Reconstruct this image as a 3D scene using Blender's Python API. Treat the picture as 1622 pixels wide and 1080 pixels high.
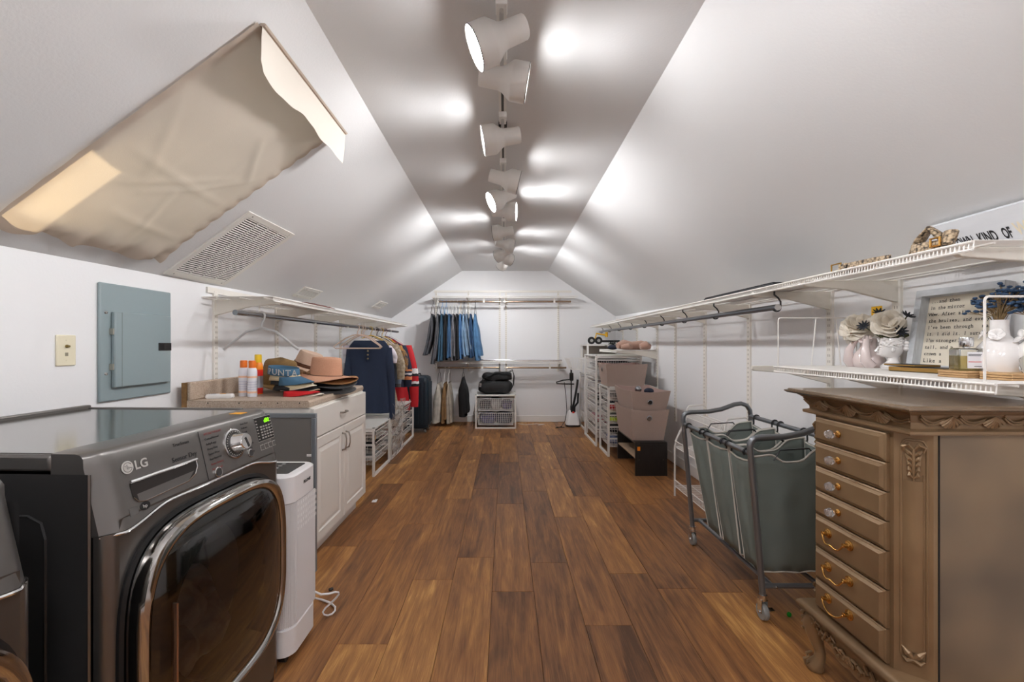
import bpy, bmesh, math, random
from mathutils import Vector, Matrix, noise
R = random.Random(7)
PI = math.pi
for o in list(bpy.data.objects):
    bpy.data.objects.remove(o, do_unlink=True)
SC = bpy.context.scene
COL = SC.collection
# ------------------------------------------------------------------ camera
H, F, VX, VY = 1.22, 690.0, 800.0, 546.0      # eye height, focal length (px of 1622), vanishing point
YB = 6.90                                      # back wall
YF = -1.6                                      # wall behind the camera
def Zp(py, Y): return H - (py - VY) * Y / F
def Xp(px, Y): return (px - VX) * Y / F
def Yx(px, X): return F * X / (px - VX)
def P(px, py, Y): return Vector((Xp(px, Y), Y, Zp(py, Y)))
cd = bpy.data.cameras.new('camera')
cam = bpy.data.objects.new('camera', cd)
COL.objects.link(cam)
cam.location = (0, 0, H)
cam.rotation_euler = (PI / 2, 0, 0)
cd.sensor_width = 36.0
cd.lens = F / 1622.0 * 36.0
cd.shift_x = (811 - VX) / 1622.0
cd.shift_y = (VY - 540) / 1622.0
cd.clip_start = 0.05
SC.camera = cam
# ------------------------------------------------------------------ world, sun, exposure
W = bpy.data.worlds.new('sky'); SC.world = W
W.use_nodes = True
W.node_tree.nodes['Background'].inputs[0].default_value = (0.62, 0.76, 1.0, 1)
W.node_tree.nodes['Background'].inputs[1].default_value = 1.5
sd = bpy.data.lights.new('sun', 'SUN'); sd.energy = 9.0; sd.angle = 0.01; sd.color = (1.0, 0.9, 0.75)
sun = bpy.data.objects.new('sun', sd); COL.objects.link(sun)
sun.rotation_euler = Vector((-0.27, -0.47, -0.63)).to_track_quat('-Z', 'Y').to_euler()
BULB = 32.0; FILL = 30.0; SPOTW = 20.0
SC.view_settings.view_transform = 'Standard'
SC.view_settings.look = 'None'
SC.view_settings.gamma = 1.0
SC.view_settings.use_curve_mapping = False
SC.view_settings.exposure = 0.66
SC.cycles.max_bounces = 14
SC.cycles.diffuse_bounces = 8
SC.cycles.transparent_max_bounces = 16

# ------------------------------------------------------------------ materials
def lin(c):
    if isinstance(c, str):
        c = [int(c[i:i + 2], 16) / 255 for i in (0, 2, 4)]
    return tuple((v / 12.92 if v <= 0.04045 else ((v + 0.055) / 1.055) ** 2.4) for v in c)
MATS = {}
def mat(name, col, rough=0.5, metal=0.0, var=None, bump=None, coat=0.0, emit=0.0, trans=0.0, sheen=0.0, spec=None, stretch=None):
    """principled; var=(scale, amount[, second colour]) mottles the colour, bump=(scale, strength)"""
    if name in MATS: return MATS[name]
    m = bpy.data.materials.new(name); m.use_nodes = True
    nt = m.node_tree; n = nt.nodes; b = n['Principled BSDF']
    rgb = lin(col)
    b.inputs['Base Color'].default_value = (*rgb, 1)
    b.inputs['Roughness'].default_value = rough
    b.inputs['Metallic'].default_value = metal
    b.inputs['Coat Weight'].default_value = coat
    b.inputs['Transmission Weight'].default_value = trans
    b.inputs['Sheen Weight'].default_value = sheen
    if spec is not None: b.inputs['Specular IOR Level'].default_value = spec
    if emit:
        b.inputs['Emission Color'].default_value = (*rgb, 1)
        b.inputs['Emission Strength'].default_value = emit
    if var or bump:
        tc = n.new('ShaderNodeTexCoord')
        src = tc.outputs['Object']
        if stretch:
            mp = n.new('ShaderNodeMapping'); mp.inputs['Scale'].default_value = stretch
            nt.links.new(src, mp.inputs[0]); src = mp.outputs[0]
    if var:
        nz = n.new('ShaderNodeTexNoise'); nz.inputs['Scale'].default_value = var[0]
        nz.inputs['Detail'].default_value = 4
        nt.links.new(src, nz.inputs['Vector'])
        rp = n.new('ShaderNodeValToRGB')
        c2 = lin(var[2]) if len(var) > 2 else tuple(v * (1 - var[1]) for v in rgb)
        rp.color_ramp.elements[0].position = 0.32; rp.color_ramp.elements[1].position = 0.68
        rp.color_ramp.elements[0].color = (*c2, 1); rp.color_ramp.elements[1].color = (*rgb, 1)
        nt.links.new(nz.outputs['Fac'], rp.inputs[0])
        nt.links.new(rp.outputs[0], b.inputs['Base Color'])
    if bump:
        nb = n.new('ShaderNodeTexNoise'); nb.inputs['Scale'].default_value = bump[0]
        nb.inputs['Detail'].default_value = 3
        nt.links.new(src, nb.inputs['Vector'])
        bp = n.new('ShaderNodeBump'); bp.inputs['Strength'].default_value = bump[1]
        bp.inputs['Distance'].default_value = 0.01
        nt.links.new(nb.outputs['Fac'], bp.inputs['Height'])
        nt.links.new(bp.outputs[0], b.inputs['Normal'])
    MATS[name] = m
    return m

WALL = mat('wall_paint', 'e9e9ea', 0.62, bump=(90, 0.05))
CEIL = mat('ceiling_paint', 'd8d8d8', 0.6, bump=(120, 0.06))
TRIM = mat('trim_paint', 'e6e3df', 0.4)
WIRE = mat('white_wire_coating', 'e9e6e1', 0.35)
WIRE2 = mat('cream_steel', 'e3ded4', 0.4)
CHROME = mat('chrome', 'dcdcdc', 0.12, 1.0)
STEELROD = mat('steel_rod', '9a9b9e', 0.22, 1.0)
BLACK = mat('black_plastic', '161617', 0.4)
DARK = mat('dark_gap', '0b0b0b', 0.8)
WHITEP = mat('white_plastic', 'ecebea', 0.35)

def wood_floor():
    m = bpy.data.materials.new('walnut_plank'); m.use_nodes = True
    nt = m.node_tree; n = nt.nodes; b = n['Principled BSDF']; L = nt.links.new
    tc = n.new('ShaderNodeTexCoord'); oi = n.new('ShaderNodeObjectInfo')
    mul = n.new('ShaderNodeVectorMath'); mul.operation = 'SCALE'; mul.inputs[3].default_value = 37.0
    comb = n.new('ShaderNodeCombineXYZ')
    L(oi.outputs['Random'], comb.inputs[0]); L(oi.outputs['Random'], comb.inputs[1]); L(oi.outputs['Random'], comb.inputs[2])
    L(comb.outputs[0], mul.inputs[0])
    add = n.new('ShaderNodeVectorMath'); L(tc.outputs['Object'], add.inputs[0]); L(mul.outputs[0], add.inputs[1])
    # broad figure
    mp = n.new('ShaderNodeMapping'); mp.inputs['Scale'].default_value = (7.0, 1.1, 1.0); L(add.outputs[0], mp.inputs[0])
    n1 = n.new('ShaderNodeTexNoise'); n1.inputs['Scale'].default_value = 1.6; n1.inputs['Detail'].default_value = 5
    n1.inputs['Distortion'].default_value = 1.4; L(mp.outputs[0], n1.inputs['Vector'])
    # fine grain
    mp2 = n.new('ShaderNodeMapping'); mp2.inputs['Scale'].default_value = (60.0, 2.2, 1.0); L(add.outputs[0], mp2.inputs[0])
    n2 = n.new('ShaderNodeTexNoise'); n2.inputs['Scale'].default_value = 2.0; n2.inputs['Detail'].default_value = 6
    n2.inputs['Distortion'].default_value = 2.2; L(mp2.outputs[0], n2.inputs['Vector'])
    def mixv(a, bb, f):
        x = n.new('ShaderNodeMix'); x.data_type = 'FLOAT'; x.inputs[0].default_value = f
        L(a, x.inputs[2]); L(bb, x.inputs[3]); return x.outputs[0]
    mp4 = n.new('ShaderNodeMapping'); mp4.inputs['Scale'].default_value = (24.0, 1.3, 1.0); L(add.outputs[0], mp4.inputs[0])
    n4 = n.new('ShaderNodeTexNoise'); n4.inputs['Scale'].default_value = 1.5; n4.inputs['Detail'].default_value = 4
    n4.inputs['Distortion'].default_value = 0.9; L(mp4.outputs[0], n4.inputs['Vector'])
    v = mixv(n1.outputs['Fac'], n4.outputs['Fac'], 0.42)
    v = mixv(v, n2.outputs['Fac'], 0.27)
    tone = n.new('ShaderNodeMath'); tone.operation = 'MULTIPLY_ADD'; tone.inputs[1].default_value = 0.2; tone.inputs[2].default_value = -0.1
    L(oi.outputs['Random'], tone.inputs[0])
    s = n.new('ShaderNodeMath'); s.operation = 'ADD'; L(v, s.inputs[0]); L(tone.outputs[0], s.inputs[1])
    rp = n.new('ShaderNodeValToRGB'); cr = rp.color_ramp
    cr.elements[0].position = 0.31; cr.elements[0].color = (*lin('5a3c26'), 1)
    cr.elements[1].position = 0.70; cr.elements[1].color = (*lin('d6a464'), 1)
    for p, c in ((0.41, '7b5334'), (0.50, '95653c'), (0.60, 'b07d48')):
        e = cr.elements.new(p); e.color = (*lin(c), 1)
    L(s.outputs[0], rp.inputs[0]); L(rp.outputs[0], b.inputs['Base Color'])
    b.inputs['Roughness'].default_value = 0.42
    b.inputs['Specular IOR Level'].default_value = 0.35
    bp = n.new('ShaderNodeBump'); bp.inputs['Strength'].default_value = 0.08; bp.inputs['Distance'].default_value = 0.004
    L(n2.outputs['Fac'], bp.inputs['Height']); L(bp.outputs[0], b.inputs['Normal'])
    return m
PLANK = wood_floor()

# ------------------------------------------------------------------ mesh builder
class MB:
    def __init__(s): s.v = []; s.f = []
    def add(s, vs, fs):
        k = len(s.v); s.v.extend(Vector(p) for p in vs); s.f.extend(tuple(i + k for i in f) for f in fs); return s
    def box(s, x0, x1, y0, y1, z0, z1, M=None):
        vs = [Vector((x, y, z)) for z in (z0, z1) for y in (y0, y1) for x in (x0, x1)]
        if M is not None: vs = [M @ p for p in vs]
        return s.add(vs, [(0, 2, 3, 1), (4, 5, 7, 6), (0, 1, 5, 4), (2, 6, 7, 3), (0, 4, 6, 2), (1, 3, 7, 5)])
    def loft(s, rings, cap0=True, cap1=True, closed=True):
        k = len(rings[0]); vs = [p for r in rings for p in r]; fs = []
        for i in range(len(rings) - 1):
            for j in range(k if closed else k - 1):
                a, b = i * k + j, i * k + (j + 1) % k
                fs.append((a, b, b + k, a + k))
        if closed and cap0: fs.append(tuple(range(k))[::-1])
        if closed and cap1: fs.append(tuple((len(rings) - 1) * k + j for j in range(k)))
        return s.add(vs, fs)
    def tube(s, pts, r, n=6, closed=False, caps=True, flat=None):
        pts = [Vector(p) for p in pts]; m = len(pts)
        if not isinstance(r, (list, tuple)): r = [r] * m
        rings = []; u = None
        for i, p in enumerate(pts):
            if closed: d = pts[(i + 1) % m] - pts[i - 1]
            else: d = pts[min(i + 1, m - 1)] - pts[max(i - 1, 0)]
            if d.length < 1e-9: d = Vector((0, 0, 1))
            d.normalize()
            if u is None:
                a = Vector((0, 0, 1)) if abs(d.z) < 0.9 else Vector((1, 0, 0))
                u = d.cross(a).normalized()
            else:
                u = u - d * u.dot(d)
                if u.length < 1e-6: u = d.orthogonal()
                u.normalize()
            w = d.cross(u)
            fl = flat or 1.0
            rings.append([p + u * (r[i] * math.cos(2 * PI * j / n)) + w * (r[i] * fl * math.sin(2 * PI * j / n)) for j in range(n)])
        if closed:
            rings.append(rings[0]); return s.loft(rings, False, False)
        return s.loft(rings, caps, caps)
    def cyl(s, a, b, r, n=12, r2=None): return s.tube([a, b], [r, r if r2 is None else r2], n)
    def lathe(s, prof, c=(0, 0, 0), n=20, M=None):
        c = Vector(c); rings = []
        for (r, z) in prof:
            rg = [Vector((r * math.cos(2 * PI * j / n), r * math.sin(2 * PI * j / n), z)) for j in range(n)]
            if M is not None: rg = [M @ p for p in rg]
            rings.append([c + p for p in rg])
        return s.loft(rings, True, True)
    def ell(s, c, rad, n=10, M=None):
        prof = [(max(1e-4, math.sin(PI * i / (n // 2 + 1))), -math.cos(PI * i / (n // 2 + 1))) for i in range(n // 2 + 2)]
        S = Matrix.Diagonal((rad[0], rad[1], rad[2])).to_4x4()
        return s.lathe(prof, c, n, (M @ S) if M is not None else S)
    def grid(s, fn, nu, nv):
        vs = [fn(i / nu, j / nv) for j in range(nv + 1) for i in range(nu + 1)]; fs = []
        for j in range(nv):
            for i in range(nu):
                a = j * (nu + 1) + i; fs.append((a, a + 1, a + nu + 2, a + nu + 1))
        return s.add(vs, fs)
    def prism(s, poly, fn, a, b):
        """polygon of 2D points; fn(p, t) -> 3D"""
        k = len(poly); vs = [fn(p, a) for p in poly] + [fn(p, b) for p in poly]
        fs = [tuple(range(k))[::-1], tuple(range(k, 2 * k))] + [(i, (i + 1) % k, (i + 1) % k + k, i + k) for i in range(k)]
        return s.add(vs, fs)
ORG = {}
def link(o, parent=None):
    COL.objects.link(o)
    if parent is not None: o.parent = parent
    return o
def obj(name, mb, m, parent=None, smooth=False, bevel=0.0, solid=0.0, sub=0, org=None, seg=2, weld=False, kind=None):
    if org is None: org = ORG.get(parent.name, Vector((0, 0, 0))) if parent is not None else Vector((0, 0, 0))
    me = bpy.data.meshes.new(name)
    me.from_pydata([tuple(p - org) for p in mb.v], [], mb.f)
    bm = bmesh.new(); bm.from_mesh(me)
    if weld: bmesh.ops.remove_doubles(bm, verts=bm.verts, dist=1e-5)
    bmesh.ops.recalc_face_normals(bm, faces=bm.faces)
    bm.to_mesh(me); bm.free()
    me.materials.append(m)
    o = bpy.data.objects.new(name, me)
    link(o, parent)
    if parent is None: o.location = org
    ORG[o.name] = org
    if smooth:
        me.polygons.foreach_set('use_smooth', [True] * len(me.polygons))
        try: me.set_sharp_from_angle(angle=0.7)
        except Exception: pass
    if bevel:
        b = o.modifiers.new('bevel', 'BEVEL'); b.width = bevel; b.segments = seg; b.limit_method = 'ANGLE'; b.angle_limit = 0.6
        b.harden_normals = False
        if not smooth: me.polygons.foreach_set('use_smooth', [True] * len(me.polygons)); me.set_sharp_from_angle(angle=0.7)
    if solid:
        b = o.modifiers.new('solid', 'SOLIDIFY'); b.thickness = solid; b.offset = 0
    if sub:
        b = o.modifiers.new('sub', 'SUBSURF'); b.levels = sub; b.render_levels = sub
    if kind: o['kind'] = kind
    return o
def thing(name, label, cat, loc=(0, 0, 0), rz=0.0, group=None):
    o = bpy.data.objects.new(name, None); o.empty_display_size = 0.05
    COL.objects.link(o); o.location = loc; o.rotation_euler = (0, 0, rz)
    o['label'] = label; o['category'] = cat
    if group: o['group'] = group
    ORG[o.name] = Vector(loc)
    return o
def tag(o, label, cat, group=None):
    o['label'] = label; o['category'] = cat
    if group: o['group'] = group
    return o
def struct(name, mb, m, parent=None, **k):
    o = obj(name, mb, m, parent, **k)
    if parent is None: o['kind'] = 'structure'
    return o
def tree(o):
    r = []
    for c in o.children: r.append(c); r += tree(c)
    return r
def dup(root, loc, rz=None, label=None, group=None):
    def cp(o, par):
        c = o.copy(); COL.objects.link(c); ORG[c.name] = ORG.get(o.name, Vector())
        if par is not None: c.parent = par
        for ch in list(o.children): cp(ch, c)
        return c
    r = cp(root, None); r.location = loc
    if rz is not None: r.rotation_euler = (0, 0, rz)
    if label: r['label'] = label
    if group: r['group'] = group
    return r
def lettering(s, size, m, parent, M, align='LEFT', ext=0.0003, name='lettering', bold=0.0, sx=1.0, space=1.0):
    """flat print: M maps the text plane (x along the line, y up, z out) to world"""
    cu = bpy.data.curves.new('text', 'FONT'); cu.body = s; cu.size = size; cu.align_x = align
    cu.extrude = ext; cu.offset = bold; cu.space_character = space; cu.resolution_u = 3
    t = bpy.data.objects.new('text', cu); COL.objects.link(t)
    dg = bpy.context.evaluated_depsgraph_get()
    me = bpy.data.meshes.new_from_object(t.evaluated_get(dg))
    bpy.data.objects.remove(t, do_unlink=True)
    org = ORG.get(parent.name, Vector())
    me.transform(Matrix.Translation(-org) @ M @ Matrix.Diagonal((sx, 1, 1, 1)))
    me.materials.clear(); me.materials.append(m)
    o = bpy.data.objects.new(name, me); link(o, parent); ORG[o.name] = org
    return o
def frame_M(o, x, y):
    """matrix with origin o, x axis, y axis (z = x cross y)"""
    x = Vector(x).normalized(); y = Vector(y).normalized(); z = x.cross(y)
    return Matrix(((x.x, y.x, z.x, o[0]), (x.y, y.y, z.y, o[1]), (x.z, y.z, z.z, o[2]), (0, 0, 0, 1)))
def nz(x, y=0.0, z=0.0): return noise.noise(Vector((x, y, z)))
def sm(a, b, x):
    t = max(0.0, min(1.0, (x - a) / (b - a))); return t * t * (3 - 2 * t)
# ------------------------------------------------------------------ room shell
XL, XR, XC, ZC = -1.80, 1.75, 0.68, H + 1.17
def creaseL(Y): return H + 0.357 + (0.42 - 0.357) * (Y - 1.8) / 5.1
def creaseR(Y): return H + 0.36 + (0.45 - 0.36) * max(0.0, (Y - 3.0)) / 3.9
def slopeL(t, Y): return Vector((-(XC + (-XL - XC) * t), Y, ZC + (creaseL(Y) - ZC) * t))
def slopeR(t, Y): return Vector(((XC + (XR - XC) * t), Y, ZC + (creaseR(Y) - ZC) * t))
b = MB(); b.box(XL - 0.1, XR + 0.1, YF - 0.1, YB + 0.1, -0.06, -0.009)
floor = struct('floor', b, mat('floor_joint', '1c120b', 0.8))
PW, PL = 0.2068, 1.19
phase = {0: 2.263, -1: 1.776, 1: 2.50, 2: 2.155, 3: 2.44, 4: 1.896, 5: 2.324, 6: 2.181, -2: 2.724}
shared = {}
def plank_mesh(w, l):
    k = (round(w, 4), round(l, 4))
    if k in shared: return shared[k]
    c, g = 0.0011, 0.0006
    x, y = w / 2 - g, l / 2 - g
    vs = [(sx * x, sy * y, -0.009) for sx, sy in ((-1, -1), (1, -1), (1, 1), (-1, 1))]
    vs += [(sx * x, sy * y, -0.0012) for sx, sy in ((-1, -1), (1, -1), (1, 1), (-1, 1))]
    vs += [(sx * (x - c), sy * (y - c), 0) for sx, sy in ((-1, -1), (1, -1), (1, 1), (-1, 1))]
    fs = []
    for k0 in (0, 4):
        for i in range(4): fs.append((k0 + i, k0 + (i + 1) % 4, k0 + 4 + (i + 1) % 4, k0 + 4 + i))
    fs.append((8, 9, 10, 11))
    me = bpy.data.meshes.new('plank'); me.from_pydata(vs, [], fs); me.materials.append(PLANK)
    shared[k] = me
    return me
for k in range(-7, 12):
    x0, x1 = -0.4785 + PW * k, -0.4785 + PW * (k + 1)
    x0, x1 = max(x0, XL), min(x1, XR)
    if x1 - x0 < 0.01: continue
    y = phase.get(k, 2.0 + 1.19 * R.random())
    while y > YF: y -= PL
    while y < YB:
        a, e = max(y, YF), min(y + PL, YB); y += PL
        if e - a < 0.02: continue
        o = bpy.data.objects.new('plank', plank_mesh(x1 - x0, e - a)); link(o, floor)
        o.location = ((x0 + x1) / 2, (a + e) / 2, 0)
ceil = MB().grid(lambda u, v: Vector((-XC + 2 * XC * u, YF + (YB - YF) * v, ZC)), 2, 8)
struct('ceiling', ceil, CEIL)
# slopes (the left one with the skylight opening)
HT0, HT1, HY0, HY1 = 0.15, 0.875, 1.465, 2.12
sl = MB()
ts = [0, HT0, 0.4, 0.65, HT1, 1.0]; ys = [YF, 0, 0.8, HY0, 1.8, HY1, 2.8, 3.8, 4.8, 5.8, YB]
for i in range(len(ts) - 1):
    for j in range(len(ys) - 1):
        if ts[i] >= HT0 and ts[i + 1] <= HT1 and ys[j] >= HY0 and ys[j + 1] <= HY1: continue
        sl.add([slopeL(ts[i], ys[j]), slopeL(ts[i + 1], ys[j]), slopeL(ts[i + 1], ys[j + 1]), slopeL(ts[i], ys[j + 1])], [(0, 1, 2, 3)])
struct('wall_slope_left', sl, CEIL, weld=True, smooth=True)
sr = MB().grid(lambda u, v: slopeR(u, YF + (YB - YF) * v), 3, 24)
struct('wall_slope_right', sr, CEIL, smooth=True)
struct('wall_left', MB().grid(lambda u, v: Vector((XL, YF + (YB - YF) * u, creaseL(YF + (YB - YF) * u) * v)), 12, 1), WALL)
struct('wall_right', MB().grid(lambda u, v: Vector((XR, YF + (YB - YF) * u, creaseR(YF + (YB - YF) * u) * v)), 24, 1), WALL)
def gable(Y):
    p = [(XL, 0), (XR, 0), (XR, creaseR(Y)), (XC, ZC), (-XC, ZC), (XL, creaseL(Y))]
    return MB().add([Vector((x, Y, z)) for x, z in p], [(0, 1, 2, 3, 4, 5)])
struct('wall_back', gable(YB), WALL)
struct('wall_front', gable(YF), WALL)
def baseboard(name, x0, x1, y0, y1):
    struct(name, MB().box(x0, x1, y0, y1, 0, 0.10), TRIM, bevel=0.006)
baseboard('baseboard_back', XL, XR, YB - 0.014, YB)
baseboard('baseboard_left', XL, XL + 0.014, YF, YB - 0.014)
baseboard('baseboard_right', XR - 0.014, XR, YF, YB - 0.014)
# skylight shaft, pane and outer frame
eL = (slopeL(1, 1.8) - slopeL(0, 1.8)).normalized(); nL = Vector((eL.z, 0, -eL.x))
if nL.x > 0: nL = -nL                       # outward (up and left)
DEP = 0.35
c4 = [slopeL(HT0, HY0), slopeL(HT1, HY0), slopeL(HT1, HY1), slopeL(HT0, HY1)]
sh = MB()
for i in range(4):
    a, e = c4[i], c4[(i + 1) % 4]
    sh.add([a, e, e + nL * DEP, a + nL * DEP], [(0, 1, 2, 3)])
win = struct('window_1', sh, CEIL)
g = MB().add([p + nL * (DEP - 0.02) for p in c4], [(0, 1, 2, 3)])
gm = bpy.data.materials.new('skylight_glass'); gm.use_nodes = True
_n = gm.node_tree.nodes; _l = gm.node_tree.links
_t = _n.new('ShaderNodeBsdfTransparent'); _t.inputs[0].default_value = (0.93, 0.96, 0.95, 1)
_g = _n.new('ShaderNodeBsdfGlossy'); _g.inputs['Roughness'].default_value = 0.02
_m = _n.new('ShaderNodeMixShader'); _m.inputs[0].default_value = 0.06
_l.new(_t.outputs[0], _m.inputs[1]); _l.new(_g.outputs[0], _m.inputs[2]); _l.new(_m.outputs[0], _n['Material Output'].inputs[0])
obj('pane', g, gm, win)
fr = MB()
for i in range(4):
    a, e = c4[i] + nL * DEP, c4[(i + 1) % 4] + nL * DEP
    fr.tube([a, e], 0.03, 4)
obj('window_frame', fr, mat('skylight_frame', '6b665f', 0.5), win)

# cloth pinned over the skylight
def cloth_mat():
    m = bpy.data.materials.new('muslin_cloth'); m.use_nodes = True
    nt = m.node_tree; n = nt.nodes; L = nt.links.new
    d = n.new('ShaderNodeBsdfDiffuse'); d.inputs[0].default_value = (*lin('bfb3a8'), 1)
    t = n.new('ShaderNodeBsdfTranslucent'); t.inputs[0].default_value = (*lin('d6bd9c'), 1)
    mx = n.new('ShaderNodeMixShader'); mx.inputs[0].default_value = 0.3
    tc = n.new('ShaderNodeTexCoord'); z = n.new('ShaderNodeTexNoise'); z.inputs['Scale'].default_value = 260
    bp = n.new('ShaderNodeBump'); bp.inputs['Strength'].default_value = 0.25; bp.inputs['Distance'].default_value = 0.002
    L(tc.outputs['Object'], z.inputs['Vector']); L(z.outputs['Fac'], bp.inputs['Height'])
    L(bp.outputs[0], d.inputs['Normal']); L(d.outputs[0], mx.inputs[1]); L(t.outputs[0], mx.inputs[2])
    L(mx.outputs[0], n['Material Output'].inputs[0])
    return m
CLOTH = cloth_mat()
CT0, CT1, CY0, CY1 = 0.125, 0.925, 1.435, 2.15
sky = thing('skylight_cover', 'beige cotton cloth tacked over the sloped skylight on the left', 'cloth', slopeL(0.5, 1.8))
folds = [(0.30, 0.05, 0.62, 0.30, 0.010), (0.38, 0.95, 0.70, 0.35, 0.010), (0.55, 0.1, 0.60, 0.9, 0.008), (0.72, 0.15, 0.45, 0.75, 0.009),
         (0.62, 0.5, 0.95, 0.62, 0.008), (0.25, 0.55, 0.45, 0.85, 0.011), (0.8, 0.3, 0.85, 0.95, 0.008)]
def seg_d(u, v, f):
    ax, ay, bx, by, _ = f; dx, dy = bx - ax, by - ay
    t = max(0, min(1, ((u - ax) * dx + (v - ay) * dy) / (dx * dx + dy * dy)))
    return math.hypot(u - ax - t * dx, v - ay - t * dy), t
def cover(u, v):
    t, Y = CT0 + (CT1 - CT0) * u, CY0 + (CY1 - CY0) * v
    p = slopeL(t, Y)
    e = min(1, 4.5 * v * (1 - v)); eu = min(1, 6 * u * (1 - u) + 0.12)
    off = 0.006 + 0.03 * e * eu + 0.010 * nz(u * 5, v * 4, 2) * e
    off += 0.02 * sm(0.86, 1.0, u) * abs(math.sin(v * PI * 4.2)) + 0.012 * sm(0.85, 1, u) * nz(v * 14, u * 6)
    off += 0.008 * sm(0.9, 1.0, v) * abs(math.sin(u * 40)) + 0.003 * sm(0.12, 0.0, v) * abs(math.sin(u * 24))
    for f in folds:
        d, tt = seg_d(u, v, f)
        off += 0.5 * f[4] * math.exp(-(d / 0.018) ** 2) * math.sin(PI * tt) ** 0.5
    if u > 0.97: p = p + eL * (0.012 * math.sin(v * 19))
    return p - nL * off
obj('cover_sheet', MB().grid(cover, 90, 60), CLOTH, sky, smooth=True)
def flap(u, v):
    Y = 1.45 + (2.20 - 1.45) * u
    p = slopeL(0.125, Y) + Vector((0.012, 0, -0.004))
    d = 0.145 + 0.012 * math.sin(u * 9) + 0.014 * nz(u * 7, 3)
    return p + Vector((0.006 * math.sin(u * 14 + v * 2) * v - 0.01 * v, 0, -d * v + (0.03 * v if u < 0.02 else 0)))
obj('cover_valance', MB().grid(flap, 40, 8), mat('cloth_hem', 'c6beb3', 0.9), sky, smooth=True)
hs = MB()
for j in range(20):
    pass
hs.tube([slopeL(0.118, 1.45 + 0.75 * i / 10) + Vector((0.006, 0, -0.008)) for i in range(11)], 0.012, 6, flat=0.5)
obj('hem_strip', hs, CLOTH, sky)

# ------------------------------------------------------------------ track lights
LAMPW = mat('lamp_white', 'e4e2de', 0.35)
BULBM = mat('lamp_glow', 'ffffff', 0.5, emit=BULB)
_b = BULBM.node_tree.nodes['Principled BSDF']; _b.inputs['Emission Color'].default_value = (0.985, 0.985, 1.0, 1)
tr = thing('light_track', 'white ceiling track carrying the row of spotlights down the room', 'track', (-0.012, 3.0, ZC))
obj('track_rail', MB().box(-0.030, 0.006, -1.3, 5.6, ZC - 0.022, ZC), LAMPW, tr)
obj('track_slot', MB().box(-0.018, -0.006, -1.3, 5.6, ZC - 0.024, ZC - 0.0215), mat('slot_metal', '55504b', 0.4, 0.8), tr)
for yj in (1.33, 2.32, 3.75):
    obj('track_joiner', MB().box(-0.034, 0.010, yj - 0.05, yj + 0.05, ZC - 0.027, ZC - 0.001), BLACK, tr)
ZL = H + 1.03
def spot(Y, d, label, x=-0.012, grp='spotlights along the ceiling track', k=1.0):
    d = Vector(d).normalized()
    pv = Vector((x, Y, ZL + 0.02))
    t = thing('track_spotlight', label, 'spotlight', (x, Y, ZC - 0.022), group=grp)
    c = pv.copy(); c.z = ZL
    q = d.to_track_quat('Z', 'Y').to_matrix().to_4x4()
    prof = [(0.002, -0.088), (0.036, -0.088), (0.039, -0.084), (0.041, -0.01), (0.045, 0.004), (0.069, 0.036), (0.0715, 0.042), (0.072, 0.098), (0.0705, 0.0985),
            (0.0685, 0.094), (0.062, 0.045), (0.03, 0.01), (0.002, 0.0)]
    obj('lamp_housing', MB().lathe(prof, c, 28, q), LAMPW, t, smooth=True)
    ri = [(0.0705, 0.0985), (0.0722, 0.0985), (0.0722, 0.1012), (0.0705, 0.1012), (0.0705, 0.0985)]
    rb = MB(); rings = [[c + q @ Vector((r * math.cos(2 * PI * j / 28), r * math.sin(2 * PI * j / 28), z)) for j in range(28)] for r, z in ri]
    rb.loft(rings, False, False)
    obj('lamp_rim', rb, mat('rim_dark', '3a3835', 0.3, 0.6), t)
    bl = [(0.002, 0.05), (0.058, 0.05), (0.066, 0.072), (0.062, 0.080), (0.045, 0.088), (0.02, 0.092), (0.002, 0.0925)]
    obj('bulb', MB().lathe(bl, c, 24, q), BULBM, t, smooth=True)
    ld = bpy.data.lights.new('lamp_beam', 'SPOT'); ld.energy = SPOTW * k; ld.spot_size = math.radians(128); ld.spot_blend = 1.0
    ld.shadow_soft_size = 0.04; ld.color = (0.98, 0.985, 1.0)
    lo = bpy.data.objects.new('lamp_beam', ld); COL.objects.link(lo); lo.parent = t
    lo.location = c + d * 0.105 - t.location; lo.rotation_euler = (d + Vector((0, 0, -0.22))).to_track_quat('-Z', 'Y').to_euler()
    st = MB(); st.box(x - 0.02, x + 0.02, Y - 0.028, Y + 0.028, ZC - 0.05, ZC - 0.022)
    obj('track_adapter', st, LAMPW, t, bevel=0.004)
    st = MB().tube([(x, Y, ZC - 0.05), (x, Y, ZL + 0.042)], 0.0075, 8)
    obj('lamp_stem', st, CHROME, t, smooth=True)
    return t
spots = [(58, (-.86, -.06, -.42), 'nearest and largest white spotlight, aimed left'),
         (125, (.95, .02, -.16), 'second spotlight from the camera, aimed right'),
         (218, (-.96, -.05, -.18), 'third spotlight from the camera, aimed left'),
         (283, (.9, .05, -.22), 'fourth spotlight from the camera, aimed right, close above the fifth'),
         (312, (-.8, -.22, -.42), 'fifth spotlight from the camera, glowing face turned left and down'),
         (335, (.93, -.12, -.05), 'sixth spotlight from the camera, aimed right'),
         (367, (-.93, .12, -.12), 'seventh spotlight from the camera, aimed left'),
         (387, (.9, .2, -.14), 'eighth spotlight from the camera, aimed right'),
         (401, (-.84, .45, -.3), 'ninth spotlight from the camera, aimed left'),
         (408, (.8, .5, -.2), 'tenth spotlight from the camera, aimed right near the end of the track'),
         (414, (-.35, .85, -.45), 'last spotlight, at the far end of the track, aimed at the back wall')]
for i_, (py, d, lb) in enumerate(spots):
    spot(F * 1.03 / (VY - py), d, lb, k=(0.58 if i_ < 4 else 0.85 if i_ < 8 else 1.5 if i_ < 10 else 1.7))
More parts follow.
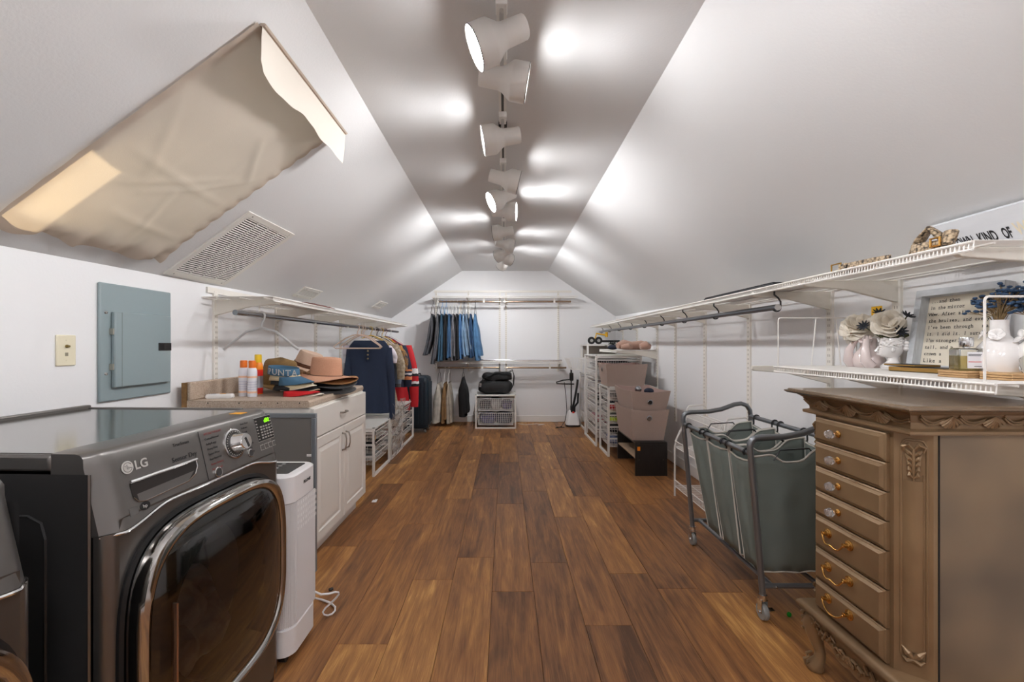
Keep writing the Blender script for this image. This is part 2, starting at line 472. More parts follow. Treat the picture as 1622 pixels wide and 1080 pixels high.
for Y, d, lb in ((0.95, (.95, -.1, -.2), 'added fill spotlight above the camera, aimed right'), (0.45, (-.95, -.1, -.2), 'added fill spotlight above the camera, aimed left'),  # unseen extra heads, added as fill light from the camera end
                 (-0.1, (.95, 0, -.25), 'added fill spotlight behind the camera, aimed right'), (-0.65, (-.95, 0, -.25), 'added fill spotlight behind the camera, aimed left')):
    spot(Y, d, lb)

# unseen round lamp added behind the camera to brighten the near objects
cl_ = thing('fill_lamp', 'round white fill lamp added on the ceiling behind the camera', 'added fill lamp', (0.3, -0.8, ZC))
obj('fill_lamp_base', MB().cyl((0.3, -0.8, ZC - 0.03), (0.3, -0.8, ZC), 0.24, 32), LAMPW, cl_)
obj('fill_lamp_dome', MB().lathe([(0.001, -0.09), (0.1, -0.085), (0.18, -0.065), (0.22, -0.031), (0.001, -0.031)], (0.3, -0.8, ZC), 32), mat('fill_glow', 'fafaff', 0.5, emit=FILL), cl_, smooth=True)
# ------------------------------------------------------------------ dryer and washer
GRAPH = mat('graphite_steel', '76726e', 0.28, 0.85, var=(3, 0.12), bump=(700, 0.03), stretch=(1, 0.02, 1))
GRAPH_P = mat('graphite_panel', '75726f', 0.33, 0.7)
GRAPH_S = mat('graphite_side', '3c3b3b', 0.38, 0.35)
LID = mat('steel_lid', '8f8d8a', 0.12, 0.9, bump=(300, 0.02), stretch=(0.02, 1, 1))
SILV = mat('silver_print', 'd9d7d2', 0.3, 0.6)
PRINT = mat('dark_print', '2c2b2b', 0.6)
PRINTR = mat('red_print', '8c4a48', 0.6)
PRINTB = mat('blue_print', '3d7cb8', 0.6)
GREEN = mat('green_digits', '8dff10', 0.5, emit=0.5)
def glass_dark():
    m = bpy.data.materials.new('smoked_glass'); m.use_nodes = True
    n = m.node_tree.nodes; L = m.node_tree.links.new
    t = n.new('ShaderNodeBsdfTransparent'); t.inputs[0].default_value = (0.42, 0.40, 0.39, 1)
    g = n.new('ShaderNodeBsdfGlossy'); g.inputs['Roughness'].default_value = 0.06; g.inputs[0].default_value = (0.9, 0.9, 0.9, 1)
    fr = n.new('ShaderNodeFresnel'); fr.inputs[0].default_value = 1.9
    mx = n.new('ShaderNodeMixShader'); L(fr.outputs[0], mx.inputs[0]); L(t.outputs[0], mx.inputs[1]); L(g.outputs[0], mx.inputs[2])
    L(mx.outputs[0], n['Material Output'].inputs[0]); return m
SMOKE = glass_dark()
def rrect_ring(x, y0, y1, z0, z1, r, n=6):
    pts = []
    for cy, cz, a0 in ((y1 - r, z1 - r, 0), (y0 + r, z1 - r, 90), (y0 + r, z0 + r, 180), (y1 - r, z0 + r, 270)):
        for i in range(n + 1):
            a = math.radians(a0 + 90 * i / n); pts.append(Vector((x, cy + r * math.cos(a), cz + r * math.sin(a))))
    return pts
def se_ring(x, cy, cz, a, b, n=3.6, k=64):
    pts = []
    for i in range(k):
        t = 2 * PI * i / k; c, s = math.cos(t), math.sin(t)
        pts.append(Vector((x, cy + a * math.copysign(abs(c) ** (2 / n), c), cz + b * math.copysign(abs(s) ** (2 / n), s))))
    return pts
def shift(mb, v): mb.v = [p + v for p in mb.v]; return mb
WD = 0.335
def machine(name, label, loc, rz, washer=False):
    t = thing(name, label, 'dryer' if not washer else 'washer', loc, rz)
    o = Vector(loc)
    def part(nm, mb, m, parent=t, **k): return obj(nm, shift(mb, o), m, parent, **k)
    top = 0.985
    # cabinet: U-shaped rounded front corners, open front behind the door
    body = MB()
    r = 0.03
    sec = [Vector((-0.745, -WD, 0)), Vector((-r, -WD, 0))] + [Vector((-r + r * math.sin(a), -WD + r - r * math.cos(a), 0)) for a in [PI / 12 * i for i in range(1, 7)]]
    sec = [Vector((p.x - 0.10, p.y, 0)) if p.x < -0.5 else p for p in sec]
    full = [Vector((-0.745, -WD, 0))] + sec[1:] + [Vector((p.x, -p.y, 0)) for p in reversed(sec[1:])] + [Vector((-0.745, WD, 0))]
    side = MB()
    side.loft([[p + Vector((0, 0, z)) for p in (full[0], full[1] + Vector((-0.005, 0, 0)))] for z in (0.02, 0.94)], closed=False)
    side.loft([[p + Vector((0, 0, z)) for p in (full[-2] + Vector((-0.005, 0, 0)), full[-1], full[0])] for z in (0.02, 0.94)], closed=False)
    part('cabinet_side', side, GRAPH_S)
    em = MB()
    em.tube([(-0.66, -WD - 0.001, 0.10), (-0.66, -WD - 0.001, 0.80), (-0.65, -WD - 0.001, 0.835), (-0.62, -WD - 0.001, 0.85), (-0.175, -WD - 0.001, 0.85),
             (-0.145, -WD - 0.001, 0.835), (-0.135, -WD - 0.001, 0.80), (-0.135, -WD - 0.001, 0.10)], 0.0035, 4, flat=0.6)
    part('side_embossing', em, BLACK)
    part('side_edge', MB().tube([(-r - 0.008, -WD - 0.001, 0.03), (-r - 0.008, -WD - 0.001, 0.94)], 0.003, 4), GRAPH)
    zb = 0.806
    cy, cz, a, bb = 0.0, 0.495, 0.300, 0.297
    front = MB()
    # front sheet with door hole: strip between outline and superellipse
    hole = se_ring(0, cy, cz, a + 0.012, bb + 0.012)
    outl = []
    for p in hole:
        dy, dz = p.y - cy, p.z - cz; y1 = WD - r
        s = min(y1 / abs(dy) if abs(dy) > 1e-6 else 9e9, ((zb + 0.03 - cz) / dz) if dz > 1e-6 else ((cz - 0.03) / -dz if dz < -1e-6 else 9e9))
        outl.append(Vector((0, cy + dy * s, cz + dz * s)))
    inner = [p + Vector((-0.03, 0, 0)) for p in hole]
    front.loft([outl, hole, inner], False, False)
    for sg in (1, -1):
        cur = [p for p in full if p.y * sg > 0 and p.x > -0.05]
        cur = sorted(cur, key=lambda p: p.x)
        front.loft([[Vector((p.x, p.y, z)) for p in cur] for z in (0.03, zb)], closed=False)
    for z in (0.03,):
        front.add([Vector((0, -WD + r, 0.03)), Vector((0, WD - r, 0.03)), Vector((0, WD - r, 0.19)), Vector((0, -WD + r, 0.19))], [(0, 1, 2, 3)]) if False else None
    part('front_panel', front, GRAPH, smooth=True)
    part('plinth', MB().box(-0.70, -0.012, -WD + 0.02, WD - 0.02, 0.0, 0.06), BLACK)
    # control panel: leaning face with an arched lower edge
    def px_(z): return -0.040 + (0.006 + 0.040) * sm(top, zb, z) if False else -0.036 + 0.042 * (top - z) / (top - zb)
    def arch(y): return zb + 0.026 * sm(0.30, 0.16, abs(y))
    ny = 40; rows = []
    yy = [-WD + 0.004 + (2 * WD - 0.008) * i / ny for i in range(ny + 1)]
    prof = [(-0.13, 0.0), (-0.055, 0.0), (-0.044, -0.003), (-0.037, -0.012)]
    cp = MB(); rings = []
    for y in yy:
        e = sm(WD - 0.035, WD - 0.003, abs(y))         # roll the ends back
        zb_ = arch(y)
        ring = []
        for dx, dz in prof: ring.append(Vector((dx - 0.02 * e * (1 if dx > -0.1 else 0), y, top + dz - 0.002 * e)))
        for k in range(1, 9):
            z = top - 0.012 - (top - 0.012 - zb_) * k / 8
            ring.append(Vector((px_(z) + 0.0 - 0.028 * e, y, z)))
        ring.append(Vector((-0.03 - 0.02 * e, y, zb_ - 0.006)))
        ring.append(Vector((-0.13, y, zb_ - 0.006)))
        rings.append(ring)
    cp.loft(rings, True, True)
    pan = part('control_panel', cp, GRAPH_P, smooth=True)
    ln = MB(); ln.tube([Vector((px_(arch(y)) + 0.001 - 0.028 * sm(WD - 0.035, WD - 0.003, abs(y)), y, arch(y) - 0.004)) for y in yy], 0.0035, 6)
    part('panel_trim', ln, CHROME, smooth=True)
    # lid
    lid = MB().box(-0.745, -0.128, -WD, WD, 0.945, top - 0.004)
    part('lid', lid, GRAPH_P, bevel=0.006)
    part('lid_surface', MB().box(-0.725, -0.128, -WD + 0.012, WD - 0.012, top - 0.0045, top - 0.002), LID)
    part('rear_ledge', MB().box(-0.745, -0.722, -WD, WD, top - 0.006, top + 0.010), GRAPH_P, bevel=0.004)
    part('rear_ledge', MB().box(-0.74, -0.14, WD - 0.012, WD, top - 0.006, top + 0.002), GRAPH_P, bevel=0.002)
    # door
    rg = [(0.010, 1.03), (0.016, 1.03), (0.016, 1.0)]
    part('door_gasket', MB().loft([se_ring(x - 0.012, cy, cz, a * s, bb * s) for x, s in [(0.0, 1.045), (0.018, 1.045), (0.020, 1.01), (0.0, 1.0)]], False, False), BLACK, smooth=True)
    door = part('door_ring', MB().loft([se_ring(x, cy, cz, a * s, bb * s, n) for x, s, n in
                [(0.0, 1.0, 3.6), (0.030, 1.0, 3.6), (0.044, 0.985, 3.6), (0.050, 0.955, 3.5), (0.048, 0.925, 3.5), (0.040, 0.90, 3.5), (0.030, 0.89, 3.5)]], False, False), mat('dark_chrome', 'b9b7b4', 0.1, 1.0), smooth=True)
    gl = MB(); gl.loft([se_ring(x, cy, cz, a * s, bb * s, n, 64) for x, s, n in
          [(0.040, 0.905, 3.5), (0.052, 0.84, 3.4), (0.062, 0.72, 3.1), (0.072, 0.55, 2.7), (0.078, 0.35, 2.3), (0.081, 0.15, 2), (0.0815, 0.01, 2)]], False, True)
    part('door_glass', gl, SMOKE, door, smooth=True)
    part('door_handle_slot', MB().box(0.052, 0.066, -0.226, -0.220, 0.24, 0.60), mat('slot_copper', 'b28f78', 0.2, 0.9), door)
    # drum: dark ring frame, inner bowl and laundry
    ringm = MB(); ringm.loft([se_ring(0.030, cy, cz, a * 0.90, bb * 0.90, 3.5), se_ring(0.028, cy, cz, 0.195, 0.205, 2.0), se_ring(-0.06, cy, cz, 0.19, 0.2, 2.0)], False, False)
    part('door_inner', ringm, mat('door_black', '201d1c', 0.3), door, smooth=True)
    bowl = MB(); bowl.loft([se_ring(x, cy, cz, rr, rr, 2.0, 40) for x, rr in [(-0.06, 0.2), (-0.07, 0.235), (-0.45, 0.235), (-0.46, 0.05)]], False, True)
    part('drum', bowl, mat('drum_steel', '8b8781', 0.35, 0.8), smooth=True)
    if not washer:
        return t, part, px_
    return t, part, px_
dry, dpart, dpx = machine('clothes_dryer', 'graphite front-loading dryer showing d80 beside white purifier, front left', (-0.842, 1.27, 0), -0.04)
lm = MB()
for i, (y, z, s) in enumerate(((-0.08, 0.36, 0.11), (0.07, 0.35, 0.12), (0.0, 0.44, 0.10), (0.1, 0.45, 0.07), (-0.02, 0.55, 0.06))):
    k = len(lm.v); lm.ell((-0.14 - 0.02 * i, y, z), (0.13, s, s * 0.8), 14)
    for j in range(k, len(lm.v)):
        p = lm.v[j]; n_ = noise.noise_vector(p * 14 + Vector((i, 0, 0))) * 0.03; lm.v[j] = p + n_
for p in list(lm.v): pass
cl = obj('laundry', shift(lm, Vector((-0.842, 1.27, 0))), mat('laundry_cloth', 'd2cccb', 0.9, var=(7, 0.6, '5b5a66')), None, smooth=True, org=Vector((-0.842, 1.27, 0.3)))
cl.rotation_euler = (0, 0, -0.04)
tag(cl, 'tumbled pale laundry seen through the dark door glass', 'laundry')
# --- lettering and controls on the dryer panel. u = across (y), z
tilt = Vector((0.042, 0, -(0.985 - 0.806))).normalized()
def PM(y, z, lift=0.0012):
    up = -tilt; x = Vector((0, 1, 0)); nrm = x.cross(up)
    base = Vector((dpx(z), y, z)) + nrm * lift + Vector((-0.842, 1.27, 0))
    return frame_M(base, x, up)
def dtext(s, y, z, size, m=PRINT, al='LEFT', **k): return lettering(s, size, m, dry, PM(y, z), al, **k)
def pY(px, X=-0.86): return F * X / (px - VX)
dtext('LG', -0.243, 0.925, 0.030, SILV, bold=0.0006)
pm = PM(-0.262, 0.9355)
lg = MB().lathe([(0.0001, 0), (0.0150, 0), (0.0150, 0.0012), (0.0001, 0.0012)], n=28)
lg.v = [pm @ p for p in lg.v]; badge = obj('badge', lg, SILV, dry)
lf = MB(); pm2 = PM(-0.262, 0.9355, 0.0028)
lf.tube([(0.011 * math.cos(a), 0.011 * math.sin(a), 0) for a in [math.radians(30 + 330 * i / 20) for i in range(20)]] + [(0.001, 0.0, 0)] , 0.0009, 4)
lf.tube([(-0.001, 0.006, 0), (-0.001, -0.004, 0), (0.003, -0.004, 0)], 0.0011, 4)
lf.ell((-0.0055, 0.004, 0), (0.0018, 0.0018, 0.0006), 8)
lf.v = [pm2 @ p for p in lf.v]; obj('badge_mark', lf, mat('badge_grey', '9b9894', 0.4, 0.5), badge)
dtext('TrueSteam', -0.125, 0.950, 0.0125)
dtext('Sensor Dry', -0.137, 0.912, 0.0185)
dtext('hp', -0.2445, 0.835, 0.012, SILV)
q = MB(); q.lathe([(0.0001, 0), (0.014, 0), (0.014, 0.0004), (0.0001, 0.0004)], n=20)
q.v = [PM(-0.238, 0.839, 0.0006) @ Vector((p.x, p.y * 0.72, p.z)) for p in q.v]; obj('energy_badge', q, BLACK, dry)
q = MB(); q.box(-0.011, 0.011, -0.009, 0.009, 0, 0.0004); q.v = [PM(-0.268, 0.837, 0.0006) @ p for p in q.v]; obj('energy_label', q, mat('label_grey', '5d5b58', 0.6), dry)
# moisture drawer: recessed pull with chrome lip
M0 = PM(-0.265, 0.900, 0)
def inP(u, v, d=0.0): return PM(-0.265, 0.900, 0) @ Vector((u, v, d))
rec = MB()
out = [(0, 0), (0.205, 0), (0.205, -0.018), (0.192, -0.036), (0.165, -0.047), (0.03, -0.052), (0.012, -0.047), (0.002, -0.034)]
rec.add([inP(u, v, 0.0014) for u, v in out], [tuple(range(len(out)))])
obj('drawer_recess', rec, mat('recess_dark', '34302e', 0.3, 0.5), dry)
rc = MB(); rc.add([inP(0.012 + 0.18 * 0, -0.030, 0.002), inP(0.19, -0.026, 0.002), inP(0.165, -0.046, 0.002), inP(0.03, -0.051, 0.002), inP(0.014, -0.046, 0.002)], [(0, 1, 2, 3, 4)])
obj('drawer_scoop', rc, GRAPH_P, dry)
rc = MB(); rc.tube([inP(0.0, 0.002, 0.004), inP(0.205, 0.002, 0.004)], 0.004, 6)
obj('drawer_handle', rc, CHROME, dry, smooth=True)
rc = MB(); rc.tube([inP(u, v, 0.002) for u, v in out[1:]], 0.0013, 5)
obj('drawer_edge', rc, CHROME, dry)
gp = MB().tube([PM(-0.030, 0.972, 0.0006).translation, PM(-0.030, 0.90, 0.0006).translation, PM(-0.030, 0.834, 0.0006).translation], 0.0012, 4)
obj('panel_joint', gp, BLACK, dry)
# knob
kc = PM(0.105, 0.908, 0)
kn = MB().lathe([(0.001, 0), (0.047, 0), (0.047, 0.003), (0.044, 0.0045), (0.001, 0.005)], n=40); kn.v = [kc @ p for p in kn.v]
dial = obj('dial_ring', kn, CHROME, dry, smooth=True)
kn = MB().lathe([(0.001, 0.0051), (0.042, 0.0051), (0.042, 0.0056), (0.001, 0.0056)], n=40); kn.v = [kc @ p for p in kn.v]
obj('dial_face', kn, mat('dial_dark', '2a2927', 0.4), dial)
kt = MB()
for i in range(30):
    a = 2 * PI * i / 30; kt.tube([(0.036 * math.cos(a), 0.036 * math.sin(a), 0.0058), (0.040 * math.cos(a), 0.040 * math.sin(a), 0.0058)], 0.0008, 4)
kt.v = [kc @ p for p in kt.v]; obj('dial_tick', kt, SILV, dial, kind='stuff')
kn = MB().lathe([(0.030, 0.005), (0.030, 0.012), (0.027, 0.016), (0.0265, 0.038), (0.024, 0.042), (0.001, 0.0425)], n=36); kn.v = [kc @ p for p in kn.v]
knob = obj('knob', kn, CHROME, dry, smooth=True)
kn = MB().box(-0.004, 0.004, -0.020, 0.012, 0.0426, 0.0432); kn.v = [kc @ Matrix.Rotation(0.3, 4, 'Z') @ p for p in kn.v]; obj('knob_pointer', kn, GRAPH_S, knob)
lists = ['SPECIALTY/STEAM', 'Cotton/Normal', 'Bulky/Large', 'Heavy Duty', 'Sports Wear', 'Anti Bacterial', 'Steam Sanitary', 'Steam Fresh']
for i, s in enumerate(lists):
    z = 0.957 - 0.0145 * i
    dtext(s, -0.012 + 0.0005 * i, z, 0.0088, PRINTR if i in (0, 6, 7) else PRINT)
for i, s in enumerate(['Perm. Press', 'Delicates', 'Towels', 'WI-FI', 'Speed Dry', 'Freshen Up', 'Air Dry', 'Time Dry']):
    z = 0.957 - 0.0135 * i
    dtext(s, 0.150 + 0.0015 * i, z, 0.0082, PRINTB if s == 'WI-FI' else PRINT)
for (y, z, r_) in ((0.012, 0.845, 0.0155), (0.170, 0.862, 0.0135)):
    c_ = PM(y, z, 0)
    k_ = MB().lathe([(0.001, 0), (r_, 0), (r_, 0.003), (r_ * 0.85, 0.004), (r_ * 0.8, 0.0032), (0.001, 0.0032)], n=24); k_.v = [c_ @ p for p in k_.v]
    bt = obj('round_button', k_, CHROME, dry, smooth=True)
    k_ = MB().lathe([(0.001, 0.0033), (r_ * 0.76, 0.0033), (r_ * 0.72, 0.005), (0.001, 0.0052)], n=24); k_.v = [c_ @ p for p in k_.v]
    obj('button_cap', k_, GRAPH_S, bt, smooth=True)
def pplate(nm, y0, y1, z0, z1, m, d=0.001, parent=dry, lift=0.0002):
    a_ = PM(y0, z0, lift); b_ = PM(y1, z0, lift); h_ = (z1 - z0) / abs(tilt.z)
    mb = MB(); w_ = y1 - y0; mb.box(0, w_, 0, h_, 0, d); mb.v = [a_ @ p for p in mb.v]
    return obj(nm, mb, m, parent)
pplate('display_bezel', 0.222, 0.317, 0.884, 0.967, CHROME, 0.0015)
disp = pplate('display', 0.224, 0.315, 0.886, 0.965, mat('display_black', '1d1c1b', 0.25), 0.0022)
lettering('d80', 0.0215, GREEN, dry, PM(0.273, 0.944, 0.0030), bold=0.0002, name='display_digits')
gk = MB()
for r_ in range(5):
    for c_ in range(4):
        y, z = 0.246 + 0.0155 * c_, 0.892 + 0.0095 * r_
        M_ = PM(y, z, 0.0024); vs = MB().box(0, 0.0105, 0, 0.0052, 0, 0.0003).v
        k0 = len(gk.v); gk.add([M_ @ p for p in vs], [(0, 2, 3, 1), (4, 5, 7, 6), (0, 1, 5, 4), (2, 6, 7, 3), (0, 4, 6, 2), (1, 3, 7, 5)])
obj('indicator_cell', gk, mat('indicator_grey', '8e8a85', 0.5), disp)
for i in range(7):
    for y in (0.226, 0.306):
        k0 = MB().box(0, 0.0085, 0, 0.0035, 0, 0.0003); M_ = PM(y, 0.892 + 0.0102 * i, 0.0024); k0.v = [M_ @ p for p in k0.v]
        obj('display_legend', k0, mat('indicator_grey', '8e8a85', 0.5), disp)
for i in range(4):
    y = 0.228 + 0.0235 * i
    kk = pplate('option_button', y, y + 0.018, 0.856, 0.874, SILV, 0.0012)
    pplate('button_cap', y + 0.0015, y + 0.0165, 0.8575, 0.8725, GRAPH_P, 0.0022, kk)
tg = MB().box(-0.10, -0.06, 0.20, 0.235, 0.985, 0.9865)
obj('lid_sticker', shift(tg, Vector((-0.842, 1.27, 0))), mat('sticker_orange', 'e8a21c', 0.5), dry)
wash, wpart, wpx = machine('washing_machine', 'graphite washing machine at the left edge, in front of the dryer', (-0.835, 0.445, -0.0), 0.0, True)

# ------------------------------------------------------------------ electric panel and wall plate
PGREY = mat('panel_grey_paint', '8d9c9f', 0.4, bump=(200, 0.03))
y0, y1 = Yx(153, XL), Yx(267, XL)
zt, zb_ = H + 0.278, H - 0.256
ep = thing('breaker_panel', 'grey steel breaker panel mounted on the left wall above dryer', 'breaker panel', (XL, (y0 + y1) / 2, zb_))
obj('panel_cover', MB().box(XL, XL + 0.014, y0, y1, zb_, zt), PGREY, ep, bevel=0.006)
d0, d1 = Yx(181, XL + 0.03), Yx(270, XL + 0.03)
dr = obj('panel_door', MB().box(XL + 0.014, XL + 0.034, d0, d1, H - 0.195, H + 0.150), PGREY, ep, bevel=0.005)
obj('door_seam', MB().box(XL + 0.034, XL + 0.0346, d0 + 0.035, d0 + 0.038, H - 0.194, H + 0.149), mat('panel_grey_dark', '74827f', 0.5), dr)
lt = obj('door_latch', MB().box(XL + 0.034, XL + 0.037, d1 - 0.085, d1 - 0.002, H - 0.030, H + 0.010), BLACK, dr, bevel=0.001)
obj('latch_recess', MB().box(XL + 0.037, XL + 0.0375, d1 - 0.077, d1 - 0.050, H - 0.025, H + 0.005), DARK, lt)
for z in (H + 0.06, H - 0.10):
    obj('hinge', MB().box(XL + 0.014, XL + 0.03, d0 - 0.007, d0 + 0.001, z - 0.014, z + 0.014), mat('hinge_steel', 'b9b4a8', 0.3, 0.8), dr)
for z in (H + 0.145, H - 0.130):
    s_ = MB().lathe([(0.001, 0), (0.008, 0), (0.006, 0.004), (0.001, 0.005)], n=12, M=Matrix.Rotation(PI / 2, 4, 'Y')); shift(s_, Vector((XL + 0.014, y0 + 0.03, z)))
    obj('cover_screw', s_, CHROME, ep)
y0, y1 = Yx(87, XL), Yx(118, XL)
wp = thing('jack_plate', 'ivory phone and cable wall plate left of the breaker panel', 'wall plate', (XL, (y0 + y1) / 2, H - 0.08))
IV = mat('ivory_plastic', 'e4dcc2', 0.4)
yc = (y0 + y1) / 2
obj('cover_plate', MB().box(XL, XL + 0.007, y0, y1, H - 0.086, H + 0.040), IV, wp, bevel=0.004)
s_ = MB().lathe([(0.001, 0), (0.007, 0), (0.007, 0.004), (0.0045, 0.004), (0.0045, 0.012), (0.001, 0.012)], n=12, M=Matrix.Rotation(PI / 2, 4, 'Y')); shift(s_, Vector((XL + 0.007, yc, H - 0.006)))
obj('cable_jack', s_, mat('brass_dull', '9a8a5e', 0.35, 0.8), wp)
obj('phone_jack', MB().box(XL + 0.0065, XL + 0.0078, yc - 0.006, yc + 0.006, H - 0.046, H - 0.032), mat('jack_grey', '8b8470', 0.6), wp)
for z in (H + 0.018, H - 0.064):
    obj('plate_screw', MB().box(XL + 0.007, XL + 0.0085, yc - 0.003, yc + 0.003, z - 0.003, z + 0.003), IV, wp, bevel=0.001)

# ------------------------------------------------------------------ grille and registers on the left slope
GRW = mat('grille_paint', 'dcd9d2', 0.4)
def on_slope(t, Y, off): return slopeL(t, Y) - nL * off
def sbox(mb, t0, t1, Y0, Y1, a, e):
    vs = [on_slope(t, Y, o_) for o_ in (a, e) for Y in (Y0, Y1) for t in (t0, t1)]
    return mb.add(vs, [(0, 2, 3, 1), (4, 5, 7, 6), (0, 1, 5, 4), (2, 6, 7, 3), (0, 4, 6, 2), (1, 3, 7, 5)])
def grille(label, t0, t1, Y0, Y1, mt, nl, nb, frame, grp=None, across=True, nm='return_air_grille', lou=GRW):
    g = thing(nm, label, 'vent', on_slope((t0 + t1) / 2, (Y0 + Y1) / 2, 0), group=grp)
    L_ = 1.38
    ft, fy = frame / L_, frame
    b_ = MB()
    for a in ((t0, t1, Y0, Y0 + fy), (t0, t1, Y1 - fy, Y1), (t0, t0 + ft, Y0 + fy, Y1 - fy), (t1 - ft, t1, Y0 + fy, Y1 - fy)): sbox(b_, *a, 0.0, 0.008)
    obj('grille_frame', b_, GRW, g, bevel=0.0)
    obj('grille_backing', sbox(MB(), t0 + ft, t1 - ft, Y0 + fy, Y1 - fy, 0.0005, 0.001), mt, g)
    a0, a1 = t0 + ft, t1 - ft
    for i in range(nl):
        t = a0 + (a1 - a0) * (i + 0.5) / nl; w = (a1 - a0) / nl
        mb = MB(); vs = [on_slope(t - 0.20 * w, Y0 + fy, 0.003), on_slope(t - 0.20 * w, Y1 - fy, 0.003), on_slope(t + 0.14 * w, Y1 - fy, 0.007), on_slope(t + 0.14 * w, Y0 + fy, 0.007)]
        mb.add(vs, [(0, 1, 2, 3)])
        obj('louver', mb, lou, g, solid=0.0012)
    for k in range(1, nb + 1):
        y = Y0 + fy + (Y1 - Y0 - 2 * fy) * k / (nb + 1)
        obj('grille_bar', sbox(MB(), a0, a1, y - 0.0035, y + 0.0035, 0.0055, 0.0085), GRW, g)
    for t in (t0 + ft * 0.5, t1 - ft * 0.5):
        for y in (Y0 + 0.05, Y1 - 0.05):
            s_ = MB().ell(on_slope(t, y, 0.008), (0.004, 0.004, 0.004), 6); obj('grille_screw', s_, STEELROD, g)
def slope_hit(px, py):
    # where a sight line meets the left slope (t, Y)
    k = (VX - px) / (VY - py); Y = 2.5
    for _ in range(8):
        c = creaseL(Y) - H; a = ZC - H
        t = (k * a - XC) / ((-XL - XC) + k * (a - c)); X = XC + (-XL - XC) * t; Y = F * X / (VX - px)
    return t, Y
grille('large white return air grille on left slope beside covered skylight', 0.585, 0.985, 2.27, 2.76, mat('grille_dark', '514e49', 0.8), 34, 3, 0.035)
t0, y0 = slope_hit(490.4, 460); t1, y1 = slope_hit(489, 477.6); _, ya = slope_hit(466, 475); _, yb = slope_hit(508.6, 466.7)
grille('small white ceiling register above the left wire shelf, nearer of two', 0.87, 0.965, 3.60, 3.95, mat('register_dark', '77736a', 0.8), 8, 0, 0.03, nm='ceiling_register')
grille('small white ceiling register on left slope near the back wall', 0.80, 0.90, 5.50, 5.85, mat('register_dark', '77736a', 0.8), 6, 0, 0.03, nm='ceiling_register')
# ------------------------------------------------------------------ ventilated wire shelves, wall tracks, rods
def arc_pts(c, r, a0, a1, n, ax, ay):
    c = Vector(c); ax = Vector(ax); ay = Vector(ay)
    return [c + ax * (r * math.cos(a0 + (a1 - a0) * i / n)) + ay * (r * math.sin(a0 + (a1 - a0) * i / n)) for i in range(n + 1)]
def wire_shelf(label, xw, xf, y0, y1, z, brackets=(), group=None, step=0.0127, rods=3, rails=True, axis='y', bd=0.075):
    """shelf on a side wall (axis y) or on the back wall (axis x: xw = wall Y, xf = front Y, y0..y1 = X range)"""
    def V(a, l, zz): return Vector((a, l, zz)) if axis == 'y' else Vector((l, a, zz))
    sg = 1 if xf > xw else -1
    t = thing('wire_shelf', label, 'shelf', V(xw, (y0 + y1) / 2, z), group=group)
    b_ = MB(); r_ = 0.0023
    n_ = int((y1 - y0) / step)
    for i in range(n_ + 1):
        l = y0 + (y1 - y0) * i / n_
        b_.tube([V(xw, l, z + 0.0035), V(xf, l, z + 0.0035), V(xf + sg * 0.002, l, z - 0.022)], r_, 4, caps=False)
    obj('deck_wire', b_, WIRE, t, kind='stuff')
    for dx, dz in ((0.003, 0.001), (0.003, -0.022)):
        obj('front_rail', MB().tube([V(xf + sg * dx, y0, z + dz), V(xf + sg * dx, y1, z + dz)], 0.0042, 6), WIRE, t)
    for k in range(rods):
        a = xw + (xf - xw) * (k + 0.6) / rods
        obj('support_rod', MB().tube([V(a, y0, z - 0.003), V(a, y1, z - 0.003)], 0.0036, 5), WIRE, t)
    obj('back_rail', MB().tube([V(xw + sg * 0.012, y0, z), V(xw + sg * 0.012, y1, z)], 0.0042, 5), WIRE, t)
    for l in brackets:
        pr = [(0.0, -0.004), (0.97, -0.004), (0.985, -0.010), (0.985, -0.024), (0.96, -0.031), (0.55, -0.045), (0.0, -0.030 - bd)]
        b_ = MB().prism(pr, lambda p, tt: V(xw + (xf - xw) * p[0], l + tt, z + p[1]), -0.010, 0.010)
        obj('bracket', b_, WIRE2, t, bevel=0.003)
    return t
SLOT = mat('track_slot_shade', '8d867b', 0.7)
TRK = mat('track_enamel', 'e6e2da', 0.4)
def wall_track(label, xw, l, z0, z1, axis='y', group=None, w=0.028):
    sg = 1 if (axis == 'y' and xw < 0) else -1
    def V(a, ll, zz): return Vector((xw + sg * a, l + ll, zz)) if axis == 'y' else Vector((l + ll, xw - a, zz))
    t = thing('wall_track', label, 'wall track', V(0, 0, z0), group=group)
    def bx(mb, a0, a1, l0, l1, za, zb):
        vs = [V(a, ll, zz) for zz in (za, zb) for ll in (l0, l1) for a in (a0, a1)]
        return mb.add(vs, [(0, 2, 3, 1), (4, 5, 7, 6), (0, 1, 5, 4), (2, 6, 7, 3), (0, 4, 6, 2), (1, 3, 7, 5)])
    obj('upright', bx(MB(), 0, 0.014, -w / 2, w / 2, z0, z1), TRK, t, bevel=0.002)
    sl_ = MB(); z = z0 + 0.03
    while z < z1 - 0.02:
        for c in (-0.006, 0.006): bx(sl_, 0.0135, 0.0143, c - 0.0018, c + 0.0018, z, z + 0.013)
        z += 0.032
    obj('slot', sl_, SLOT, t, kind='stuff')
    return t
ZS = H + 0.282
tl = [Yx(339, XL), Yx(437, XL), Yx(499, XL), Yx(538, XL), 5.45, 6.05]
ords = ['nearest', 'second', 'third', 'fourth', 'fifth', 'last']
hr = MB().box(XL, XL + 0.012, 2.62, 6.2, H + 0.315, H + 0.350)
rail = obj('hang_rail', hr, TRK, None, org=Vector((XL, 4.4, H + 0.33)))
tag(rail, 'white horizontal steel rail along the left wall above the wire shelf', 'rail')
for i, y in enumerate(tl):
    wall_track('%s white slotted upright under the left wire shelf' % ords[i], XL, y, 0.62, H + 0.33, group='uprights on the left wall', w=0.036)
wire_shelf('long white wire shelf on the left wall above counter and clothes rod', XL, -1.375, 2.585, 6.12, ZS, brackets=tl, group=None)
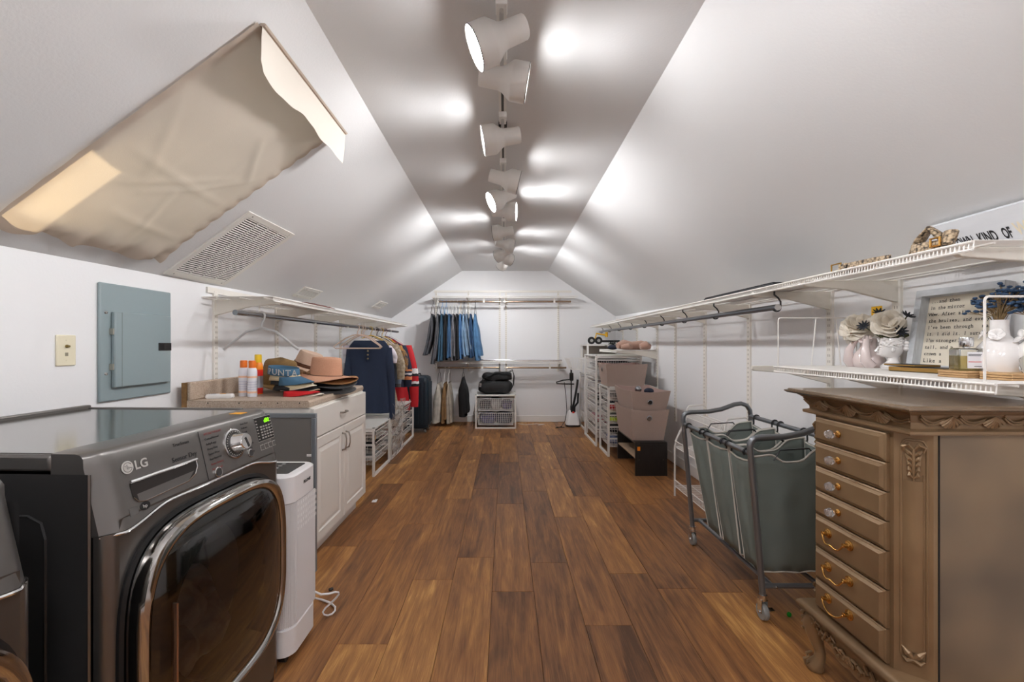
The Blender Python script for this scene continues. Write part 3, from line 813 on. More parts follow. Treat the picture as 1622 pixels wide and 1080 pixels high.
ROD_X, ROD_Z = -1.5, H + 0.180
rd = thing('hanging_rod', 'steel clothes rod below left wire shelf holding the shirts', 'clothes rod', (ROD_X, 4.2, ROD_Z))
obj('rod_tube', MB().tube([(ROD_X, 2.42, ROD_Z), (ROD_X, 6.10, ROD_Z)], 0.0155, 14), STEELROD, rd, smooth=True)
for i, y in enumerate(tl):
    obj('rod_hook', MB().tube([(ROD_X, y, ZS - 0.02), (ROD_X - 0.02, y, ZS - 0.05), (ROD_X - 0.022, y, ROD_Z)] + arc_pts((ROD_X, y, ROD_Z), 0.019, PI, 1.85 * PI, 8, (1, 0, 0), (0, 0, 1)), 0.004, 5), TRK, rd)
# right wall
tp = [1042, 1071, 1118, 1188, 1317, 1424]
tr_ = [6.45] + [5.75] + [Yx(p, XR) for p in tp[0:]] + [1.28]
bot = [0.5, 0.5, 0.5, 0.44, 0.3, 0.25, 0.55, 0.55, 0.55]
names = ['far end', 'second from far end', 'beside the pink fabric bins', 'ending above the bench', 'left of the hamper', 'behind the hamper', 'by the wire divider', 'behind the flower vases', 'behind the white vases']
for i, y in enumerate(tr_):
    wall_track('white slotted upright on the right wall, %s' % names[i], XR, y, bot[i], H + 0.33, group='uprights on the right wall', w=0.042)
obj_ = obj('hang_rail', MB().box(XR - 0.012, XR, 1.1, 6.75, H + 0.315, H + 0.350), TRK, None, org=Vector((XR, 4, H + 0.33)))
tag(obj_, 'white horizontal steel rail along right wall above the wire shelf', 'rail')
XF = 1.315
wire_shelf('long white wire shelf on the right wall with belt and sign on it', XR, XF, 1.222, 6.72, H + 0.289, brackets=tr_)
wire_shelf('lower white wire shelf on right wall holding vases and framed quote', XR, XF, 1.165, 2.125, H - 0.108, brackets=[tr_[-3], tr_[-2], tr_[-1]])
RX, RZ = 1.44, H + 0.198
rd = thing('hanging_rod', 'grey steel clothes rod on black hooks under right wire shelf, empty', 'clothes rod', (RX, 4.4, RZ))
obj('rod_tube', MB().tube([(RX, 2.30, RZ), (RX, 6.6, RZ)], 0.016, 14), mat('rod_grey', '8c9096', 0.28, 0.9), rd, smooth=True)
obj('rod_cap', MB().cyl((RX, 2.296, RZ), (RX, 2.301, RZ), 0.0165, 14), WHITEP, rd)
for y in [2.31, 2.98, 3.5, 4.0, 4.5, 5.0, 5.5, 6.0, 6.5]:
    obj('rod_hook', MB().tube([(RX - 0.012, y, H + 0.283), (RX - 0.012, y, H + 0.265), (RX + 0.008, y, H + 0.248), (RX + 0.021, y, RZ + 0.03), (RX + 0.021, y, RZ)] + arc_pts((RX, y, RZ), 0.021, 0, -0.8 * PI, 8, (1, 0, 0), (0, 0, 1)), 0.0045, 6), mat('hook_dark', '3d3e40', 0.4, 0.5), rd)
wire_shelf('short white wire shelf with the rolled pink throw, above fabric bins', XR, 1.27, 4.96, 5.84, H - 0.064, brackets=[5.0, 5.75])
# back wall
ZB1, ZB2 = 1.955, 0.962
bx_ = [Xp(p, YB) for p in (691, 742, 791.5, 801.5, 884)]
bn = ['far left', 'behind the hanging jeans', 'left one of the middle pair', 'right one of the middle pair', 'far right']
for i, x in enumerate(bx_):
    wall_track('white slotted upright on the back wall, %s' % bn[i], YB, x, 0.80, 2.07, axis='x', group='uprights on the back wall', w=0.03)
o_ = obj('hang_rail', MB().box(Xp(688, YB), Xp(905, YB), YB - 0.012, YB, 2.045, 2.08), TRK, None, org=Vector((0, YB, 2.06)))
tag(o_, 'white horizontal steel rail high on the back wall', 'rail')
wire_shelf('upper white wire shelf on back wall over the jeans', YB, 6.58, Xp(688, 6.58), Xp(915, 6.58), ZB1, brackets=bx_, axis='x', step=0.025)
wire_shelf('lower white wire shelf on back wall under the jeans', YB, 6.58, Xp(687.5, 6.58), Xp(892, 6.58), ZB2, brackets=bx_, axis='x', step=0.025)
GOLDROD = mat('rod_bronze', 'a08c78', 0.25, 1.0)
def brod(label, xa, xb, z, y=6.62, m=GOLDROD):
    t = thing('hanging_rod', label, 'clothes rod', ((xa + xb) / 2, y, z))
    obj('rod_tube', MB().tube([(xa, y, z), (xb, y, z)], 0.014, 10), m, t, smooth=True)
    for x in (xa + 0.02, xb - 0.25):
        b_ = MB(); b_.tube([(x, y, z + 0.07), (x, y, z + 0.012)], 0.007, 6); b_.box(x - 0.014, x + 0.014, y - 0.016, y + 0.016, z - 0.016, z + 0.014)
        obj('rod_holder', b_, TRK, t)
ZR1, ZR2 = Zp(477.6, 6.62), Zp(582.3, 6.62)
brod('upper clothes rod on back wall hung with jeans', Xp(692, 6.62), Xp(792.5, 6.62), ZR1)
brod('empty upper clothes rod on back wall, right half', Xp(797.5, 6.62), Xp(904, 6.62), ZR1)
brod('lower clothes rod on back wall hung with light trousers', Xp(689, 6.62), Xp(790, 6.62), ZR2)
brod('empty lower clothes rod on back wall above the steamer', Xp(799, 6.62), Xp(897, 6.62), ZR2)
sp = thing('spare_rod', 'spare steel rod lying along the lower back shelf', 'clothes rod', (Xp(823, 6.62), 6.62, ZB2 + 0.006))
obj('rod_tube', MB().tube([(Xp(757, 6.62), 6.62, ZB2 + 0.021), (Xp(890, 6.62), 6.62, ZB2 + 0.021)], 0.0145, 10), CHROME, sp, smooth=True)
# ------------------------------------------------------------------ base cabinet, counter and what is on it
CABW = mat('cabinet_white', 'e4dfd8', 0.35)
CX, CY0_, CY1_, CZ = -1.045, 2.385, 3.27, 0.875
XB = -1.735
cab = thing('base_cabinet', 'white base cabinet with raised panel doors under the hats', 'cabinet', (CX - 0.3, 2.8, 0))
obj('carcass', MB().box(XB + 0.02, CX - 0.021, CY0_, CY1_, 0.10, CZ), CABW, cab)
obj('toe_kick', MB().box(XB + 0.02, CX - 0.075, CY0_, CY1_, 0.0, 0.10), CABW, cab)
def raised_panel(name, x, y0, y1, z0, z1, m, parent, th=0.02, rail=0.055, panel=True, gz=0.0):
    """front facing +x with a routed frame and raised field"""
    d = MB()
    rings = []
    def rr(x_, i): return [Vector((x_, y0 + i, z0 + i)), Vector((x_, y1 - i, z0 + i)), Vector((x_, y1 - i, z1 - i)), Vector((x_, y0 + i, z1 - i))]
    seq = [(x - th, 0), (x - 0.004, 0), (x, 0.004)]
    if panel: seq += [(x, rail), (x - 0.007, rail + 0.006), (x - 0.007, rail + 0.010), (x - 0.001, rail + 0.032)]
    d.loft([rr(a, i) for a, i in seq], True, True)
    return obj(name, d, m, parent)
ym = (CY0_ + CY1_) / 2
NICK = mat('brushed_nickel', '9d958c', 0.28, 1.0)
def bow(name, pts, r, parent, m=NICK):
    return obj(name, MB().tube(pts, r, 8), m, parent, smooth=True)
dw = raised_panel('drawer', CX, CY0_ + 0.003, CY1_ - 0.003, 0.705, 0.868, CABW, cab, panel=False)
yk = Yx(543, CX)
bow('pull', [(CX, yk - 0.04, 0.79), (CX + 0.018, yk - 0.038, 0.79), (CX + 0.027, yk - 0.02, 0.79), (CX + 0.022, yk, 0.79), (CX + 0.027, yk + 0.02, 0.79), (CX + 0.018, yk + 0.038, 0.79), (CX, yk + 0.04, 0.79)], [0.006, 0.006, 0.005, 0.0035, 0.005, 0.006, 0.006], dw)
for a, e, py_ in ((CY0_ + 0.003, ym - 0.002, ym - 0.032), (ym + 0.002, CY1_ - 0.003, ym + 0.032)):
    d_ = raised_panel('door', CX, a, e, 0.112, 0.698, CABW, cab)
    bow('pull', [(CX, py_, 0.655), (CX + 0.02, py_, 0.648), (CX + 0.028, py_, 0.62), (CX + 0.028, py_, 0.58), (CX + 0.02, py_, 0.552), (CX, py_, 0.545)], [0.006, 0.0055, 0.004, 0.004, 0.0055, 0.006], d_)
CT = mat('speckled_laminate', 'c9b8a6', 0.35, var=(260, 0.28, 'a08b78'))
ct = thing('countertop', 'speckled beige laminate counter with backsplash on white cabinet', 'countertop', (-1.4, 2.8, 0.875))
b_ = MB(); b_.prism([(XB, CZ), (-1.075, CZ), (-1.067, CZ + 0.010), (-1.067, CZ + 0.028), (-1.075, CZ + 0.040), (XB, CZ + 0.040)], lambda p, t: Vector((p[0], t, p[1])), CY0_ - 0.01, CY1_ + 0.01)
obj('top', b_, CT, ct)
obj('backsplash', MB().box(XB, XB + 0.022, CY0_ - 0.01, CY1_ + 0.01, CZ + 0.04, CZ + 0.14), CT, ct, bevel=0.006)
obj('end_batten', MB().box(XB - 0.028, XB - 0.0005, CY0_ - 0.012, CY0_ + 0.25, CZ - 0.03, CZ + 0.137), mat('raw_pine', '9a7448', 0.8, var=(30, 0.4)), ct)
for x in (-1.62, -1.45, -1.33, -1.24, -1.12):
    obj('staple_hole', MB().box(x - 0.003, x + 0.003, CY0_ - 0.0112, CY0_ - 0.0098, CZ + 0.024, CZ + 0.030), DARK, ct)
ZT = CZ + 0.04
# window screen leaning on the cabinet end
def mesh_mat():
    m = bpy.data.materials.new('insect_mesh'); m.use_nodes = True
    n = m.node_tree.nodes; L = m.node_tree.links.new; bs = n['Principled BSDF']
    bs.inputs['Base Color'].default_value = (*lin('7d7a76'), 1); bs.inputs['Roughness'].default_value = 0.6
    t = n.new('ShaderNodeBsdfTransparent'); mx = n.new('ShaderNodeMixShader'); mx.inputs[0].default_value = 0.72
    L(t.outputs[0], mx.inputs[1]); L(bs.outputs[0], mx.inputs[2]); L(mx.outputs[0], n['Material Output'].inputs[0]); return m
sc = thing('window_screen', 'grey framed window screen standing against the cabinet end', 'screen', (-1.35, 2.345, 0))
SF = mat('screen_frame', '8b9196', 0.35, 0.5)
x0, x1, z1 = -1.70, -1.015, 0.852
obj('screen_mesh', MB().box(x0 + 0.02, x1 - 0.02, 2.344, 2.346, 0.02, z1 - 0.02), mesh_mat(), sc)
for a in ((x0, x1, 0.0, 0.025), (x0, x1, z1 - 0.025, z1), (x0, x0 + 0.025, 0.025, z1 - 0.025), (x1 - 0.025, x1, 0.025, z1 - 0.025)):
    obj('screen_rail', MB().box(a[0], a[1], 2.335, 2.355, a[2], a[3]), SF, sc, bevel=0.003)
obj('screen_latch', MB().box(x1 - 0.05, x1 - 0.025, 2.338, 2.344, 0.62, 0.632), WHITEP, sc)

# air purifier
PW_ = mat('purifier_white', 'e3e1e2', 0.4)
ax0, ax1, ay0, ay1 = -1.15, -0.803, 1.635, 1.865
pu = thing('air_purifier', 'tall white air purifier with dark control top beside the dryer', 'air purifier', ((ax0 + ax1) / 2, 1.75, 0))
def rr2(x0, x1, y0, y1, r, z, n=6):
    pts = []
    for cx, cy, a0 in ((x1 - r, y1 - r, 0), (x0 + r, y1 - r, 90), (x0 + r, y0 + r, 180), (x1 - r, y0 + r, 270)):
        for i in range(n + 1):
            a = math.radians(a0 + 90 * i / n); pts.append(Vector((cx + r * math.cos(a), cy + r * math.sin(a), z)))
    return pts
def rbody(z0, z1, ins, r=0.05, ch=0.006):
    return MB().loft([rr2(ax0 + ins + i, ax1 - ins - i, ay0 + ins + i, ay1 - ins - i, r, z) for z, i in ((z0, ch), (z0 + ch, 0), (z1 - ch, 0), (z1, ch))])
obj('base', rbody(0.035, 0.145, 0.0), PW_, pu, smooth=True)
obj('body', rbody(0.145, 0.615, 0.006, ch=0.001), PW_, pu, smooth=True)
obj('top_cover', rbody(0.612, 0.722, 0.0), PW_, pu, smooth=True)
obj('control_top', MB().loft([rr2(ax0 + 0.11, ax1 - 0.035, ay0 + 0.045, ay1 - 0.03, 0.012, z) for z in (0.7215, 0.7235)]), mat('control_black', '3a3a39', 0.25), pu)
for i in range(5):
    obj('touch_icon', MB().box(-0.93, -0.915, 1.69 + 0.03 * i, 1.703 + 0.03 * i, 0.7234, 0.7238), mat('icon_grey', '8c8c8a', 0.5), pu)
fin = MB(); n_ = 30
for i in range(n_):
    y = ay0 + 0.05 + (ay1 - ay0 - 0.07) * i / (n_ - 1)
    fin.box(ax1 - 0.0075, ax1 - 0.0015, y - 0.0016, y + 0.0016, 0.146, 0.612)
obj('fin', fin, PW_, pu, kind='stuff')
fin = MB()
for i in range(12):
    a = -PI / 2 + PI / 2 * i / 12 ; 
    fin.cyl((ax1 - 0.05 + 0.046 * math.cos(a), ay0 + 0.05 + 0.046 * math.sin(a), 0.146), (ax1 - 0.05 + 0.046 * math.cos(a), ay0 + 0.05 + 0.046 * math.sin(a), 0.612), 0.0018, 4)
obj('fin', fin, PW_, pu, kind='stuff')
ho = MB(); 
for i in range(12):
    for j in range(5):
        y = ay0 + 0.058 + 0.0145 * i; z = 0.50 + 0.024 * j - 0.0009 * (i * i % 7)
        ho.box(ax1 - 0.0016, ax1 - 0.0008, y - 0.002, y + 0.002, z, z + 0.012)
obj('vent_hole', ho, mat('hole_white', 'f6f6f6', 0.3), pu, kind='stuff')
lettering('PELONIS', 0.016, PRINT, pu, frame_M((ax1 + 0.0006, 1.735, 0.668), (0, 1, 0), (0, 0, 1)), bold=0.0006)
for x in (ax0 + 0.06, ax1 - 0.05):
    for y in (ay0 + 0.045, ay1 - 0.045):
        obj('caster', MB().cyl((x - 0.012, y, 0.02), (x + 0.012, y, 0.02), 0.02, 12), BLACK, pu)
cb = obj('power_cord', MB().tube([(-0.86, 1.90, 0.17), (-0.82, 1.93, 0.10), (-0.755, 1.96, 0.115), (-0.745, 1.98, 0.09), (-0.79, 1.97, 0.05), (-0.83, 1.95, 0.02), (-0.79, 1.94, 0.008), (-0.765, 1.98, 0.008), (-0.80, 2.05, 0.007), (-0.95, 2.10, 0.007)], 0.006, 6), PW_, None, smooth=True, org=Vector((-0.8, 1.97, 0)), sub=1)
tag(cb, 'looped white power cord on the floor behind the purifier', 'cord')
def speck(name, px, py, r, m, label, cat, sq=0.7):
    Y = F * H / (py - VY); p = Vector((Xp(px, Y), Y, 0))
    b_ = MB().ell((p.x, p.y, r * sq), (r, r * 0.9, r * sq), 8)
    for i, v in enumerate(b_.v):
        b_.v[i] = v + noise.noise_vector(v * 80) * r * 0.25
        b_.v[i].z = max(b_.v[i].z, 0.0005)
    return tag(obj(name, b_, m, None, smooth=True, org=p), label, cat)
speck('pebble', 524, 936, 0.012, mat('pebble_dark', '2d2622', 0.7), 'small dark crumb on the floor near the purifier cord', 'pebble')
speck('pompom', 1250, 977, 0.011, mat('pompom_green', '0f8a1f', 0.9), 'tiny green pompom on the floor by the dresser foot', 'pompom', 1.0)
_Y = F * H / (795 - VY)
pb = MB().grid(lambda u, v: Vector((Xp(589 + 8 * u, _Y), _Y - 0.02 + 0.045 * v, 0.004 + 0.010 * abs(nz(u * 3, v * 4, 1)) + 0.008 * u * v)), 6, 6)
tag(obj('paper_scrap', pb, WHITEP, None, org=Vector((Xp(593, _Y), _Y, 0))), 'small white paper scrap on the floor by the cabinet', 'scrap')

# sunscreen cans
def can(label, x, y, r, h, body, cap, prints=()):
    t = thing('spray_can', label, 'spray can', (x, y, ZT), group='sunscreen cans on the counter')
    obj('can_body', MB().lathe([(0.001, 0), (r * 0.96, 0), (r, 0.004), (r, h * 0.66), (r * 0.97, h * 0.71), (r * 0.80, h * 0.785), (r * 0.70, h * 0.80), (0.001, h * 0.80)], (x, y, ZT), 24), body, t, smooth=True)
    obj('cap', MB().lathe([(0.001, h * 0.80), (r * 0.74, h * 0.80), (r * 0.74, h * 0.97), (r * 0.68, h), (0.001, h)], (x, y, ZT), 20), cap, t, smooth=True)
    for z0, z1, m in prints:
        obj('label_band', MB().lathe([(r + 0.0004, h * z0), (r + 0.0004, h * z1)], (x, y, ZT), 24), m, t, smooth=True)
    return t
CANW = mat('can_white', 'e6e6ee', 0.3); CAPO = mat('cap_orange', 'e8741c', 0.35)
PALE = mat('label_pale', 'c9cbdc', 0.4); PEACH = mat('label_peach', 'f0c3a4', 0.4)
RED_ = mat('label_red', 'd8261c', 0.4)
for i, (px, py, lb) in enumerate(((386, 627, 'white sunscreen can with orange cap, left one nearest the wall'), (399.5, 628, 'white sunscreen can with orange cap, right of its twin'))):
    Y = F * (H - ZT) / (py - VY)
    c_ = can(lb, Xp(px, Y), Y, 0.0265, 0.212, CANW, CAPO, ((0.52, 0.57, PEACH), (0.10, 0.15, PEACH), (0.20, 0.22, PALE), (0.26, 0.28, PALE), (0.33, 0.35, PALE), (0.40, 0.42, PALE)))
Y = 2.70
can('orange and red sunscreen bottle with yellow cap behind the white cans', Xp(409, Y), Y, 0.027, 0.245, mat('can_orange', 'f08a1c', 0.35), mat('cap_yellow', 'f2c81c', 0.35), ((0.46, 0.62, RED_), (0.16, 0.46, mat('can_grey', 'b4b4bc', 0.3, 0.5)), (0.02, 0.16, RED_)))
# white handset
hs_ = thing('white_handset', 'white thermometer shaped handset lying on the counter', 'handset', (-1.62, 2.475, ZT), 0.18)
o_ = Vector((-1.62, 2.475, ZT))
obj('handset_body', shift(MB().loft([rr2(-0.072 + i, 0.072 - i, -0.02 + i * 0.7, 0.02 - i * 0.7, 0.012, z) for z, i in ((0.0, 0.006), (0.006, 0), (0.020, 0.0), (0.026, 0.006))]), o_), WHITEP, hs_, smooth=True)
obj('handset_button', shift(MB().box(0.0, 0.03, -0.008, 0.008, 0.0255, 0.0275), o_), mat('button_amber', 'e0a54a', 0.5), hs_, bevel=0.001)
obj('handset_button', shift(MB().box(-0.045, -0.02, -0.008, 0.008, 0.0255, 0.0275), o_), mat('button_grey', 'b9bcc0', 0.5), hs_, bevel=0.001)

# hats
def hat(label, c, rt, rb, hh, brim, m, band=None, wav=0.02, ph=0.0, tilt=(0, 0), oval=0.86, dent=0.02, name='brimmed_hat', droop=0.0, mb_=None, rz=0.0):
    c = Vector(c)
    t = thing(name, label, 'hat', c)
    M_ = Matrix.Translation(c) @ Matrix.Rotation(rz, 4, 'Z') @ Matrix.Rotation(tilt[0], 4, 'X') @ Matrix.Rotation(tilt[1], 4, 'Y')
    n_ = 40
    def brimp(r, a):
        f = (r - rb) / brim
        z = wav * math.sin(2 * a + ph) * f * f - droop * f * f
        return Vector((r * math.cos(a), oval * r * math.sin(a), z))
    rings = [[M_ @ brimp(rb * 0.97 + (brim + rb * 0.03) * k / 6, 2 * PI * j / n_) for j in range(n_)] for k in range(7)]
    obj('brim', MB().loft(rings, False, False), mb_ or m, t, smooth=True, solid=0.003)
    cr = []
    for k, (f, z) in enumerate(((0, 0), (0.12, 0.3), (0.3, 0.7), (0.5, 0.88), (0.62, 0.97), (0.78, 1.0), (1.0, 0.97), (1.35, 0.93))):
        rr = rb + (rt - rb) * min(1, z) if z < 0.9 and k < 4 else rt * (1 - 0.0 if k < 4 else [0.95, 0.82, 0.55, 0.02][k - 4])
        ring = []
        for j in range(n_):
            a = 2 * PI * j / n_
            zz = z * hh
            if k >= 4: zz -= dent * (1 - rr / rt) * (0.6 + 0.6 * abs(math.cos(a)))
            ring.append(M_ @ Vector((rr * math.cos(a), oval * rr * math.sin(a), zz)))
        cr.append(ring)
    obj('crown', MB().loft(cr, False, True), m, t, smooth=True)
    if band is not None:
        rg = [[M_ @ Vector(((rb + 0.003 + (rt - rb) * z / hh) * math.cos(2 * PI * j / n_), oval * (rb + 0.003 + (rt - rb) * z / hh) * math.sin(2 * PI * j / n_), z)) for j in range(n_)] for z in (0.002, band[1])]
        obj('hat_band', MB().loft(rg, False, False), band[0], t, smooth=True)
    return t, M_
def straw(name, c, c2, s=500): return mat(name, c, 0.8, var=(s, 0.4, c2), bump=(s, 0.4))
FELT = mat('black_felt', '1c1c1f', 0.85, sheen=0.3)
hat('black felt hat, lower of the two at the counter corner', (-1.165, 2.86, ZT + 0.006), 0.08, 0.095, 0.085, 0.085, FELT, wav=0.012, name='felt_hat', oval=0.9)
hat('black felt hat with turned up brim below the tan hat', (-1.17, 2.86, ZT + 0.036), 0.072, 0.085, 0.06, 0.105, FELT, wav=0.02, droop=-0.012, name='felt_hat', oval=0.9)
hat('tan straw hat with wide brim under the pink hat', (-1.175, 2.88, ZT + 0.080), 0.08, 0.098, 0.05, 0.10, straw('tan_straw', 'b0804e', '8a5f38'), wav=0.018, droop=0.008, name='straw_hat')
hat('pink woven sun hat with cord band on top of the pile', (-1.175, 2.86, ZT + 0.104), 0.092, 0.104, 0.122, 0.10, straw('pink_straw', 'dba98c', 'c38e70'), (mat('cord_brown', '4a3328', 0.8), 0.006), wav=0.022, ph=2.4, droop=0.018, tilt=(0.0, 0.06), name='sun_hat')
hat('pale pink fedora with brown band at the back of the pile', (-1.385, 3.05, ZT + 0.150), 0.078, 0.095, 0.11, 0.07, straw('pale_straw', 'd9bda8', 'c3a48e'), (mat('band_brown', '6b4128', 0.8, var=(60, 0.5)), 0.026), wav=0.015, tilt=(0.0, 0.32), name='fedora')
hat('olive brown straw hat leaning behind the caps', (-1.49, 2.87, ZT + 0.045), 0.098, 0.115, 0.155, 0.05, straw('olive_straw', '8f7040', '6a4f2a', 420), wav=0.02, tilt=(0.0, 0.10), dent=-0.03, droop=0.012, name='straw_hat')
scf = MB()
for i in range(9):
    scf.ell((-1.42 + 0.022 * i + 0.0, 2.86 - 0.02 * (i % 2), ZT + 0.10 + 0.02 * math.sin(i * 2.1)), (0.024, 0.035, 0.026), 8)
for i, v in enumerate(scf.v): scf.v[i] = v + noise.noise_vector(v * 40) * 0.012
tag(obj('scarf', scf, mat('scarf_print', 'a5825c', 0.9, var=(45, 0.6, '5b3a22')), None, smooth=True, org=Vector((-1.36, 2.86, ZT + 0.08))), 'crumpled tan patterned scarf between the straw hat and fedora', 'scarf')
def cap(label, c, yaw, m, mbrim, scale=1.0, flat=0.6, name='baseball_cap', visor=False, bl=0.115, bw=0.088, drop=0.03, trim=None, dome=True):
    c = Vector(c)
    t = thing(name, label, 'cap', c)
    M_ = Matrix.Translation(c) @ Matrix.Rotation(yaw, 4, 'Z') @ Matrix.Diagonal((scale, scale, 1, 1))
    n_ = 36; a_, b_2 = 0.098, 0.082
    if visor:
        rings = [[M_ @ Vector(((a_ - 0.10 * z) * math.cos(2 * PI * j / n_), (b_2 - 0.10 * z) * math.sin(2 * PI * j / n_), z - 0.01 * math.cos(2 * PI * j / n_))) for j in range(n_)] for z in (0.0, 0.02, 0.048)]
        obj('band', MB().loft(rings, False, False), m, t, smooth=True, solid=0.003)
    else:
        rings = []
        for k in range(8):
            f = k / 7; rr = math.cos(f * PI / 2 * 0.985); zz = math.sin(f * PI / 2) * 0.11 * flat
            rings.append([M_ @ Vector((a_ * rr * math.cos(2 * PI * j / n_), b_2 * rr * math.sin(2 * PI * j / n_), zz)) for j in range(n_)])
        mb = MB().loft(rings, False, True)
        for i, v in enumerate(mb.v):
            mb.v[i] = v + noise.noise_vector(v * 18) * 0.006
        obj('crown', mb, m, t, smooth=True, solid=0.002)
    def br(u, v):
        a = (u - 0.5) * 2 * 1.22
        e = math.cos(a * 0.62) ** 0.8 if abs(a) < 2 else 0
        r0x, r0y = a_ * math.cos(a), b_2 * math.sin(a)
        ext = bl * max(0, math.cos(a / 1.22 * PI / 2)) ** 0.55
        x = r0x + ext * v * 1.0; y = r0y * (1 + 0.05 * v)
        z = 0.001 - drop * v - 0.9 * (y ** 2) / 0.09 * (0.25 + 0.75 * v) * 0.42 + (-0.01 * math.cos(a) if visor else 0)
        return M_ @ Vector((x, y, z))
    obj('bill', MB().grid(br, 20, 8), mbrim, t, smooth=True, solid=0.004)
    if trim is not None:
        obj('bill_edge', MB().tube([br(i / 20, 1.0) + Vector((0, 0, 0.001)) for i in range(21)], 0.0025, 5), trim, t)
    return t, M_
KH = mat('khaki_cotton', 'c5b493', 0.9, bump=(300, 0.2)); BLK = mat('black_cotton', '19191b', 0.85, bump=(300, 0.2))
REDC = mat('red_cotton', 'c8151d', 0.8, bump=(300, 0.2)); WHC = mat('cream_cotton', 'd8d2c4', 0.85); BLUC = mat('slate_blue_cotton', '3f6580', 0.85, bump=(300, 0.2))
cx, cy = -1.33, 2.66
yw = -0.25
cap('cream cap, bottom of the cap pile on the counter', (cx + 0.035, cy - 0.01, ZT + 0.028), yw, BLK, WHC, flat=0.45, drop=0.018)
cap('black cap with red bill, second from the bottom', (cx + 0.02, cy - 0.015, ZT + 0.036), yw - 0.05, BLK, REDC, flat=0.5, drop=0.012)
cap('plain black cap in the middle of the cap pile', (cx + 0.0, cy, ZT + 0.066), yw + 0.05, BLK, BLK, flat=0.55, trim=KH)
cap('khaki cap below the blue visor', (cx - 0.01, cy, ZT + 0.090), yw, KH, KH, flat=0.62, trim=WHC, scale=0.98)
_, MV = cap('slate blue visor lettered PUNTA on top of the caps', (cx - 0.02, cy, ZT + 0.122), yw, BLUC, BLUC, visor=True, scale=0.97)
vis = _
for i, ch in enumerate('PUNTA'):
    a = -1.95 + 0.42 * i
    for z in (0.024,):
        p = MV @ Vector(((0.098 - 0.10 * z + 0.003) * math.cos(a), (0.082 - 0.10 * z + 0.003) * math.sin(a), z - 0.01 * math.cos(a)))
        q_ = MV @ Vector(((0.098 - 0.10 * z + 0.003) * math.cos(a + 0.1), (0.082 - 0.10 * z + 0.003) * math.sin(a + 0.1), z - 0.01 * math.cos(a + 0.1)))
        tx = (q_ - p).normalized(); up = Vector((0, 0, 1)); nn = tx.cross(up)
        lettering(ch, 0.047, WHC, vis, frame_M(p - up * 0.017 + nn * 0.001, tx, up), 'CENTER', bold=0.0008)
        lettering(ch, 0.041, BLUC, vis, frame_M(p - up * 0.015 + nn * 0.0018, tx, up), 'CENTER', bold=-0.0009)
# ------------------------------------------------------------------ jewellery chest
def chest_mat():
    m = bpy.data.materials.new('bronze_paint'); m.use_nodes = True
    n = m.node_tree.nodes; L = m.node_tree.links.new; bs = n['Principled BSDF']
    tc = n.new('ShaderNodeTexCoord'); z = n.new('ShaderNodeTexNoise'); z.inputs['Scale'].default_value = 5; z.inputs['Detail'].default_value = 3
    rp = n.new('ShaderNodeValToRGB'); rp.color_ramp.elements[0].position = 0.3; rp.color_ramp.elements[1].position = 0.62
    rp.color_ramp.elements[0].color = (*lin('7f6549'), 1); rp.color_ramp.elements[1].color = (*lin('917758'), 1)
    L(tc.outputs['Object'], z.inputs['Vector']); L(z.outputs['Fac'], rp.inputs[0]); L(rp.outputs[0], bs.inputs['Base Color'])
    bs.inputs['Metallic'].default_value = 0.35; bs.inputs['Roughness'].default_value = 0.36
    return m
BRZ = chest_mat()
def side_mat():
    m = bpy.data.materials.new('bronze_smoked'); m.use_nodes = True
    n = m.node_tree.nodes; L = m.node_tree.links.new; bs = n['Principled BSDF']
    tc = n.new('ShaderNodeTexCoord'); z = n.new('ShaderNodeTexNoise'); z.inputs['Scale'].default_value = 2.6; z.inputs['Detail'].default_value = 2
    rp = n.new('ShaderNodeValToRGB'); rp.color_ramp.elements[0].position = 0.30; rp.color_ramp.elements[1].position = 0.58
    rp.color_ramp.elements[0].color = (*lin('62574b'), 1); rp.color_ramp.elements[1].color = (*lin('8d785f'), 1)
    L(tc.outputs['Object'], z.inputs['Vector']); L(z.outputs['Fac'], rp.inputs[0]); L(rp.outputs[0], bs.inputs['Base Color'])
    bs.inputs['Metallic'].default_value = 0.3; bs.inputs['Roughness'].default_value = 0.4
    return m
BRS = side_mat()
GOLD = mat('gold_metal', 'd8a860', 0.25, 1.0)
# local frame: u along the front (+u = away from camera), d outward (towards -X); origin = front centre on the floor
FX, FY0, FY1 = 1.150, 1.300, 1.600           # front face x, near and far edge of the drawers
DO = Vector((FX, 1.45, 0))
ch = thing('jewelry_chest', 'bronze painted carved jewelry chest with cabriole legs at the right edge', 'chest', DO, 0.0)
DX1 = 1.56
hw = 0.15
out0 = [(FX, FY0 - 0.012), (FX + 0.065, FY0 - 0.065), (DX1, FY0 - 0.065), (DX1, FY1 + 0.034), (FX + 0.04, FY1 + 0.034), (FX, FY1 + 0.012)]
def outline(e, z):
    """plan outline grown outward by e"""
    cx_, cy_ = 1.33, 1.45
    r_ = []
    for (x, y) in out0:
        r_.append(Vector((x - e if x < 1.3 else x, y - e if y < cy_ else y + e, z)))
    return r_
Z0, Z1 = 0.262, 0.966                         # body bottom / under the frieze
obj('case', MB().loft([outline(0, Z0), outline(0, Z1)]), BRZ, ch)
obj('side_panel', MB().box(FX + 0.082, DX1 - 0.002, FY0 - 0.0665, FY0 - 0.06, Z0 + 0.004, Z1 - 0.003), BRS, ch)
obj('side_joint', MB().box(FX + 0.0775, FX + 0.0815, FY0 - 0.0662, FY0 - 0.06, Z0, Z1), DARK, ch)
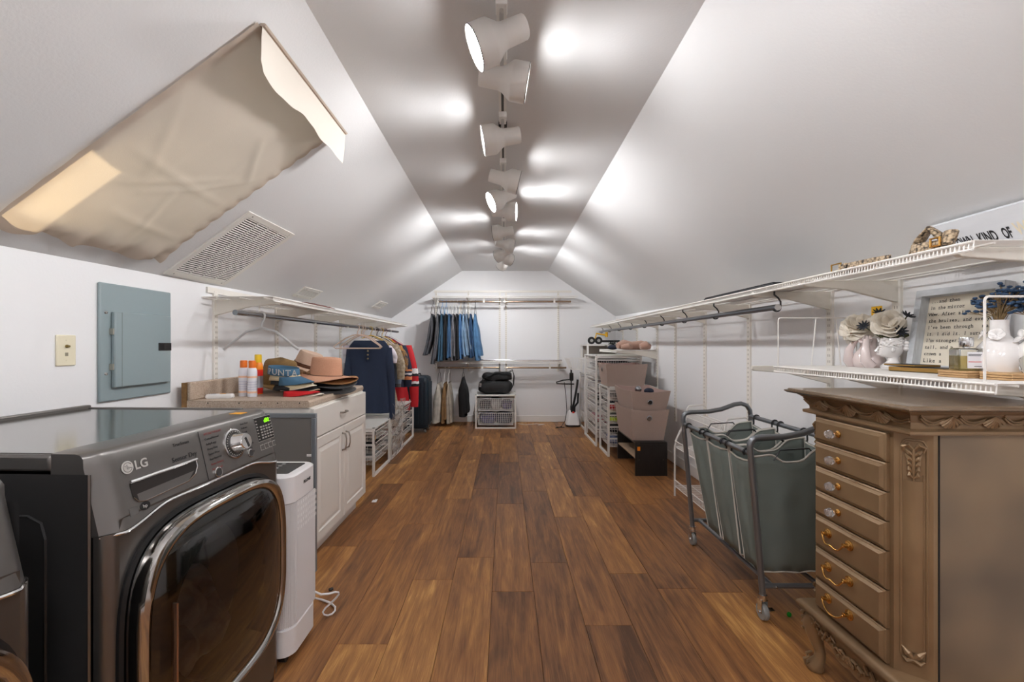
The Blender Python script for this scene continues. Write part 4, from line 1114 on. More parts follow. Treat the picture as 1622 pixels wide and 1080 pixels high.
# cornice
def rect(e, z):
    return [Vector((FX - e, FY0 - 0.065 - e, z)), Vector((DX1, FY0 - 0.065 - e, z)), Vector((DX1, FY1 + 0.035 + e, z)), Vector((FX - e, FY1 + 0.035 + e, z))]
def rails(seq): return MB().loft([rect(e, z) for e, z in seq])
obj('frieze', rails([(0.0, Z1), (0.018, Z1), (0.020, Z1 + 0.004), (0.020, Z1 + 0.011), (0.004, Z1 + 0.016), (0.006, Z1 + 0.034), (0.018, Z1 + 0.056), (0.034, Z1 + 0.068)]), BRZ, ch)
TZ = Z1 + 0.070
topm = mat('bronze_top', '8a745d', 0.22, 0.35, var=(9, 0.25), stretch=(1.2, 8, 1), coat=0.3)
obj('top', rails([(0.040, TZ), (0.056, TZ + 0.001), (0.063, TZ + 0.007), (0.063, TZ + 0.010), (0.055, TZ + 0.013), (0.052, TZ + 0.017)]), topm, ch, smooth=True)
# base moulding
obj('base_moulding', rails([(0.0, Z0), (0.022, Z0 - 0.004), (0.034, Z0 - 0.014), (0.036, Z0 - 0.022), (0.026, Z0 - 0.026), (0.028, Z0 - 0.036), (0.012, Z0 - 0.04)]), BRZ, ch, smooth=True)
# drawers
zs = [(0.870, 0.956), (0.782, 0.866), (0.694, 0.778), (0.606, 0.690), (0.489, 0.602), (0.373, 0.485), (0.268, 0.369)]
GLASSK = mat('cut_crystal', 'f4f4f6', 0.03, trans=0.9)
for i, (za, zb2) in enumerate(zs):
    d = MB()
    def rr3(x_, ins): return [Vector((x_, FY0 + 0.002 + ins, za + ins)), Vector((x_, FY1 - 0.002 - ins, za + ins)), Vector((x_, FY1 - 0.002 - ins, zb2 - ins)), Vector((x_, FY0 + 0.002 + ins, zb2 - ins))]
    d.loft([rr3(FX + 0.004, 0), rr3(FX - 0.010, 0), rr3(FX - 0.013, 0.004), rr3(FX - 0.013, 0.006), rr3(FX - 0.021, 0.014)], True, True)
    dr_ = obj('drawer', d, BRZ, ch)
    zc = (za + zb2) / 2 + 0.004; yc = 1.475; xf_ = FX - 0.021
    QX = Matrix.Rotation(-PI / 2, 4, 'Y')        # lathe axis along -X
    if i < 4:
        kb = MB().lathe([(0.001, 0), (0.011, 0), (0.012, 0.003), (0.007, 0.006), (0.006, 0.012), (0.009, 0.016), (0.001, 0.016)], (xf_, yc, zc), 16, QX)
        kn = obj('knob_collar', kb, GOLD, dr_, smooth=True)
        kb = MB().lathe([(0.001, 0.0155), (0.007, 0.0155), (0.0145, 0.026), (0.0160, 0.032), (0.012, 0.041), (0.001, 0.044)], (xf_, yc, zc), 8, QX)
        obj('crystal_knob', kb, GLASSK, dr_)
    else:
        for yy_ in (yc - 0.047, yc + 0.047):
            kb = MB().lathe([(0.001, 0), (0.0165, 0), (0.0165, 0.002), (0.012, 0.004), (0.012, 0.006), (0.008, 0.008), (0.006, 0.018), (0.0075, 0.021), (0.001, 0.023)], (xf_, yy_, zc + 0.012), 18, QX)
            obj('rosette', kb, GOLD, dr_, smooth=True)
        pts = [(xf_ - 0.018, yc + 0.047, zc + 0.012)]
        for k in range(13):
            f = k / 12; y = yc + 0.047 - 0.094 * f
            sag = 0.026 * math.sin(PI * f) ** 0.7 if i == 6 else 0.026 * math.sin(PI * f) ** 0.7 * (1 + 0.25 * math.sin(2 * PI * f * 1.5))
            pts.append((xf_ - 0.022 - 0.006 * math.sin(PI * f), y, zc + 0.010 - sag))
        pts.append((xf_ - 0.018, yc - 0.047, zc + 0.012))
        rad = [0.0028] * len(pts); rad[7] = 0.0045
        obj('bail_handle', MB().tube(pts, rad, 8), GOLD, dr_, smooth=True)
# carving helpers: C maps (u, v, w): along the face, up, out
def carve_face(o, ud, vd):
    u = Vector(ud).normalized(); v = Vector(vd).normalized(); w = u.cross(v)
    return lambda a, b_, c=0.0: Vector(o) + u * a + v * b_ + w * c
def shell(mb, C, a, b_, s):
    for k in range(7):
        th = math.radians(-52 + 104 * k / 6)
        mb.tube([C(a, b_ + 0.35 * s, 0.001), C(a + 0.5 * s * math.sin(th), b_ + 0.35 * s - 0.45 * s * math.cos(th), 0.004), C(a + 0.95 * s * math.sin(th), b_ + 0.35 * s - 0.88 * s * math.cos(th), 0.001)], [0.0015, 0.0034 * s / 0.03, 0.0042 * s / 0.03], 6)
def swag(mb, C, a0, a1, b_, s):
    for o_, r_ in ((0.0, 0.0034), (0.0075, 0.0026)):
        pts = []
        for k in range(9):
            f = k / 8; pts.append(C(a0 + (a1 - a0) * f, b_ + o_ - 0.016 * math.sin(PI * f) + 0.010 * (1 - f), 0.002))
        mb.tube(pts, r_, 6)
cv = MB()
zf = Z1 + 0.044
Cf = carve_face((FX - 0.017, FY1 + 0.045, zf), (0, -1, 0), (-0.3, 0, 1))
for a in (0.085, 0.205, 0.33): shell(cv, Cf, a, -0.004, 0.042)
for a, e in ((0.0, 0.065), (0.105, 0.185), (0.225, 0.31), (0.35, 0.425)): swag(cv, Cf, a, e, -0.004, 0.03)
obj('front_carving', cv, BRZ, ch, smooth=True)
cv = MB()
Cs = carve_face((FX + 0.04, FY0 - 0.0785, zf), (1, 0, 0), (0, -0.3, 1))
for a in (0.06, 0.18, 0.30): shell(cv, Cs, a, -0.004, 0.040)
for a, e in ((-0.03, 0.04), (0.08, 0.155), (0.205, 0.275), (0.325, 0.38)): swag(cv, Cs, a, e, -0.004, 0.03)
obj('side_carving', cv, BRZ, ch, smooth=True)
# canted corners: frame, leaf, scroll
for near in (True, False):
    if near: a_, b_ = Vector((FX, FY0 - 0.012, 0)), Vector((FX + 0.065, FY0 - 0.065, 0))
    else: a_, b_ = Vector((FX + 0.04, FY1 + 0.034, 0)), Vector((FX, FY1 + 0.012, 0))
    ln_ = (b_ - a_).length
    Cc = carve_face(a_, (b_ - a_), (0, 0, 1))
    zA, zB = Z0 + 0.03, Z1 - 0.02; w = ln_
    fr_ = MB()
    l_, r_ = 0.18 * w, 0.84 * w
    loop = [Cc(l_, zA + 0.03), Cc(l_, zB - 0.03)] + [Cc(l_ + 0.012 - 0.012 * math.cos(t_), zB - 0.03 + 0.028 * math.sin(t_)) for t_ in (0.5, 1.0, 1.5)]
    loop += [Cc(r_ - 0.012 + 0.012 * math.cos(t_), zB - 0.03 + 0.028 * math.sin(t_)) for t_ in (1.5, 1.0, 0.5)] + [Cc(r_, zB - 0.03), Cc(r_, zA + 0.03)]
    loop += [Cc(r_ - 0.012 + 0.012 * math.cos(t_), zA + 0.03 - 0.02 * math.sin(t_)) for t_ in (0.5, 1.0, 1.5)] + [Cc(l_ + 0.012 - 0.012 * math.cos(t_), zA + 0.03 - 0.02 * math.sin(t_)) for t_ in (1.5, 1.0, 0.5)]
    fr_.tube(loop, 0.0036, 6, closed=True)
    loop2 = [p + (Cc(w / 2, (zA + zB) / 2) - p).normalized() * 0.0 for p in loop]
    fr_.tube([Cc(r_ - 0.007, zA + 0.05), Cc(r_ - 0.007, zB - 0.1)], 0.002, 6)
    obj('corner_frame', fr_, BRZ, ch, smooth=True)
    pil = MB(); m0 = 0.5 * w
    pil.loft([[Cc(m0 - 0.26 * w + 0.52 * w * k / 8, z, 0.006 * math.sin(PI * k / 8)) for k in range(9)] for z in (zA + 0.04, zB - 0.12)], closed=False)
    obj('corner_pilaster', pil, BRZ, ch, smooth=True)
    lf_ = MB()
    zc = zB - 0.055
    for sgn in (-1, 1):
        for k in range(5):
            b0 = zc + 0.018 - 0.016 * k
            lf_.tube([Cc(m0, b0 - 0.012, 0.004), Cc(m0 + sgn * 0.010, b0 - 0.002, 0.007), Cc(m0 + sgn * (0.021 - 0.0035 * k), b0 + 0.010, 0.003)], [0.003, 0.0055, 0.002], 6)
        lf_.tube([Cc(m0, zc + 0.024, 0.004), Cc(m0 + sgn * 0.012, zc + 0.040, 0.007), Cc(m0 + sgn * 0.024, zc + 0.034, 0.006), Cc(m0 + sgn * 0.021, zc + 0.020, 0.004)], [0.004, 0.006, 0.006, 0.003], 6)
    lf_.tube([Cc(m0, zc + 0.03, 0.005), Cc(m0, zc - 0.03, 0.008), Cc(m0, zc - 0.075, 0.002)], [0.004, 0.004, 0.002], 6)
    obj('corner_leaf', lf_, BRZ, ch, smooth=True)
    sc_ = MB()
    for sgn in (-1, 1):
        M4 = Matrix(((1, 0, 0, 0), (0, 1, 0, 0), (0, 0, 1, 0), (0, 0, 0, 1)))
        sc_.tube([Cc(m0, zA + 0.022, 0.005), Cc(m0 + sgn * 0.012, zA + 0.036, 0.007), Cc(m0 + sgn * 0.026, zA + 0.050, 0.003)], [0.006, 0.0095, 0.002], 8)
        sc_.tube([Cc(m0, zA + 0.02, 0.006), Cc(m0 + sgn * 0.014, zA + 0.012, 0.007), Cc(m0 + sgn * 0.024, zA + 0.020, 0.003)], [0.006, 0.007, 0.003], 8)
    obj('corner_scroll', sc_, BRZ, ch, smooth=True)
# apron and cabriole legs
def apron(o, ud, n_, L_):
    C = carve_face(o, ud, (0, 0, 1))
    pl = [(0, 0), (L_, 0)] + [(L_ * (1 - k / 24), -0.045 - 0.042 * math.sin(PI * k / 24) ** 2 - 0.012 * abs(math.sin(PI * k / 24 * 4))) for k in range(25)]
    a_ = MB().prism(pl, lambda p, t: C(p[0], p[1], t), -0.014, 0.0)
    ap = obj('apron', a_, BRZ, ch)
    c_ = MB(); RR = random.Random(5)
    for sgn in (-1, 1):
        for k in range(7):
            f = k / 6; u = L_ / 2 + sgn * (0.012 + 0.40 * L_ * f); v = -0.055 + 0.022 * f - 0.01 * math.sin(k * 2.0)
            c_.tube([C(u, v, 0.002), C(u + sgn * 0.010, v + 0.014, 0.007), C(u + sgn * 0.022, v + 0.010 * math.cos(k), 0.005), C(u + sgn * 0.018, v - 0.006, 0.003)], [0.003, 0.006, 0.0055, 0.002], 6)
            c_.ell(C(u + sgn * 0.008, v - 0.012, 0.004), (0.006, 0.006, 0.006), 6)
    shell(c_, C, L_ / 2, -0.056, 0.030)
    obj('apron_carving', c_, BRZ, ap, smooth=True)
apron((FX - 0.004, FY1 + 0.03, Z0 - 0.036), (0, -1, 0), 0, FY1 - FY0 + 0.06)
apron((FX + 0.05, FY0 - 0.066, Z0 - 0.036), (1, 0, 0), 0, DX1 - FX - 0.06)
def cab_leg(x, y, dx, dy):
    d = Vector((dx, dy, 0)).normalized()
    z0 = Z0 - 0.036
    pts = [(0.000, z0, 0.034), (0.014, z0 - 0.03, 0.037), (0.022, z0 - 0.06, 0.034), (0.018, z0 - 0.10, 0.026), (0.006, z0 - 0.135, 0.020), (0.000, 0.075, 0.0175), (0.002, 0.05, 0.019), (0.012, 0.030, 0.026), (0.018, 0.016, 0.030), (0.016, 0.004, 0.028), (0.016, 0.0, 0.024)]
    mb = MB(); rings = []
    for o_, z, r in pts:
        c = Vector((x, y, z)) + d * o_
        rings.append([c + Vector((r * math.cos(2 * PI * j / 16), r * math.sin(2 * PI * j / 16), 0)) for j in range(16)])
    mb.loft(rings)
    lg_ = obj('leg', mb, BRZ, ch, smooth=True)
    k_ = MB(); w = d.cross(Vector((0, 0, 1)))
    c = Vector((x, y, 0.024)) + d * 0.042
    for s_ in (-1, 1):
        k_.tube([c + w * (0.020 * s_) + Vector((0, 0, 0.028)) - d * 0.012, c + w * (0.021 * s_) + d * 0.004 + Vector((0, 0, 0.012)), c + w * (0.019 * s_) + Vector((0, 0, -0.006)), c + w * (0.019 * s_) - d * 0.01 + Vector((0, 0, 0.006))], [0.003, 0.006, 0.006, 0.004], 6)
    c = Vector((x, y, z0 - 0.055)) + d * 0.054
    obj('leg_carving', k_, BRZ, lg_, smooth=True, kind='stuff')
    for q in range(4):
        obj('leg_bead', MB().ell(c + Vector((0, 0, 0.03 - 0.02 * q)), (0.009 - 0.001 * q,) * 3, 6), BRZ, lg_, smooth=True)
cab_leg(FX + 0.028, FY1 + 0.028, -1, 1); cab_leg(FX + 0.028, FY0 - 0.028, -1, -1)
cab_leg(DX1 - 0.03, FY1 + 0.028, 1, 1); cab_leg(DX1 - 0.03, FY0 - 0.028, 1, -1)

# ------------------------------------------------------------------ laundry sorter cart
TUBE = mat('cart_tube', '85888c', 0.3, 0.75)
BAG = mat('bag_grey', '6f7771', 0.75, bump=(500, 0.15), var=(6, 0.12))
PIPE = mat('bag_piping', 'c2bdb4', 0.8)
HOOK = mat('black_wire', '1b1b1c', 0.35)
ca = thing('laundry_cart', 'three bag grey rolling laundry sorter beside the bronze chest', 'laundry cart', (1.31, 2.29, 0))
NY, FYc = 1.935, 2.66
def endframe(y):
    pts = [(1.145, y, 0.105), (1.120, y, 0.40), (1.092, y, 0.72), (1.088, y, 0.765)]
    pts += [Vector((1.116, y, 0.772)) + Vector((-0.028 * math.cos(a), 0, 0.034 * math.sin(a))) for a in (0.3, 0.8, 1.25)]
    pts += [(1.135, y, 0.808), (1.24, y, 0.812), (1.32, y, 0.826), (1.40, y, 0.856), (1.44, y, 0.862), (1.475, y, 0.85), (1.495, y, 0.82), (1.50, y, 0.78), (1.485, y, 0.40), (1.465, y, 0.105)]
    return pts
for y in (NY, FYc):
    obj('end_frame', MB().tube(endframe(y), 0.0135, 10), TUBE, ca, smooth=True)
    obj('cross_bar', MB().tube([(1.142, y, 0.15), (1.468, y, 0.15)], 0.0115, 8), TUBE, ca, smooth=True)
    for x in (1.20, 1.37, 1.42):
        b_ = MB().ell((x, y - 0.012, 0.15), (0.006, 0.006, 0.006), 6); obj('bolt', b_, CHROME, ca)
obj('side_rail', MB().tube([(1.094, NY, 0.735), (1.094, FYc, 0.735)], 0.0125, 10), TUBE, ca, smooth=True)
obj('side_rail', MB().tube([(1.497, NY, 0.785), (1.497, FYc, 0.785)], 0.0125, 10), TUBE, ca, smooth=True)
for x in (1.185, 1.40):
    obj('base_bar', MB().tube([(x, NY, 0.15), (x, FYc, 0.15)], 0.0105, 8), TUBE, ca, smooth=True)
RUB = mat('caster_rubber', '8d8d8a', 0.5)
for x, yy_ in ((1.145, NY), (1.145, FYc), (1.465, NY), (1.465, FYc)):
    fk = MB()
    fk.cyl((x, yy_, 0.088), (x, yy_, 0.112), 0.017, 12)
    for s_ in (-0.014, 0.014): fk.box(x + s_ - 0.0015, x + s_ + 0.0015, yy_ - 0.016, yy_ + 0.016, 0.035, 0.092)
    fo = obj('caster_fork', fk, CHROME, ca)
    obj('caster_wheel', MB().lathe([(0.006, -0.010), (0.034, -0.011), (0.037, -0.006), (0.037, 0.006), (0.034, 0.011), (0.006, 0.010)], (x, yy_, 0.037), 20, Matrix.Rotation(PI / 2, 4, 'Y')), RUB, fo, smooth=True)
    obj('caster_axle', MB().cyl((x - 0.02, yy_, 0.037), (x + 0.02, yy_, 0.037), 0.006, 8), CHROME, fo)
obj('brake_lever', MB().box(1.162, 1.182, NY - 0.03, NY - 0.005, 0.05, 0.056), CHROME, ca)
def sorter_bag(ya, yb, yba, ybb, zt=0.705, zb=0.205):
    """ya near / yb far at the top, yba, ybb at the bottom"""
    def pt(u, v, s):      # s: side index 0 near,1 far,2 left,3 right ; u along, v down
        yn = ya + (yba - ya) * v; yf = yb + (ybb - yb) * v
        xl = 1.108 + 0.032 * v; xr = 1.478 - 0.03 * v
        zl = zt + (0.0) ; zr_ = zt + 0.045
        if s == 0: x, y = xl + (xr - xl) * u, yn
        elif s == 1: x, y = xl + (xr - xl) * u, yf
        elif s == 2: x, y = xl, yn + (yf - yn) * u
        else: x, y = xr, yn + (yf - yn) * u
        f = (x - xl) / (xr - xl); ztop = zl + (zr_ - zl) * f
        if s in (0, 1): ztop += 0.012 - 0.045 * math.exp(-((u - 0.5) / 0.20) ** 4) * (1 if s == 0 else 1)
        else: ztop -= 0.012 * math.sin(PI * u)
        z = ztop + (zb - ztop) * v
        bul = 0.012 * math.sin(PI * v) * math.sin(PI * u) + 0.012 * nz(u * 4 + s * 3, v * 5, ya * 7) * math.sin(PI * u)
        if s == 0: y -= bul
        elif s == 1: y += bul
        elif s == 2: x -= bul
        else: x += bul
        return Vector((x, y, z))
    mb = MB()
    for s in range(4): mb.grid(lambda u, v: pt(u, v, s), 16, 12)
    mb.grid(lambda u, v: pt(u, 1, 0).lerp(pt(u, 1, 1), v), 4, 4)
    bg = obj('bag', mb, BAG, ca, smooth=True, solid=0.003, weld=True)
    pp = MB()
    for s in (0, 1): pp.tube([pt(i / 24, 0, s) for i in range(25)], 0.005, 5)
    for s in (2, 3): pp.tube([pt(i / 10, 0, s) + Vector((0, 0, -0.006)) for i in range(11)], 0.005, 5)
    for s, u in ((0, 0), (0, 1), (1, 0), (1, 1)): pp.tube([pt(u, i / 10, s) for i in range(11)], 0.0042, 5)
    pp.tube([pt(i / 8, 1, 0) for i in range(9)], 0.004, 5)
    obj('bag_piping', pp, PIPE, bg, smooth=True)
    for s in (0, 1):
        y_ = pt(0.5, 0, s).y
        hd = MB(); zt_ = pt(0.5, 0, s).z
        hd.tube([(1.205, y_, zt_ + 0.005), (1.235, y_, zt_ + 0.052), (1.365, y_, zt_ + 0.060), (1.40, y_, zt_ + 0.02)], 0.0035, 6)
        obj('bag_handle', hd, HOOK, bg, smooth=True)
        fl = MB().grid(lambda u, v: Vector((1.19 + 0.225 * u, y_ + (0.012 if s == 0 else -0.012) + 0.004 * nz(u * 5, v), zt_ - 0.006 - 0.07 * v)), 6, 3)
        obj('bag_pocket', fl, BAG, bg, solid=0.002)
    for s, xr_, zr_ in ((2, 1.094, 0.735), (3, 1.497, 0.785)):
        for u in (0.08, 0.92):
            p = pt(u, 0, s); sg = 1 if s == 2 else -1
            hk = MB().tube([(p.x, p.y, p.z - 0.012), (xr_ + sg * 0.016, p.y, zr_ - 0.03)] + [Vector((xr_, p.y, zr_)) + Vector((sg * 0.017 * math.cos(a), 0, 0.017 * math.sin(a))) for a in [PI * k / 8 * 1.25 for k in range(9)]], 0.0042, 6)
            obj('bag_hook', hk, HOOK, bg, smooth=True)
sorter_bag(1.955, 2.150, 1.950, 2.070)
sorter_bag(2.165, 2.385, 2.110, 2.270)
sorter_bag(2.400, 2.610, 2.300, 2.440)

# ------------------------------------------------------------------ small wire rack behind the cart
rk = thing('wire_rack', 'white three tier wire rack standing behind the laundry cart', 'rack', (1.53, 3.2, 0))
RW = mat('rack_white', 'e2dfdb', 0.35)
RY0, RY1 = 2.90, 3.52
for y in (RY0, RY1):
    obj('rack_side', MB().tube([(1.372, y, 0.0), (1.372, y, 0.40), (1.385, y, 0.46), (1.46, y, 0.62), (1.47, y, 0.70), (1.485, y, 0.725), (1.60, y, 0.735), (1.625, y, 0.72), (1.635, y, 0.66), (1.64, y, 0.0)], 0.007, 6), RW, rk, smooth=True)
for xa, z, dz in ((1.372, 0.085, 0.0), (1.372, 0.40, 0.0), (1.465, 0.64, 0.0)):
    w_ = MB(); n_ = int((RY1 - RY0) / 0.022)
    for i in range(n_ + 1):
        y = RY0 + (RY1 - RY0) * i / n_
        w_.tube([(xa + 0.003, y, z + 0.045), (xa + 0.003, y, z), (1.637, y, z)], 0.0022, 4)
    obj('tier_wire', w_, RW, rk, kind='stuff')
    for x, zz in ((xa, z + 0.045), (xa, z - 0.004), (1.637, z), ((xa + 1.637) / 2, z - 0.004)):
        obj('tier_rail', MB().tube([(x, RY0, zz), (x, RY1, zz)], 0.004, 5), RW, rk)
# ------------------------------------------------------------------ drawer frames with wire baskets
def drawer_frame(label, xf, xb, y0, y1, h, nd, contents=None, face='x', top=True, basket_h=None, group=None, z_first=0.10, out=0.0, baskets=True, cat='drawer unit', dense=0.028):
    """steel frame on the floor; drawers pull out towards xf (face x) or towards y0 (face y)"""
    lx, hx = min(xf, xb), max(xf, xb)
    t = thing('drawer_unit', label, cat, ((xf + xb) / 2, (y0 + y1) / 2, 0), group=group)
    p = 0.011
    for x in (lx + p, hx - p):
        for y in (y0 + p, y1 - p):
            obj('post', MB().box(x - p, x + p, y - p, y + p, 0.0, h), WIRE, t, bevel=0.002)
            obj('post_cap', MB().box(x - p * 0.9, x + p * 0.9, y - p * 0.9, y + p * 0.9, h, h + 0.008), mat('cap_grey', '7d7c79', 0.5), t)
    bars = []
    if face == 'x':
        for x in (lx + p, hx - p): bars.append((x - p, x + p, y0 + 2 * p, y1 - 2 * p, 0.0, 0.022))
        for y in (y0 + p, y1 - p): bars.append((lx + 2 * p, hx - 2 * p, y - p, y + p, h - 0.03, h - 0.012))
    else:
        for y in (y0 + p, y1 - p): bars.append((lx + 2 * p, hx - 2 * p, y - p, y + p, 0.0, 0.02))
        for x in (lx + p, hx - p): bars.append((x - p, x + p, y0 + 2 * p, y1 - 2 * p, h - 0.03, h - 0.012))
    for br_ in bars: obj('rail', MB().box(*br_), WIRE, t)
    if top:
        obj('top_board', MB().box(lx + 0.001, hx - 0.001, y0 + 0.001, y1 - 0.001, h - 0.012, h + 0.003), mat('top_melamine', 'd9d7d2', 0.4), t, bevel=0.002)
    pitch = (h - z_first - 0.02) / nd
    for k in range(nd):
        z0 = z_first + pitch * k
        bh = basket_h or pitch * 0.78
        zt_ = z0 + bh
        if face == 'x': rs = [(lx + 2 * p, hx - 2 * p, y - 0.004, y + 0.004, zt_ - 0.014, zt_ - 0.002) for y in (y0 + 2 * p, y1 - 2 * p)]
        else: rs = [(x - 0.004, x + 0.004, y0 + 2 * p, y1 - 2 * p, zt_ - 0.014, zt_ - 0.002) for x in (lx + 2 * p, hx - 2 * p)]
        for br_ in rs: obj('runner', MB().box(*br_), WIRE, t)
        if not baskets: continue
        w = MB(); r_ = 0.0021
        a0, a1, b0, b1 = lx + 0.018, hx - 0.018, y0 + 0.028, y1 - 0.028
        if face == 'y': a0, a1, b0, b1 = lx + 0.028, hx - 0.028, y0 + 0.012, y1 - 0.018
        nx, ny = max(3, int((a1 - a0) / dense)), max(3, int((b1 - b0) / dense))
        ins = 0.018
        for i in range(nx + 1):
            x = a0 + (a1 - a0) * i / nx; xi = a0 + ins + (a1 - a0 - 2 * ins) * i / nx
            w.tube([(x, b0, zt_), (xi, b0 + ins, z0), (xi, b1 - ins, z0), (x, b1, zt_)], r_, 4, caps=False)
        for i in range(ny + 1):
            y = b0 + (b1 - b0) * i / ny; yi = b0 + ins + (b1 - b0 - 2 * ins) * i / ny
            w.tube([(a0, y, zt_), (a0 + ins, yi, z0), (a1 - ins, yi, z0), (a1, y, zt_)], r_, 4, caps=False)
        nzz = max(2, int(bh / dense))
        for i in range(nzz + 1):
            f = i / nzz; q = ins * (1 - f); z = z0 + bh * f
            w.tube([(a0 + q, b0 + q, z), (a1 - q, b0 + q, z), (a1 - q, b1 - q, z), (a0 + q, b1 - q, z)], r_ * (2.0 if i == nzz else 1), 4, closed=True)
        obj('wire_basket', w, WIRE, t)
        if contents:
            for j, (m, hf) in enumerate(contents[k % len(contents)]):
                nn = len(contents[k % len(contents)])
                b_ = MB()
                if face == 'x': ya, yb_ = b0 + 0.03 + (b1 - b0 - 0.06) * j / nn, b0 + 0.03 + (b1 - b0 - 0.06) * (j + 1) / nn; bx0, bx1 = a0 + 0.03, a1 - 0.03
                else: bx0, bx1 = a0 + 0.03 + (a1 - a0 - 0.06) * j / nn, a0 + 0.03 + (a1 - a0 - 0.06) * (j + 1) / nn; ya, yb_ = b0 + 0.03, b1 - 0.03
                b_.ell(((bx0 + bx1) / 2, (ya + yb_) / 2, z0 + 0.004 + bh * hf / 2), ((bx1 - bx0) / 2, (yb_ - ya) / 2, bh * hf / 2), 12)
                for i, v in enumerate(b_.v):
                    v2 = v.copy(); c = Vector(((bx0 + bx1) / 2, (ya + yb_) / 2, z0 + bh * hf / 2)); dd = v - c
                    ex = lambda a, s: math.copysign(min(s, abs(a) * 1.35), a)
                    v2 = c + Vector((ex(dd.x, (bx1 - bx0) / 2), ex(dd.y, (yb_ - ya) / 2), ex(dd.z, bh * hf / 2)))
                    b_.v[i] = v2 + noise.noise_vector(v * 25) * 0.008 + Vector((0, 0, 0.008))
                tg_ = obj('folded_clothes', b_, m, None, smooth=True, org=Vector(((bx0 + bx1) / 2, (ya + yb_) / 2, z0)))
                CONT.append((tg_, m.name, label, k, j))
    return t
CONT = []
PURP = mat('purple_cloth', '58508a', 0.85, var=(20, 0.6, '2b2940')); NAVY = mat('navy_cloth', '2a3145', 0.85, var=(30, 0.5)); PINKC = mat('pink_cloth', 'c98f93', 0.85, var=(25, 0.4))
LIME = mat('lime_cloth', 'b9cc2a', 0.8); LBLUE = mat('pale_blue_cloth', '8d97b8', 0.85, var=(25, 0.5, '4e587a')); BLKC = mat('black_cloth', '1d1c20', 0.85, var=(25, 0.4))
GREYC = mat('light_grey_cloth', 'bdbab6', 0.85, var=(20, 0.4)); REDK = mat('bright_red_cloth', 'b3222b', 0.8); TANC = mat('tan_cloth', '9b8266', 0.85)
# right wall towers
drawer_frame('low white basket tower in the far right corner behind the steamer', 1.13, 1.68, 6.04, 6.60, 0.80, 4, [[(GREYC, .6)], [(LBLUE, .5)], [(PINKC, .6)], [(PURP, .6)]])
drawer_frame('tall white basket tower against right wall behind the bins', 1.085, 1.64, 5.22, 5.96, 1.09, 7, [[(GREYC, .5)], [(PINKC, .8)], [(GREYC, .5)], [(BLKC, .4)], [(GREYC, .5)], [(GREYC, .6)], [(BLKC, .6)]])
drawer_frame('white basket tower under the fabric bin, nearest on the right', 1.118, 1.655, 4.74, 5.18, 0.755, 5, [[(LBLUE, .9)], [(BLKC, .6)], [(LIME, .4), (BLKC, .5)], [(REDK, .6), (NAVY, .7)], [(GREYC, .6), (BLKC, .5)]])
# open cube shelf above the far tower and the pulled out wire basket
cu = thing('cubby_shelf', 'white open cubby behind the tall basket tower', 'shelf', (1.40, 6.2, 0.83))
for a in ((1.14, 1.68, 6.05, 6.58, 1.205, 1.225), (1.14, 1.68, 6.05, 6.58, 1.015, 1.03)):
    obj('board', MB().box(*a), mat('cubby_white', 'd8d5d0', 0.4), cu)
for x, y in ((1.15, 6.06), (1.15, 6.57), (1.67, 6.06), (1.67, 6.57)):
    obj('post', MB().box(x - 0.012, x + 0.012, y - 0.012, y + 0.012, 0.812, 1.23), WIRE, cu)
obj('back_panel', MB().box(1.17, 1.67, 6.560, 6.566, 1.03, 1.205), mat('cubby_grey', 'a59c92', 0.6), cu)
pb_ = MB()
def basket(mb, x0, x1, y0, y1, z0, z1, ins, st, r_=0.0022):
    nx, ny = int((x1 - x0) / st), int((y1 - y0) / st)
    for i in range(nx + 1):
        f = i / nx; x = x0 + (x1 - x0) * f; xi = x0 + ins + (x1 - x0 - 2 * ins) * f
        mb.tube([(x, y0, z1), (xi, y0 + ins, z0), (xi, y1 - ins, z0), (x, y1, z1)], r_, 4, caps=False)
    for i in range(ny + 1):
        f = i / ny; y = y0 + (y1 - y0) * f; yi = y0 + ins + (y1 - y0 - 2 * ins) * f
        mb.tube([(x0, y, z1), (x0 + ins, yi, z0), (x1 - ins, yi, z0), (x1, y, z1)], r_, 4, caps=False)
    for k in range(5):
        f = k / 4; q = ins * (1 - f); z = z0 + (z1 - z0) * f
        mb.tube([(x0 + q, y0 + q, z), (x1 - q, y0 + q, z), (x1 - q, y1 - q, z), (x0 + q, y1 - q, z)], r_ * (2 if k == 4 else 1), 4, closed=True)
    return mb
wb = thing('wire_basket', 'white wire basket jutting out from the right corner above steamer', 'basket', (1.1, 6.3, 0.85))
obj('basket_wire', basket(MB(), 0.90, 1.125, 6.10, 6.54, 0.865, 1.02, 0.05, 0.045), WIRE, wb)
